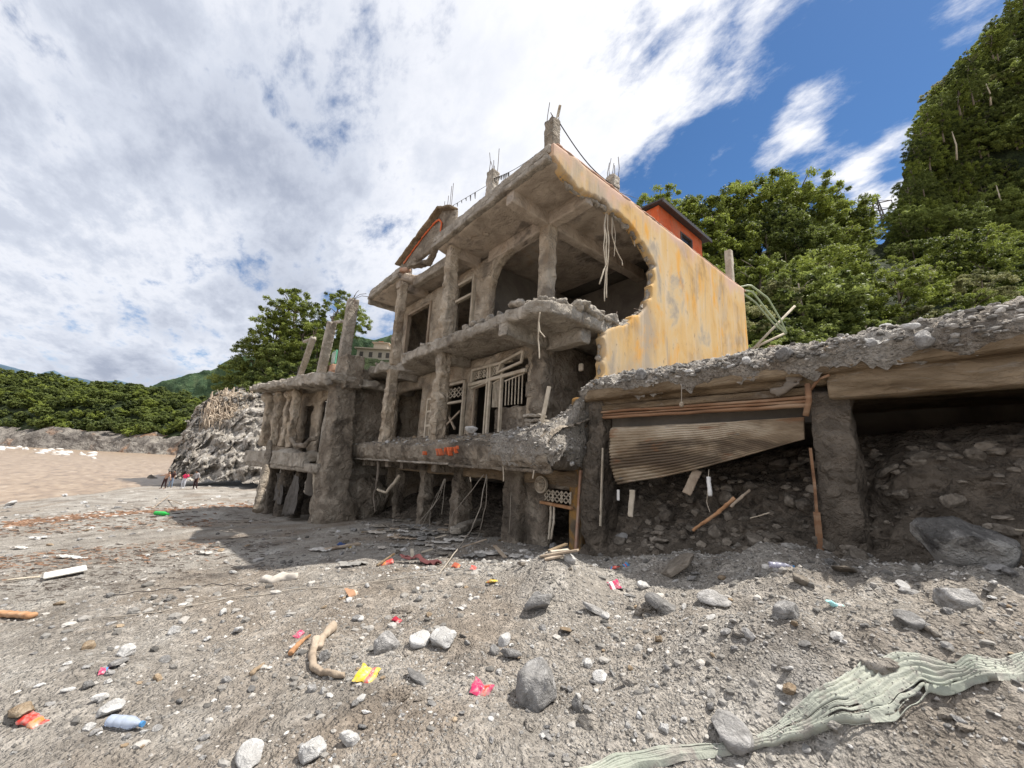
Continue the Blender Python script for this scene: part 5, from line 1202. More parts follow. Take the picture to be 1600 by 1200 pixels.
def rpx(u, v, wpx, mat='rock', i=None, label=None, hf=.75, sink=.25, **k):
    """rock whose foot meets the ground at pixel (u, v) and is wpx pixels wide"""
    p, t = G(u, v); s = wpx / F_PX * t / 2 * .95
    return rock(p, (s, s * .9, s * hf * 1.3), mat, i, label, sink=sink, **k)
named = [
 (842, 1092, 92, 'rock', 2, 'largest rounded grey boulder in the foreground with a deep shadow on its left', .85), (603, 1016, 48, 'rock', 6, 'dark angular boulder left of the two pale lumps in the foreground', .8),
 (655, 1005, 50, 'whiterock', 0, 'pale knobbly lump right beside the dark angular boulder', .6), (692, 1008, 58, 'whiterock', 4, 'larger pale lump, right one of the pair beside the dark angular boulder', .7),
 (788, 1006, 24, 'whiterock', 6, 'bright white upright stone above the largest boulder', 1.0), (773, 1022, 24, 'rock', 2, 'small dark stone under the bright white upright one', .7), (798, 1026, 38, 'rock', 1, 'long grey stone leaning against the top of the largest boulder', .6),
 (1140, 1165, 84, 'rock', 0, 'big speckled boulder above the pale green cloth', .62), (1492, 948, 66, 'rock', 2, 'sunlit grey boulder with a flat face at the right', .75), (1418, 975, 48, 'rock', 0, 'light grey wedge-shaped rock left of the sunny boulder', .6),
 (845, 950, 62, 'rock', 4, 'half-buried rounded boulder beneath a knob of mud in the middle ground', .6), (1056, 895, 74, 'mudrock', 3, 'smooth grey half-buried slab beside the shadow edge', .45), (1005, 918, 24, 'whiterock', 0, 'pale white stone just right of the pink crumpled wrapper', .7),
 (930, 958, 48, 'rock', 3, 'flat grey stone with dark left side in the middle ground', .4), (946, 966, 28, 'whiterock', 1, 'white stone touching the flat grey one', .5), (885, 990, 34, 'brownrock', 7, 'flat yellowish-brown stone in the middle ground', .4),
 (1030, 1003, 16, 'brownrock', 2, 'small orange-tinted stone on the gravel mound', .8), (920, 1042, 20, 'whiterock', 2, 'round white pebble at the top of the cluster beside the largest boulder', .7), (936, 1064, 30, 'whiterock', 4, 'pale stone in the cluster right of the largest boulder', .7),
 (890, 1082, 16, 'rock', 2, 'small dark stone touching the right side of the largest boulder', .8), (902, 1110, 26, 'rock', 6, 'egg-shaped grey stone low in the cluster beside the largest boulder', 1.0), (917, 1120, 18, 'rock', 0, 'dark lowest stone of the cluster beside the largest boulder', .9), (903, 1090, 18, 'whiterock', 3, 'thin pale stone wedged in the cluster beside the largest boulder', .7),
 (490, 1188, 48, 'whiterock', 2, 'pale rock near the bottom edge left of centre', .75), (545, 1165, 40, 'whiterock', 1, 'cream-coloured upright stone near the bottom edge', .8), (390, 1195, 60, 'whiterock', 0, 'large pale rock cut by the bottom edge', .6), (32, 1122, 76, 'brownrock', 5, 'long flat brownish boulder at the left edge', .45),
 (168, 1116, 42, 'whiterock', 4, 'pale rounded rock above the crushed clear bottle', .6), (155, 1098, 30, 'whiterock', 1, 'narrow white stone above the pale rounded rock', .6), (105, 1085, 20, 'whiterock', 3, 'small white stone left of the narrow white stone', .5), (185, 1040, 46, 'rock', 3, 'flat grey rock behind the small red wrapper', .4), (195, 1025, 34, 'whiterock', 2, 'pale rock on top of the flat grey one at the left', .6),
 (272, 990, 24, 'whiterock', 6, 'white lump alone on the left mud flat', .7), (372, 990, 26, 'whiterock', 1, 'white wedge stone with dark left side on the mud', .6), (505, 1030, 24, 'rock', 2, 'grey cube-like stone inside the curve of the driftwood', .9), (40, 775, 28, 'rock', 0, 'dark rock at the river edge far left', .5), (15, 790, 26, 'whiterock', 3, 'white rock near the river edge at the left border', .5),
 (1318, 893, 44, 'mudrock', 4, 'low mud-coloured mound stone in the shadow right of the pillar foot', .35), (1340, 870, 34, 'mudrock', 2, 'rounded grey stone at the foot of the shop pillar', .6), (1252, 912, 36, 'mudrock', 0, 'grey rounded stone at the shadow edge below the shop pillar', .6), (1295, 880, 16, 'rock', 2, 'small square stone in front of the pillar foot', .8),
 (1580, 905, 36, 'rock', 1, 'grey stone at the right edge below the black and white rock', .6), (1558, 895, 30, 'rock', 0, 'grey stone just right of the black and white rock', .6), (890, 878, 22, 'whiterock', 6, 'pale pointed stone at the foot of the corner pier', .9), (818, 885, 24, 'mudrock', 3, 'grey stone behind the mud mound below the fan', .6), (1085, 900, 20, 'rock', 3, 'flat stone on the crest right of the half-buried slab', .5),
 (1410, 922, 26, 'whiterock', 0, 'small pale stone between the two lit boulders and the shade', .5), (1110, 968, 30, 'whiterock', 5, 'long white stone lying flat on the sunny gravel', .35), (1145, 975, 22, 'whiterock', 3, 'thin white stone right of the long flat one', .35), (1232, 1082, 26, 'brownrock', 2, 'yellowish stone near the left tip of the green cloth', .6), (572, 1115, 20, 'whiterock', 5, 'small white sliver stone below the yellow packet', .4),
]
for (u, v, w, m, i, lab, hf) in named: rpx(u, v, w, m, i, lab, hf)
# black and white veined rock
p = ony(1508, 886, 5.45); rock(p + [0, 0, .06], (.38, .30, .40), 'vein', 0, 'big black rock with a white vein face lying in shade before the shop', name='veined_rock', rot=(.2, .1, .6), sink=.2)
# boulder on the shop roof
p = dep(1572, 486, 5.9); rock(p - [0, 0, .10], (.24, .2, .15), 'brownrock', 0, 'smooth pale boulder topping the rubble on the shop roof', name='boulder', rot=(0, .3, .4))
# looser stones, individually placed but not told apart in the photo
REST = []
def many(n, fpos, smin, smax, mats, label, group, sink=.3, name='stone', cat='stone', keep=30, zone=None):
    """the largest in the photo are objects of their own, the rest join the loose stones of their kind"""
    L_ = []
    for _ in range(n):
        p, mul = fpos()
        if p is None: continue
        s = smin * (smax / smin) ** (rnd.random() ** 1.6) * mul
        L_.append((s / np.linalg.norm(np.array(p) - [0, 0, EYE]), s, p, rnd.choices([a for a, _ in mats], [b for _, b in mats])[0]))
    L_.sort(key=lambda t: -t[0])
    cw = {'rock': 'grey', 'whiterock': 'pale', 'brownrock': 'brown', 'mudrock': 'mud-coated', 'ground': 'mud-crusted'}
    for i, (_, s, p, m) in enumerate(L_):
        if i < keep:
            q = MC.T @ (np.array(p) - [0, 0, EYE]); u, v = 800 + F_PX * q[0] / q[2], 600 - F_PX * q[1] / q[2]
            sz = 'large' if i < keep / 3 else 'medium' if i < keep * 2 / 3 else 'small'
            rock(p, s, m, None, sz + ' ' + cw[m] + ' ' + label + (', ' + zone(u, v) if zone else ''), group, sink=sink, name=name, cat=cat)
        else: REST.append((p, s, m, name))
def fg(u0, u1, v0, v1):
    def f():
        u, v = rnd.uniform(u0, u1), rnd.uniform(v0, v1); p, t = G(u, v); return p, t / F_PX
    return f
mx = [('rock', 5), ('whiterock', 3), ('brownrock', 1)]
many(95, fg(950, 1600, 905, 1190), 4, 11, mx, 'stone on the gravel bank', 'loose stones on the right gravel bank', keep=42, zone=lambda u, v: ('by the green cloth' if v > 1030 else 'towards the shade') + (' at the far right' if u > 1380 else ' left of the pillar' if u < 1200 else ' below the pillar'))
many(85, fg(560, 1000, 900, 1190), 4, 10, mx, 'stone in the middle foreground', 'loose stones in the middle foreground', keep=34, zone=lambda u, v: ('near the bottom edge' if v > 1080 else 'level with the largest boulder' if v > 980 else 'towards the shade') + (', left part' if u < 780 else ', right part'))
many(80, fg(0, 560, 930, 1190), 4, 11, mx, 'stone on the left mud flat', 'loose stones on the left mud flat', keep=34, zone=lambda u, v: ('near the bottom edge' if v > 1100 else 'halfway up' if v > 1000 else 'beyond the long wire') + (', left part' if u < 280 else ', right part'))
many(40, fg(0, 420, 770, 900), 3, 6, mx, 'stone on the river beach', 'stones on the river beach', keep=12, zone=lambda u, v: 'left part' if u < 200 else 'towards the house')
many(50, fg(520, 960, 815, 895), 3, 8, [('mudrock', 3), ('rock', 2), ('whiterock', 1)], 'stone in the shaded debris', 'stones in the shaded debris', keep=16, zone=lambda u, v: 'before the cables' if u < 760 else 'before the ground-floor door')
many(16, fg(1000, 1600, 925, 1150), 16, 34, [('ground', 3), ('rock', 1)], 'half-buried boulder on the gravel bank', 'half-buried boulders on the right gravel bank', .5, keep=16, name='boulder', cat='boulder', zone=lambda u, v: ('lower' if v > 1030 else 'upper') + (' right' if u > 1300 else ' left') + ' part')
many(11, fg(600, 1010, 925, 1150), 12, 28, [('ground', 3), ('rock', 1)], 'half-buried boulder in the middle foreground', 'half-buried boulders in the middle foreground', .5, keep=11, name='boulder', cat='boulder', zone=lambda u, v: ('lower' if v > 1030 else 'upper') + (' right' if u > 800 else ' left') + ' part')
def fbank():
    u, v = rnd.random(), rnd.random(); g_ = LO['mud_bank']; nv, nu, _ = g_.shape
    p = g_[int((.22 + .52 * v) * (nv - 1))][int((.06 + .72 * u) * (nu - 1))]; return p - [0, .0, 0], 1
many(230, fbank, .05, .17, [('mudrock', 9), ('rock', .25)], 'stone in the bank under the shop roof', 'stones embedded in the mud bank under the shop roof', .4, keep=85, zone=lambda u, v: ('high' if v < 700 else 'halfway' if v < 780 else 'low') + (', under the shutter' if u < 1290 else ', behind the pillar' if u < 1440 else ', far right'))
def frf():
    g_ = LO['roof_rubble_heap']; nv, nu, _ = g_.shape; v = rnd.random() ** 1.3
    return g_[int((.16 + .5 * v) * (nv - 1))][int(rnd.uniform(.02, .8) * (nu - 1))], 1
many(110, frf, .03, .14, mx, 'stone on the shop roof heap', 'stones on the shop roof', .35, keep=36, zone=lambda u, v: 'left end' if u < 1150 else 'above the shutter' if u < 1290 else 'right of the pillar' if u < 1450 else 'near the right edge')
def fbal():
    g_ = LO['balcony_mud']; nv, nu, _ = g_.shape
    return g_[int(rnd.uniform(.36, .75) * (nv - 1))][int(rnd.uniform(.15, .97) * (nu - 1))], 1
many(70, fbal, .03, .10, mx, 'stone on the balcony mud', 'stones on the first-floor balcony', .3, keep=20, zone=lambda u, v: 'left of the shutter leaf' if u < 660 else 'below the barred window' if u > 740 else 'beside the second column')
for (u, v, s, lab) in ((737, 700 - 27, .17, 'largest pale stone on the balcony mud below the barred window'), (775, 683, .10, 'bluish white stone on the balcony mud')):
    rock(ony(u, v, 5.35), s, 'whiterock', 0, lab)
def fcor():
    g_ = LO['corner_rubble']; nv, nu, _ = g_.shape
    return g_[int(rnd.uniform(.25, .8) * (nv - 1))][int(rnd.uniform(.1, .98) * (nu - 1))], 1
many(45, fcor, .03, .09, [('rock', 3), ('whiterock', 3)], 'stone in the sunlit rubble by the corner pier', 'stones in the sunlit corner rubble', .3, keep=14)
def gravel(name, P, size, seed, tris=1):
    n = len(P); r = np.random.default_rng(seed); bm = bmesh.new(); bmesh.ops.create_icosphere(bm, subdivisions=tris, radius=1.0)
    co = np.array([v.co[:] for v in bm.verts]); fc_ = np.array([[v.index for v in f.verts] for f in bm.faces]); bm.free()
    k = len(co); sh = 1 + r.uniform(-.28, .28, (n, k, 1)); el = r.uniform(.55, 1.25, (n, 1, 3)) * np.array([1.1, 1.1, .7])
    a = r.uniform(0, 6.28, n); ca, sa = np.cos(a), np.sin(a); R = np.zeros((n, 3, 3)); R[:, 0, 0] = ca; R[:, 0, 1] = -sa; R[:, 1, 0] = sa; R[:, 1, 1] = ca; R[:, 2, 2] = 1
    V = np.einsum('nij,nkj->nki', R, co[None] * sh * el) * size[:, None, None] + P[:, None, :]
    F = (fc_[None] + (np.arange(n) * k)[:, None, None]).reshape(-1, 3); tint = np.repeat(np.clip(r.beta(1.6, 2.6, n), 0, 1), k)
    return tag(put(name, mesh_np(name, V.reshape(-1, 3), F, False, tint), M['pebbles']), kind='stuff')
def join_rest():
    for m in ('rock', 'whiterock', 'brownrock', 'mudrock'):
        L_ = [r for r in REST if r[2] == m]
        if len(L_) < 2: continue
        o = gravel('loose_stones', np.array([np.array(r[0]) + [0, 0, r[1] * .15] for r in L_]), np.array([r[1] for r in L_]) * .85, 900, 2); o.data.materials.clear(); o.data.materials.append(M[m])
join_rest()
def ground_gravel(n, r0, r1, smin, smax, seed, name='gravel', pw=2.2, a0=-62, a1=62, dens=None):
    r = np.random.default_rng(seed); a = fa - np.radians(r.uniform(a0, a1, n)); d = r0 * (r1 / r0) ** r.random(n)
    x, y = np.cos(a) * d, np.sin(a) * d
    right = x * .643 + y * .766
    keep = r.random(n) < np.clip(.45 + fbm(np.stack([x * 1.3, y * 1.3, x * 0], 1), 3, 5) * 1.5 + right * .10, .08, 1)
    keep &= ~((y > 6.0) | (d < r0)); x, y, d = x[keep], y[keep], d[keep]
    s = smin + (smax - smin) * r.random(len(x)) ** pw; s = s * np.clip(d / 3.0, .8, 2.6)
    return gravel(name, np.stack([x, y, gz(x, y) + s * .1], 1), s, seed, 1 if name != 'fine_gravel' else 1)
def ico0(): pass
ground_gravel(9000, 1.3, 22, .006, .030, 101)
def fine():
    """tetra-like chips, eight triangles each"""
    r = np.random.default_rng(55); n = 60000; a = fa - np.radians(r.uniform(-60, 62, n)); d = 1.2 * (12 / 1.2) ** r.random(n); x, y = np.cos(a) * d, np.sin(a) * d
    right = x * .643 + y * .766
    k = (y < 6.0) & (r.random(n) < np.clip(.5 + fbm(np.stack([x * 1.7, y * 1.7, x * 0], 1), 3, 8) * 1.4 + right * .12, .05, 1)); x, y, d = x[k], y[k], d[k]; n = len(x)
    s = (.0035 + .008 * r.random(n) ** 2) * np.clip(d / 2.5, .8, 2.5)
    base = np.array([(1, 0, 0), (0, 1, 0), (-1, 0, 0), (0, -1, 0), (0, 0, .8), (0, 0, -.8)]); fc_ = np.array([(0, 1, 4), (1, 2, 4), (2, 3, 4), (3, 0, 4), (1, 0, 5), (2, 1, 5), (3, 2, 5), (0, 3, 5)])
    a = r.uniform(0, 6.28, n); ca, sa = np.cos(a), np.sin(a); R = np.zeros((n, 3, 3)); R[:, 0, 0] = ca; R[:, 0, 1] = -sa; R[:, 1, 0] = sa; R[:, 1, 1] = ca; R[:, 2, 2] = 1
    V = np.einsum('nij,nkj->nki', R, base[None] * r.uniform(.6, 1.3, (n, 6, 1))) * s[:, None, None]; V = V + np.stack([x, y, gz(x, y) + s * .1], 1)[:, None]
    F = (fc_[None] + (np.arange(n) * 6)[:, None, None]).reshape(-1, 3)
    tag(put('fine_gravel', mesh_np('fine_gravel', V.reshape(-1, 3), F, False, np.repeat(np.clip(r.beta(1.6, 2.4, n), 0, 1), 6)), M['pebbles']), kind='stuff')
fine()
def loft_gravel(lname, n, v0, v1, u0, u1, smin, smax, seed, name):
    r = np.random.default_rng(seed); g_ = LO[lname]; nv, nu, _ = g_.shape
    P = g_[((v0 + (v1 - v0) * r.random(n)) * (nv - 1)).astype(int), ((u0 + (u1 - u0) * r.random(n)) * (nu - 1)).astype(int)] + r.normal(size=(n, 3)) * [.02, .02, .0]
    gravel(name, P, smin + (smax - smin) * r.random(n) ** 2.5, seed)
loft_gravel('roof_rubble_heap', 3500, .14, .66, 0, .85, .008, .05, 201, 'roof_gravel')
loft_gravel('balcony_mud', 900, .3, .75, 0, 1, .008, .035, 202, 'balcony_gravel')
loft_gravel('corner_rubble', 900, .2, .85, 0, 1, .008, .04, 203, 'corner_gravel')
loft_gravel('mud_bank', 1300, .2, .8, 0, .9, .01, .05, 204, 'bank_gravel')
bpy.data.objects['bank_gravel'].data.materials[0] = M['mudrock']
loft_gravel('undercroft_mud', 500, .0, .6, 0, 1, .01, .06, 205, 'undercroft_gravel')
bpy.data.objects['undercroft_gravel'].data.materials[0] = M['mudrock']
# beach litter of red-brown leaf mould, twigs and brick crumbs
M['litter'] = mat_noise('brown_litter', [(0.10, 0.06, 0.04), (0.21, 0.12, 0.075), (0.33, 0.24, 0.175)], sc=3, bump=.3, tint=.4)
M['darktwig'] = mat_noise('dark_twigs', [(0.045, 0.035, 0.03), (0.09, 0.07, 0.055)], sc=3, bump=.2)
def litter(name, n, zone, mat, smin, smax, long, seed):
    r = np.random.default_rng(seed); u = r.uniform(zone[0], zone[1], n); v = r.uniform(zone[2], zone[3], n) + zone[4] * (u - zone[0]) / (zone[1] - zone[0]) + r.normal(size=n) * zone[5]
    P = []
    for a, b in zip(u, v):
        q = onz(a, b, -.9 if b < 830 else -.3); q[2] = 0; P.append(q)
    P = np.array(P)
    ok = np.hypot(P[:, 0], P[:, 1]) < 60; P = P[ok]; P[:, 2] = gz(P[:, 0], P[:, 1]) + .01
    # refine along the line of sight
    for _ in range(4):
        zz = gz(P[:, 0], P[:, 1]); uu = P - [0, 0, EYE]; tt = (zz - EYE) / np.where(np.abs(uu[:, 2]) < 1e-3, -1e-3, uu[:, 2]); tt = np.clip(tt, .5, 1.8); P = uu * tt[:, None] + [0, 0, EYE]
    P[:, 2] = gz(P[:, 0], P[:, 1]) + .012
    n = len(P); d = np.linalg.norm(P, axis=1); s = (smin + (smax - smin) * r.random(n) ** 2) * d / F_PX; a = r.normal(size=n) * .5 + .3 + fa + 1.57
    L_ = s * long; dx = np.stack([np.cos(a), np.sin(a), r.normal(size=n) * .1], 1) * L_[:, None]; w = np.stack([-np.sin(a), np.cos(a), a * 0], 1) * s[:, None] * .5; h = np.array([0, 0, 1.])[None] * s[:, None] * .5
    V = np.stack([P - dx - w, P - dx + w, P + dx + w, P + dx - w, P - dx * .8 + h, P + dx * .8 + h], 1).reshape(-1, 3)
    fc_ = [(0, 1, 4), (1, 2, 5), (1, 5, 4), (2, 3, 5), (3, 0, 4), (3, 4, 5)]; F = (np.array(fc_)[None] + (np.arange(n) * 6)[:, None, None]).reshape(-1, 3)
    tag(put(name, mesh_np(name, V, F, False, np.repeat(r.random(n), 6)), mat), kind='stuff')
litter('leaf_litter', 1800, (20, 400, 782, 790, -8, 5), M['litter'], .7, 2.2, 1.6, 301)
litter('leaf_litter', 600, (0, 340, 800, 880, -10, 12), M['litter'], .6, 1.6, 2.0, 302)
litter('twigs', 1100, (0, 430, 790, 940, -20, 10), M['darktwig'], .5, 1.3, 3.4, 303)
litter('twigs', 160, (380, 900, 830, 890, 0, 12), M['darktwig'], .6, 1.6, 3, 304)
litter('white_chips', 450, (0, 420, 765, 800, -8, 9), M['pebbles'], .7, 2.2, 1.3, 305)
# ================================================================= LITTER, CABLES, PLANKS
def col(name, c, r=.5, **k): 
    if name not in M: M[name] = mat_flat(name, c, r, **k)
    return M[name]
def wrapper(u, v, w, h, c, c2, label, seed, name='snack_packet', cat='packet', yaw=None, tall=1.0):
    """crumpled foil packet: puffed pillow with crimped ends, band of second colour"""
    p, t = G(u, v); w *= .88; h *= .88; s = w / F_PX * t / 2; hh = h / F_PX * t / 2
    e = thing(name, label, cat, None, (p[0], p[1], p[2] + hh * .45)); n, m = 18, 14; V = []
    r = np.random.default_rng(seed)
    for side in (1, -1):
        for j in range(m):
            for i in range(n):
                a, b = i / (n - 1) * 2 - 1, j / (m - 1) * 2 - 1
                V.append((a, b * (.75 + .25 * abs(a)), side * .38 * (1 - a * a) ** .5 * (1 - b * b) ** .5))
    V = np.array(V) * [s, hh * 1.4, s * .8]
    V = V + vfbm(V / s * 1.5 + seed, 4, seed, .5) * s * .26
    i = np.arange(m - 1)[:, None] * n + np.arange(n - 1)[None]; F = np.stack([i, i + 1, i + 1 + n, i + n], -1).reshape(-1, 4); F = np.vstack([F, F[:, ::-1] + n * m])
    ctr = (np.arange(len(F)) % ((n - 1) * (m - 1))) % (n - 1)
    o = put('film', mesh_np('film', V, F), c, e); o.data.materials.append(c2)
    mi = ((ctr > 9) & (ctr < 14)).astype(np.int32); o.data.polygons.foreach_set('material_index', mi)
    yaw = seed * 1.3 if yaw is None else yaw
    e.rotation_euler = (math.radians(30) * math.sin(yaw) * tall, .3, yaw)
    return e
RED = col('red_foil', (.55, .04, .025), .35, dust=.6, sc=9); YEL = col('yellow_foil', (.72, .50, .03), .35, dust=.5, sc=9); PNK = col('pink_foil', (.50, .03, .11), .35, dust=.5, sc=9); WHT = col('white_film', (.72, .71, .69), .4); ORG = col('orange_foil', (.65, .20, .04), .4, dust=.5, sc=9); BLU = col('blue_film', (.08, .25, .5), .4); TEAL = col('teal_film', (.35, .66, .66), .5)
NVY = col('navy_cloth', (.04, .07, .18), .9)
wrapper(572, 1062, 34, 26, YEL, RED, 'open yellow snack packet with a red band in the middle foreground', 3, yaw=.9)
wrapper(752, 1083, 36, 24, PNK, RED, 'crumpled magenta foil packet left of the largest boulder', 5, yaw=.7)
wrapper(50, 1135, 42, 18, RED, ORG, 'red and orange snack packet beside the flat boulder at the left edge', 6, yaw=.75)
wrapper(960, 918, 20, 16, PNK, WHT, 'pink crumpled wrapper at the edge of the shade', 8)
wrapper(467, 994, 17, 9, PNK, PNK, 'small pink wrapper scrap on the mud left of centre', 9)
wrapper(620, 972, 18, 9, col('dark_red_foil', (.35, .02, .04), .3), RED, 'small dark red wrapper behind the angular boulder', 10)
wrapper(161, 1056, 14, 12, PNK, BLU, 'little red and blue wrapper beside the flat grey rock', 11)
wrapper(768, 912, 20, 10, YEL, ORG, 'small yellow wrapper at the shadow edge', 12)
wrapper(604, 882, 22, 10, RED, ORG, 'bright red wrapper in the shaded debris left of the cables', 13)
wrapper(740, 890, 14, 9, RED, RED, 'small red wrapper near the foot of the long cable', 14)
wrapper(714, 887, 16, 10, col('brick_red2', (.35, .09, .05), .8), ORG, 'brick-red lump of wrapping in the shaded debris', 15)
wrapper(550, 930, 26, 14, col('brown_paper', (.35, .2, .12), .8), M['palewood'], 'torn brown wrapping with a stick on the lit mud', 16)
wrapper(960, 890, 16, 10, RED, BLU, 'red and white scraps in the shade above the pink wrapper', 17)
wrapper(978, 886, 12, 7, BLU, RED, 'blue and pink scrap beside the red scraps in the shade', 18)
wrapper(1306, 953, 30, 6, TEAL, WHT, 'pale turquoise face mask lying on the sunny gravel', 19, name='face_mask', cat='face mask', yaw=.6, tall=.1)
wrapper(540, 856, 30, 8, NVY, YEL, 'navy and yellow cloth scrap in the shade before the house', 20, name='cloth_scrap', cat='cloth', tall=.1)
# crushed clear bottles
def bottle(u, v, w, label, colr, yaw, trans=.8, cap=None, name='plastic_bottle'):
    p, t = G(u, v); s = w / F_PX * t; m = col('film_' + name + str(w), colr, .12)
    m.node_tree.nodes['Principled BSDF'].inputs['Transmission Weight'].default_value = trans
    e = thing(name, label, 'bottle', None, (p[0], p[1], p[2] + s * .16)); R = s * .16
    prof = [(0, .0), (.0, .85), (.03, 1), (.2, 1), (.23, .9), (.26, 1), (.42, 1), (.45, .9), (.48, 1), (.66, 1), (.78, .75), (.86, .42), (.94, .38), (.94, 0)]
    V = []; n = 16
    for x, r_ in prof:
        for k in range(n): a = 6.283 * k / n; V.append(((x - .5) * s, math.cos(a) * r_ * R, math.sin(a) * r_ * R * .8))
    V = np.array(V); V = V + vfbm(V / s * 5, 3, 4) * s * .03
    i = np.arange(len(prof) - 1)[:, None] * n + np.arange(n)[None]; j = np.arange(len(prof) - 1)[:, None] * n + (np.arange(n)[None] + 1) % n
    put('body', mesh_np('body', V, np.stack([i, j, j + n, i + n], -1).reshape(-1, 4)), m, e)
    MB().tube([(s * .43, 0, 0), (s * .5, 0, 0)], R * .45, 10).build('cap', cap or BLU, e)
    e.rotation_euler = (0, 0, yaw); return e
bottle(195, 1140, 58, 'crushed clear bluish plastic bottle on the stones at the lower left', (.66, .74, .88), .8, .55)
bottle(252, 808, 24, 'bright green plastic bottle lying on the beach near the people', (.03, .42, .07), .75, .1, col('green_cap', (.03, .3, .06)))
bottle(1222, 890, 34, 'crushed clear bottle in the shade under the shutter', (.6, .6, .72), .6, .5)
bottle(1296, 862, 1, 'x', (.5, .5, .5), 0) if False else None
# boards, planks and driftwood
def plank(name, label, cat, a, b, w, th, mat, seed=1, z=.03, **k):
    p, _ = G(*a); q, _ = G(*b); p = p + [0, 0, z]; q = q + [0, 0, z]
    return tag(MB().bar(p, q, w, th).rough(name, mat, None, .02, .006, 8, seed=seed, smooth=0), label, cat)
p1, _ = G(66, 906); p2, _ = G(134, 894)
tag(MB().bar(p1 + [0, 0, .05], p2 + [0, 0, .06], .34, .03).build('white_board', col('white_board2', (.62, .60, .56), .7), bevel=.01), 'white flat board lying on the mud at the left', 'board')
plank('orange_plank', 'orange-brown wooden plank entering from the left edge', 'plank', (-25, 962), (50, 967), .09, .05, M['redwood'])
plank('plank', 'thin pale plank beside the white board on the left mud', 'plank', (10, 910), (62, 905), .06, .03, M['palewood'], 2)
plank('plank', 'broken grey plank in the shaded debris left of the cables', 'plank', (505, 862), (562, 852), .12, .05, M['wood'], 3)
def stick(name, label, cat, P, r, mat, r1=None, group=None, seed=1):
    return tag(MB().tube(P, r, 7, r1).rough(name, mat, None, max(.010, r * .3), r * .55, .35 / r, seed=seed, smooth=0), label, cat, group)
q = [G(*a)[0] + [0, 0, .03] for a in ((494, 1004), (486, 1030), (487, 1048), (500, 1060), (522, 1064), (538, 1062))]
stick('driftwood', 'curved brown driftwood root hooked round the grey cube-like stone', 'driftwood', q, .035, M['wood'], .022)
q = [G(*a)[0] + [0, 0, .03] for a in ((520, 985), (505, 1000), (497, 1018))]
stick('driftwood', 'short thick grey driftwood stub above the curved root', 'driftwood', q, .045, M['wood'], .03)
q = [G(*a)[0] + [0, 0, .03] for a in ((452, 1030), (462, 1018), (474, 1004), (484, 998))]
stick('bark_strip', 'orange strip of bark left of the driftwood', 'bark', q, .026, M['redwood'], .012)
q = [G(*a)[0] + [0, 0, .02] for a in ((392, 1060), (402, 1050), (412, 1044))]
stick('bark_strip', 'small brown and black bark scrap on the left mud', 'bark', q, .02, M['brownrock'], .01)
for (a, b, l) in (((237, 796), (264, 780), 'left stick of the pair crossed behind the green bottle'), ((262, 781), (282, 796), 'right stick of the pair crossed behind the green bottle')):
    p, _ = G(*a); s, _ = G(a[0], a[1]); e_, _ = G(*b); stick('stick', l, 'stick', [p, (p + e_) / 2 + [0, 0, .15], e_ + [0, 0, .25]], .03, M['wood'], .02)
# crumpled light cloth on the mud
M['palecloth'] = col('pale_cloth', (.46, .42, .37), .9)
q = [G(*a)[0] + [0, 0, .03] for a in ((410, 908), (425, 911), (440, 907), (462, 905))]
tag(MB().tube(q, .07, 8, .06).rough('cloth_bundle', M['palecloth'], None, .025, .05, 7), 'twisted beige cloth lying on the lit mud left of the shadow', 'cloth')
# wires lying on the ground
def gwire(label, pts, r, mat, name='wire', group=None):
    P = [G(*a)[0] + [0, 0, .012 + r] for a in pts]; P = resample(P, 50); P[:, 2] = gz(P[:, 0], P[:, 1]) + r + .01 + .01 * np.sin(np.arange(50) * .9)
    tag(MB().tube(list(P), r, 5).build(name, mat, smooth=True), label, 'wire', group)
gwire('long grey wire running over the mud from left to the middle', [(160, 970), (280, 955), (380, 935), (470, 922), (540, 918), (600, 910), (690, 898)], .006, M['cable'])
gwire('thin dark wire along the mud left of the beige cloth', [(160, 935), (230, 926), (330, 915), (405, 918)], .005, M['blackcable'])
# cables hanging from the ground floor
def cable(label, P, r=.008, mat=None, sag=0, group='cables hanging from the broken edges', name='cable', n=24):
    P = resample(P, n); t = np.linspace(0, 1, n); P[:, 2] -= sag * np.sin(t * math.pi); P += vfbm(P * 3, 2, int(abs(P[0, 0] * 50)) % 97) * .02
    return tag(MB().tube(list(P), r, 5).build(name, mat or M['cable'], smooth=True), label, 'cable', group)
def hang(pts, y0, y1, **k):
    n = len(pts); return [ony(a, b, y0 + (y1 - y0) * i / (n - 1)) for i, (a, b) in enumerate(pts)]
g1 = G(687, 896)[0]
cable('longest cable, running from the slab edge down to the shadow line', hang([(760, 742), (752, 790), (735, 830)], 5.2, 4.9) + [g1], .011)
cable('cable curving left from the slab edge into the debris', hang([(756, 742), (730, 775), (708, 800), (698, 838)], 5.2, 5.6), .009)
cable('cable hanging in a loop to the right below the slab edge', hang([(761, 745), (759, 790), (748, 835), (742, 848)], 5.2, 5.4), .009)
cable('left strand of the bundle tied below the slab', hang([(695, 748), (680, 785), (672, 797), (650, 820), (632, 834)], 5.3, 5.2), .009)
cable('middle strand of the bundle tied below the slab', hang([(696, 748), (688, 775), (673, 797), (671, 825)], 5.35, 5.3), .008)
cable('right strand of the bundle tied below the slab', hang([(697, 748), (692, 780), (690, 803)], 5.35, 5.4), .008)
cable('fourth strand, spreading left of the tied bundle', hang([(694, 748), (684, 770), (671, 798), (655, 830)], 5.4, 5.2), .007)
cable('straight cable hanging before the fourth column', hang([(798, 770), (797, 800), (795, 833)], 5.6, 5.7), .009)
cable('frayed white cable looping from the second-floor slab corner', hang([(843, 488), (841, 505), (840, 530), (844, 560)], 4.9, 5.0), .014, M['palewood'])
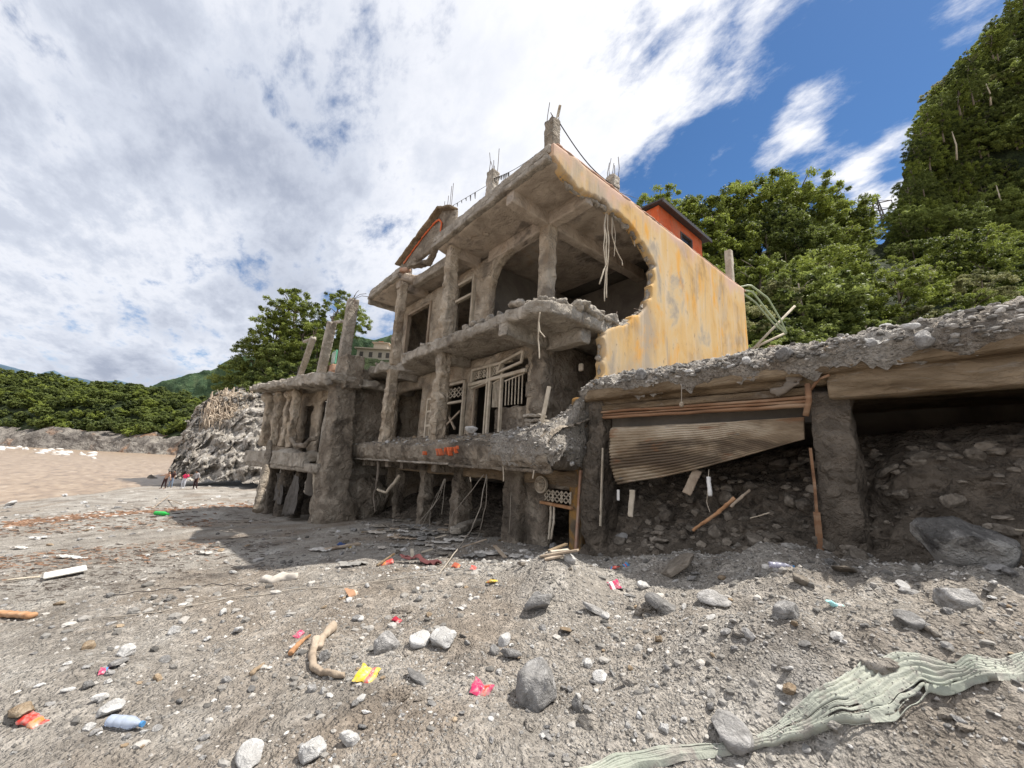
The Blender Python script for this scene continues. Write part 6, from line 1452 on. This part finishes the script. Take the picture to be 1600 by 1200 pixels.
cable('short white cable tail beside the frayed one', hang([(842, 505), (843, 518), (852, 526)], 4.9, 4.9), .012, M['palewood'])
def up(pts, x=-5.3): return [onx(a, b, x) for a, b in pts]
for l, pts, r in (('longest white cable hanging in the torn opening', [(947, 318), (945, 350), (947, 385), (948, 410), (936, 444)], .018), ('second cable twisting beside the longest in the torn opening', [(948, 320), (950, 360), (951, 400), (948, 425), (948, 465)], .016),
                  ('third cable straight down beside the longest ones', [(945, 340), (943, 380), (947, 420), (944, 470)], .013), ('short curling cable right of the three long ones', [(956, 325), (957, 370), (965, 395), (972, 408), (972, 415)], .014),
                  ('thin grey cable right of the curling one', [(955, 330), (962, 365), (960, 400)], .009), ('short cable stub near the right rim of the torn opening', [(986, 352), (989, 365), (992, 385)], .011)):
    cable(l, up(pts), r, M['palewood'], group='cables hanging in the torn opening')
for l, pts in (('wire hanging at the right below the slab edge', [(786, 728), (786, 745), (786, 752)]), ('short wire with a knot under the slab', [(735, 745), (736, 752)]), ('pale strip dangling beside the fan', [(835, 735), (832, 748)])):
    cable(l, hang(pts, 5.0, 5.0), .014, M['palewood'])
# bunting line and roof wires
def span(label, a, b, sag, r=.012, mat=None, name='wire', cat='wire'):
    P = resample([a, b], 30); t = np.linspace(0, 1, 30); P[:, 2] -= sag * np.sin(t * math.pi); o = tag(MB().tube(list(P), r, 4).build(name, mat or M['blackcable'], smooth=True), label, cat); return P
Pl = span('sagging wire strung from the gable to the second roof stub', np.array([-10.9, 5.1, 9.35]), np.array([-8.05, 5.5, 9.3]), .0, .008)
P2 = span('sagging wire from the second roof stub to the corner stub', np.array([-8.0, 5.45, 9.35]), np.array([-5.5, 5.2, 8.62]), .12, .009)
P3 = span('slack wire from the corner stub down to the yellow wall top', np.array([-5.3, 5.25, 9.15]), np.array([-5.2, 7.35, 8.5]), .25, .014)
span('wire running right from the rear roof stub into the trees', np.array([-5.4, 7.5, 8.62]), dep(1032, 318, 40), .1, .008)
span('wire from the gable down to the left roof stub', np.array([-10.6, 5.05, 9.35]), np.array([-12.9, 5.4, 8.9]), .15, .006)
fl_ = thing('bunting', 'line of small dark pennants hanging from the roof wires', 'bunting', None, (-8, 5.4, 9.2))
mb = MB()
for P, ks in ((Pl, range(6, 24, 2)), (P2, range(2, 11))):
    for k in ks:
        c = P[k] - np.array([-8, 5.4, 9.2]); h = rnd.uniform(.08, .2); w = rnd.uniform(.02, .035)
        MB().add([c + [-w, 0, 0], c + [w, 0.01, 0], c + [w * .4, .02, -h], c + [-w, .01, 0.0], c + [w * .2, .03, -h * 1.05], c + [-w * .6, .025, -h * .9]], [(0, 1, 2), (0, 2, 5), (1, 4, 2), (0, 5, 4), (3, 1, 4)]).build('pennant', M['darkmetal'], fl_)
# bent green pipes by the pale post
gp = col('green_pipe', (.36, .42, .27), .5)
for l, pts in (('outer bent green pipe arching behind the yellow wall', [(1150, 450), (1172, 445), (1200, 466), (1220, 500), (1229, 520)]), ('inner bent green pipe arching behind the yellow wall', [(1152, 452), (1176, 456), (1202, 490), (1222, 512), (1228, 522)]), ('lowest bent green pipe behind the yellow wall', [(1156, 455), (1180, 472), (1208, 505), (1228, 521)])):
    P = resample([dep(a, b, 15.5) for a, b in pts], 20); tag(MB().tube(list(P), .035, 6).build('bent_pipe', gp, smooth=True), l, 'pipe', 'bent green pipes')
for l, pts in (('upper bare pole leaning behind the yellow wall', [(1162, 560), (1242, 478)]), ('lower bare pole leaning behind the yellow wall', [(1168, 548), (1228, 520)])):
    tag(MB().tube([dep(a, b, 16) for a, b in pts], .05, 6).build('bare_pole', M['palewood'], smooth=True), l, 'pole')
# fan cover disc and door posts
fd = thing('round_fan_cover', 'round pale dish hanging on the ground-floor wall beside the door grille', 'fan cover', None, ony(844, 757, 5.9))
MB().tube([(0, .05, 0), (0, 0, 0)], .175, 28).build('rim', M['palewood'], fd); MB().tube([(0, -.0, 0), (0, -.03, 0)], .14, 28).build('disc', M['plaster'], fd); MB().tube([(0, -.03, 0), (0, -.06, 0)], .04, 14).build('hub', M['palewood'], fd)
fd.rotation_euler = (0, 0, 0)
p = hang([(861, 788), (860, 815), (857, 843)], 5.95, 5.9); stick('white_stick', 'left of the two pale sticks dangling in the ground-floor doorway', 'stick', p, .025, M['palewood'])
p = hang([(866, 790), (865, 815), (861, 842)], 5.97, 5.9); stick('white_stick', 'right of the two pale sticks dangling in the ground-floor doorway', 'stick', p, .025, M['palewood'])
# grey plank standing on the balcony end
p = ony(843, 678, 5.25); q = ony(858, 604, 5.3)
tag(MB().bar(p, q, .075, .05, up=(0, 1, 0)).build('upright_plank', M['palewood'], bevel=.006), 'pale plank standing upright in the sunlit rubble of the balcony', 'plank')
# stacked pale slabs or sacks there
for k in range(4):
    a = ony(822 + k * 2, 651 + k * 7, 5.35); b_ = ony(850 + k * 3, 650 + k * 8, 5.45)
    tag(MB().bar(a, b_, .3, .07).rough('sack', M['concrete'], None, .025, .03, 6, seed=k), ['topmost', 'second', 'third', 'lowest'][k] + ' pale flattened sack in the pile at the balcony end', 'sack', 'flattened sacks at the balcony end')
# hanging beam fragment in the left bay under the slab
stick('hanging_branch', 'bent pale timber hanging in the dark left bay under the balcony', 'timber', hang([(590, 765), (603, 770), (618, 752), (625, 742)], 5.3, 5.5), .045, M['palewood'], .06)
stick('hanging_rag', 'ragged muddy strip hanging from the slab left of the pale timber', 'rag', hang([(592, 720), (590, 750), (584, 775), (586, 800)], 5.2, 5.3), .06, M['cloth'], .02)
# things in front of the mud bank
stick('broken_branch', 'pale broken branch stuck slanting in the mud bank under the shutter', 'branch', [ony(1082, 829, 5.85), ony(1120, 803, 5.9), ony(1148, 778, 5.98)], .022, M['redwood'], .03)
stick('branch_stub', 'short forked stub on the upper end of the slanting branch', 'branch', [ony(1142, 792, 5.9), ony(1160, 775, 6.0), ony(1172, 765, 6.1)], .022, M['wood'], .018)
stick('thin_stick', 'thin straight stick in the mud bank left of the pillar', 'stick', [ony(1171, 810, 5.9), ony(1203, 801, 5.95)], .01, M['palewood'])
tag(MB().bar(ony(988, 765, 6.0), ony(985, 808, 5.95), .10, .04, up=(0, 1, 0)).rough('hanging_board', M['palewood'], None, .015, .012, 8), 'short ragged board hanging below the left end of the shutter', 'board')
tag(MB().bar(ony(1090, 735, 6.0), ony(1072, 772, 5.85), .14, .03, up=(0, 1, 0)).rough('tilted_board', M['wood'], None, .015, .008, 8), 'flat grey board tilted out under the middle of the shutter', 'board')
tag(MB().bar(ony(966, 765, 5.9), ony(966, 782, 5.9), .05, .015, up=(0, 1, 0)).build('white_tag', WHT, bevel=.004), 'small white tag dangling at the lower left corner of the shutter', 'tag')
tag(MB().tube([ony(1107, 745, 5.95), ony(1108, 757, 5.93), ony(1110, 775, 5.9)], .035, 7, .03).rough('plastic_scrap', WHT, None, .012, .015, 9), 'pale plastic scrap dangling on a thread under the shutter', 'plastic scrap')
cable('thin thread below the dangling plastic scrap', [ony(1108, 735, 5.95), ony(1106, 760, 5.9), ony(1104, 785, 5.9), ony(1109, 800, 5.9)], .005, M['palewood'], group=None)
b_ = thing('light_bulb', 'bare bulb dangling on a wire under the shop roof edge', 'light bulb', None, ony(1065, 632, 5.7)); MB().ell((0, 0, 0), (.035, .035, .045), 10, 8).build('bulb', M['plaster'], b_, smooth=True); MB().tube([(0, 0, .04), (.01, 0, .30)], .006, 5).build('flex', M['cable'], b_)
tag(MB().box(-.06, -.04, -.09, .06, .04, .09).build('wall_socket_box', M['palewood'], bevel=.02), 'pale box fixed on the dark wall inside the open first-floor corner', 'socket box').location = ony(908, 574, 6.9)
for (u0, v0, u1, v1, l) in ((1586, 828, 1612, 830, 'thin stick poking from the mud bank at the right border'),): stick('thin_stick', l, 'stick', [ony(u0, v0, 6.0), ony(u1, v1, 5.9)], .012, M['palewood'])
# debris sheets in the shade: torn plastic and metal
def sheet(u, v, w, h, mat, label, seed, name='torn_sheet', cat='torn sheet', lift=.06, group=None):
    p, t = G(u, v); s = w / F_PX * t; d = h / F_PX * t * 2.2; n, m = 16, 10; r = np.random.default_rng(seed)
    X, Y = np.meshgrid(np.linspace(-.5, .5, n), np.linspace(-.5, .5, m)); V = np.stack([X.ravel() * s, Y.ravel() * d * (1 - .5 * np.abs(X.ravel())), X.ravel() * 0], 1)
    a = .85 + r.normal() * .25; c, s2 = math.cos(a), math.sin(a); V = np.stack([V[:, 0] * c - V[:, 1] * s2, V[:, 0] * s2 + V[:, 1] * c, V[:, 2]], 1)
    V = V + vfbm(V / s * 4 + seed, 4, seed, .6) * s * .18; V[:, 2] = np.abs(V[:, 2]) * 1.1 + .02
    i = np.arange(m - 1)[:, None] * n + np.arange(n - 1)[None]; F = np.stack([i, i + 1, i + 1 + n, i + n], -1).reshape(-1, 4)
    o = put(name, mesh_np(name, V, F), mat); o.location = (p[0], p[1], gh(p[0], p[1]) + .01); md = o.modifiers.new('thickness', 'SOLIDIFY'); md.thickness = .006
    return tag(o, label, cat, group)
M['grime'] = col('grimy_plastic', (.50, .475, .44), .6, var=.4); M['greyp'] = col('grey_plastic', (.24, .23, .215), .6, var=.4)
sheet(768, 868, 52, 9, M['grime'], 'long pale crumpled sheet in the shade before the ground-floor door', 1); sheet(740, 872, 40, 8, M['greyp'], 'grey crumpled sheet left of the long pale one', 2); sheet(550, 885, 38, 12, M['greyp'], 'dull grey crumpled heap near the left tip of the shadow', 3)
sheet(500, 862, 30, 8, M['grime'], 'whitish sheet at the shadow edge left of the debris', 4); sheet(805, 872, 18, 12, M['grime'], 'small white crumpled bag in the shade below the fan', 5)
for k in range(46):
    u = rnd.gauss(655, 45); v = 838 + rnd.gauss(0, 13) + (u - 655) * .02
    sheet(u, v, rnd.uniform(12, 34), rnd.uniform(4, 9), rnd.choice([M['grime'], M['greyp'], M['greyp'], M['concrete'], M['wood'], M['palecloth']]), 'crumpled sheet scrap in the debris heap under the cables', 30 + k, group='sheet scraps in the debris heap')
for k in range(14):
    u = rnd.uniform(520, 880); v = rnd.uniform(828, 888)
    p, t = G(u, v); a = rnd.uniform(0, 3.1); L_ = rnd.uniform(.2, .6); e = p + np.array([math.cos(a), math.sin(a), rnd.uniform(0, .3)]) * L_
    tag(MB().bar(p + [0, 0, .02], e + [0, 0, .04], rnd.uniform(.03, .09), .025).build('broken_plank', rnd.choice([M['wood'], M['beam'], M['palewood']]), bevel=.004), 'broken plank in the shaded debris before the house', 'plank', 'broken planks in the shaded debris')
tag(MB().bar(G(710, 838)[0] + [0, 0, .12], G(746, 826)[0] + [0, 0, .18], .3, .16).rough('concrete_chunk', M['concrete'], None, .03, .03, 5), 'pale concrete chunk tilted behind the cables in the shade', 'concrete chunk')
sheet(655, 880, 70, 9, col('maroon_cloth', (.10, .035, .035), .95), 'dark maroon cloth spread flat in the shade', 8, name='maroon_cloth', cat='cloth', lift=0)
for k, (u, v) in enumerate(((100, 872), (120, 874), (318, 866), (60, 842), (30, 858))):
    sheet(u, v, 26, 5, M['whiterock'] if k % 2 else M['grime'], ['pale torn sheet beyond the white board', 'small pale scrap beyond the white board', 'whitish scrap on the mud in front of the beach', 'grey scrap on the left mud', 'small grey scrap near the left edge'][k], 60 + k)

# pale green cloth strip in the right foreground
def green_cloth():
    c = mat_noise('pale_green_cloth', [(.28, .29, .245), (.38, .395, .335), (.46, .47, .405)], sc=3, bump=.5, bsc=60, bdist=.006, spots=[(4, .52, .62, (.33, .30, .27), .75, (1, 1, 1)), (14, .58, .66, (.27, .245, .22), .8, (1, 1, 1)), (1.6, .52, .64, (.24, .27, .22), .6, (1, 1, 1))])
    c.node_tree.nodes['Principled BSDF'].inputs['Sheen Weight'].default_value = .2
    A = [(860, 1222), (960, 1192), (1060, 1181), (1180, 1172), (1235, 1140), (1300, 1090), (1350, 1044), (1400, 1046), (1460, 1054), (1490, 1058), (1560, 1048), (1640, 1034)]
    B = [(900, 1240), (1000, 1206), (1120, 1196), (1200, 1186), (1270, 1170), (1340, 1150), (1400, 1138), (1430, 1125), (1458, 1108), (1490, 1098), (1560, 1076), (1640, 1054)]
    n, m = 220, 60; GA = resample([G(*a)[0] for a in A], n); GB = resample([G(*b)[0] for b in B], n)
    t = np.linspace(0, 1, m)[:, None, None]; V = GA[None] * (1 - t) + GB[None] * t; s = np.linspace(0, 1, n)[None, :, None]
    V = V.reshape(-1, 3); tt = np.repeat(np.linspace(0, 1, m), n); ss = np.tile(np.linspace(0, 1, n), m)
    wid = np.linalg.norm(GA - GB, axis=1); ww = np.tile(wid, m)
    pl = np.sin(tt * 2 * math.pi * 6.5 + 1.5 * np.sin(ss * 9)) * .5 + np.sin(tt * 2 * math.pi * 11 + ss * 7) * .25 + .7 * fbm(np.stack([ss * 5, tt * 9, ss * 0], 1), 3, 12)
    z = np.max([gz(V[:, 0] + a, V[:, 1] + b) for a, b in ((0, 0), (.05, 0), (-.05, 0), (0, .05), (0, -.05))], axis=0)
    z = z.reshape(m, n)
    for _ in range(3): z[:, 1:-1] = (z[:, :-2] + z[:, 1:-1] + z[:, 2:]) / 3; z[1:-1] = (z[:-2] + z[1:-1] + z[2:]) / 3
    z = z.ravel()
    flat = np.exp(-((ss - .50) / .05) ** 2 - ((tt - .2) / .3) ** 2)
    pl = (1 - np.abs(np.sin(tt * math.pi * 7 + 1.2 * np.sin(ss * 9)))) * .9 + (1 - np.abs(np.sin(tt * math.pi * 15 + ss * 11))) * .35 + .5 * fbm(np.stack([ss * 6, tt * 7, ss * 0], 1), 3, 12)
    V[:, 2] = z + .012 + .015 * pl * (1 - .8 * flat) * np.clip(ww / .15, .4, 1.3)
    V[:, 2] -= .03 * (np.abs(tt - .5) > .47)
    i = np.arange(m - 1)[:, None] * n + np.arange(n - 1)[None]; F = np.stack([i, i + 1, i + 1 + n, i + n], -1).reshape(-1, 4)
    sl = fbm(np.stack([ss * 7, tt * 26, ss * 0], 1), 2, 71); cut = (sl > .36) & (ss > .25) & (ss < .8) & (tt > .25)   # slits where the cloth has torn along its folds
    F = F[~cut[F[:, 0]]]
    o = put('green_cloth', mesh_np('green_cloth', V, F), c); md = o.modifiers.new('thickness', 'SOLIDIFY'); md.thickness = .003
    tag(o, 'long twisted strip of pale green cloth stretched over the mud at the lower right', 'cloth')
    r = np.random.default_rng(4); k = r.integers(0, len(V), 1400); k = k[(ss[k] > .3)]; P = V[k] + [0, 0, .004]
    gravel('grit_on_cloth', P, .0018 + .005 * r.random(len(P)) ** 2.5, 9)
green_cloth()

# ================================================================= PEOPLE
def person(label, px, joints, shirt, trousers, hair, face, fat=1.0, shoe=None, h=1.62, extra=None):
    """joints in metres about the feet: x across (towards the viewer's right), y away from the viewer, z up"""
    base = np.array(px); e = thing('person', label, 'person', None, base)
    J = {k: Vector(v) for k, v in joints.items()}
    order = ['pelvis', 'spine', 'chest', 'neck', 'head', 'crown', 'ls', 'le', 'lw', 'rs', 're', 'rw', 'lh', 'lk', 'la', 'lt', 'rh', 'rk', 'ra', 'rt']
    par = dict(spine='pelvis', chest='spine', neck='chest', head='neck', crown='head', ls='chest', le='ls', lw='le', rs='chest', re='rs', rw='re', lh='pelvis', lk='lh', la='lk', lt='la', rh='pelvis', rk='rh', ra='rk', rt='ra')
    rad = dict(pelvis=.13, spine=.12, chest=.14, neck=.055, head=.085, crown=.07, ls=.065, le=.045, lw=.028, rs=.065, re=.045, rw=.028, lh=.09, lk=.065, la=.042, lt=.035, rh=.09, rk=.065, ra=.042, rt=.035)
    V = [J[k] for k in order]; R = [rad[k] * fat for k in order]; E = [(order.index(par[k]), order.index(k)) for k in order if k in par]; reg = dict(enumerate(order))
    for s in ('l', 'r'):
        w = J[s + 'w']; d = (w - J[s + 'e']).normalized(); sd = d.cross(Vector((0, 0, 1))); sd = sd.normalized() if sd.length > .05 else Vector((1, 0, 0))
        pi = len(V); V.append(w + d * .07); R.append(.03); E.append((order.index(s + 'w'), pi)); reg[pi] = 'hand'
        for f_, (o_, l_) in enumerate(((-.03, .07), (-.01, .085), (.01, .08), (.03, .06), (-.045, .03))):
            b0 = len(V); start = w + d * (.08 if f_ < 4 else .04) + sd * o_; V += [start, start + d * l_ * .6 + Vector((0, 0, -.008)), start + d * l_ + Vector((0, 0, -.025))]; R += [.010, .009, .007]; E += [(pi, b0), (b0, b0 + 1), (b0 + 1, b0 + 2)]
            for q_ in range(3): reg[b0 + q_] = 'hand'
    me = bpy.data.meshes.new('body'); me.from_pydata([v[:] for v in V], E, []); o = bpy.data.objects.new('tmp', me); C.objects.link(o)
    md = o.modifiers.new('skin', 'SKIN'); o.modifiers.new('sub', 'SUBSURF').levels = 1
    sv = me.skin_vertices[0].data
    for i, r_ in enumerate(R): sv[i].radius = (r_, r_ * (.8 if i < 3 else 1))
    sv[0].use_root = True
    dg = bpy.context.evaluated_depsgraph_get(); b = bpy.data.meshes.new_from_object(o.evaluated_get(dg), depsgraph=dg); bpy.data.objects.remove(o)
    skin = col('skin', (.30, .17, .11), .6); b.materials.clear()
    for m_ in (shirt, trousers, skin, shoe or skin): b.materials.append(m_)
    Vn = np.array([v[:] for v in V]); kk = dict(pelvis=1, spine=0, chest=0, neck=2, head=2, crown=2, ls=0, le=0, lw=2, rs=0, re=0, rw=2, lh=1, lk=1, la=1, lt=3, rh=1, rk=1, ra=1, rt=3, hand=2)
    for p in b.polygons:
        c = np.array(p.center[:]); best, bm_ = 9, 0
        for (a_, b_) in E:
            A_, B_ = Vn[a_], Vn[b_]; t = np.clip(np.dot(c - A_, B_ - A_) / max(1e-9, np.dot(B_ - A_, B_ - A_)), 0, 1); dd = np.linalg.norm(c - A_ - (B_ - A_) * t) - .5 * (R[a_] * (1 - t) + R[b_] * t)
            if dd < best: best = dd; bm_ = kk[reg[b_]] if t > .35 else kk[reg[a_]]
        p.material_index = bm_; p.use_smooth = True
    b.name = 'body'; put('body', b, None, e)
    hd = (J['head'] + J['crown']) / 2; fdv = Vector(face).normalized(); sdv = fdv.cross(Vector((0, 0, 1))).normalized()
    MB().ell(hd - fdv * .018 + Vector((0, 0, .022)), (.098, .098, .105), 14, 10).build('hair', hair, e, smooth=True)
    MB().ell(hd + fdv * .045 - Vector((0, 0, .012)), (.066, .066, .085), 12, 8).build('face', skin, e, smooth=True)
    MB().ell(hd + fdv * .115 - Vector((0, 0, .02)), (.013, .013, .02), 6, 5).build('nose', skin, e, smooth=True)
    dk = M['darkmetal']
    for s_ in (-1, 1):
        MB().ell(hd + fdv * .102 + sdv * .03 * s_ + Vector((0, 0, .005)), (.011, .011, .009), 6, 5).build('eye', dk, e, smooth=True); MB().ell(hd + sdv * .082 * s_ - Vector((0, 0, .01)), (.015, .02, .03), 6, 5).build('ear', skin, e, smooth=True)
    MB().ell(hd + fdv * .100 - Vector((0, 0, .055)), (.022, .018, .007), 6, 5).build('mouth', col('lip', (.25, .08, .07)), e, smooth=True)
    # turn local axes to the viewer's: x to the right of the photo
    e.rotation_euler = (0, 0, math.atan2(MC[1, 0], MC[0, 0]) + math.radians(-8)); return e
hair = col('black_hair', (.012, .01, .01), .6)
def std(lean=0, bend=0, arm_l=None, arm_r=None, stance=.13, step=.0, hz=.82):
    """lean: sideways offset of the upper body; bend: lowers the chest forwards"""
    L_ = lean; j = dict(pelvis=(L_ * .3, 0, hz + .04), spine=(L_ * .6, -.02, hz + .22 - bend * .05), chest=(L_ * 1.0, -.02, hz + .44 - bend * .12), neck=(L_ * 1.2, -.02, hz + .58 - bend * .18), head=(L_ * 1.45, -.03, hz + .66 - bend * .2), crown=(L_ * 1.6, -.03, hz + .74 - bend * .22))
    c = j['chest']; j['ls'] = (c[0] - .17, 0, c[2] + .05); j['rs'] = (c[0] + .17, 0, c[2] + .05)
    j['le'], j['lw'] = arm_l or ((c[0] - .25, 0, c[2] - .2), (c[0] - .24, -.05, c[2] - .43)); j['re'], j['rw'] = arm_r or ((c[0] + .25, 0, c[2] - .2), (c[0] + .24, -.05, c[2] - .43))
    j.update(lh=(L_ * .2 - .09, 0, hz), lk=(-.11 + L_ * .1 - step * .4, -.03, hz * .52), la=(-stance - step, .02, .08), lt=(-stance - step, -.14, .035), rh=(L_ * .2 + .09, 0, hz), rk=(.11 + L_ * .1 + step * .2, -.03, hz * .52), ra=(stance + step * .3, .02, .08), rt=(stance + step * .3, -.14, .035)); return j
def feet(u, v):
    p, t = G(u, v); return p
person('person in beige top and dark trousers leaning right, one arm stretched out left', feet(255, 764), std(.22, .4, ((-.18, -.05, 1.16), (-.45, -.1, 1.12)), ((.5, -.05, 1.1), (.62, -.1, .95)), .12, .12), col('beige_top', (.42, .25, .17), .9), col('dark_trousers', (.05, .025, .025), .9), hair, (.7, -.5, -.3))
person('person in a dark jacket and blue jeans beside the one stretching an arm out', feet(266, 762), std(.12, .1, None, ((.42, -.1, 1.2), (.45, -.2, 1.0)), .1, .1), col('dark_jacket', (.06, .03, .03), .9), col('blue_jeans', (.20, .25, .33), .9), hair, (.2, -.9, -.2), shoe=col('dark_shoe', (.03, .03, .03)))
person('person in a bright pink top and pale trousers bending forward', feet(285, 764), std(.16, 1.1, ((-.16, -.1, 1.0), (-.05, -.2, 1.05)), ((.45, -.1, 1.05), (.66, -.1, 1.08)), .08, .06), col('pink_top', (.75, .04, .13), .8), col('pale_trousers', (.55, .56, .60), .9), hair, (.5, -.5, -.6), fat=1.1, shoe=WHT)
person('person in a grey checked shirt and dark trousers reaching left towards the one in pink', feet(304, 765), std(-.04, .1, ((-.3, -.05, 1.15), (-.5, -.1, 1.18)), None, .15, .02), col('grey_shirt', (.33, .31, .31), .9), col('brown_trousers', (.045, .022, .022), .9), hair, (-.7, -.5, -.2), shoe=WHT)
p, t = G(315, 752); b_ = thing('red_bag', 'small red bag lying on the sand right of the people', 'bag', None, p); MB().ell((0, 0, .15), (.22, .15, .15)).rough('body', RED, b_, .03, .03, 5); MB().tube([(-.1, 0, .27), (0, 0, .36), (.1, 0, .27)], .015, 5).build('handle', RED, b_)
# debris pile beside the people
rpx(236, 752, 20, 'mudrock', 2, 'dark rock behind the outstretched arm of the first person', .8); rpx(240, 757, 20, 'whiterock', 3, 'white bundle-like rock just left of the people', .4)

# last: tell look-alikes of one label apart by where they stand in the photo
def single_out():
    bpy.context.view_layer.update(); sets = {}
    for o in scene.objects:
        if o.parent is None and o.get('group') and o.get('label') and not o.get('kind'): sets.setdefault(o['label'], []).append(o)
    ordn = ['leftmost', 'second from left', 'third from left', 'fourth from left', 'fifth from left', 'sixth from left', 'seventh from left', 'eighth from left']
    def uv(o):
        q = MC.T @ (np.array(o.matrix_world.translation[:]) - [0, 0, EYE]); return (800 + F_PX * q[0] / q[2], 600 - F_PX * q[1] / q[2])
    def give(L_, row):
        L_.sort(key=lambda o: uv(o)[0]); n = len(L_)
        for i, o in enumerate(L_):
            w = (row + ' ' if row else '') + ('rightmost' if i == n - 1 and n > 1 else ordn[i] if i < 8 else 'right part')
            if n == 1: w = row
            t = o['label'] + (' ' if ',' in o['label'] else ', ') + w
            if len(t.split()) <= 16: o['label'] = t
    for lab, L_ in sets.items():
        if len(L_) < 2 or 'cable' in lab: continue
        if len(L_) <= 5: give(L_, '')
        else:
            L_.sort(key=lambda o: uv(o)[1]); h = len(L_) // 2; give(L_[:h], 'upper'); give(L_[h:], 'lower')
single_out()
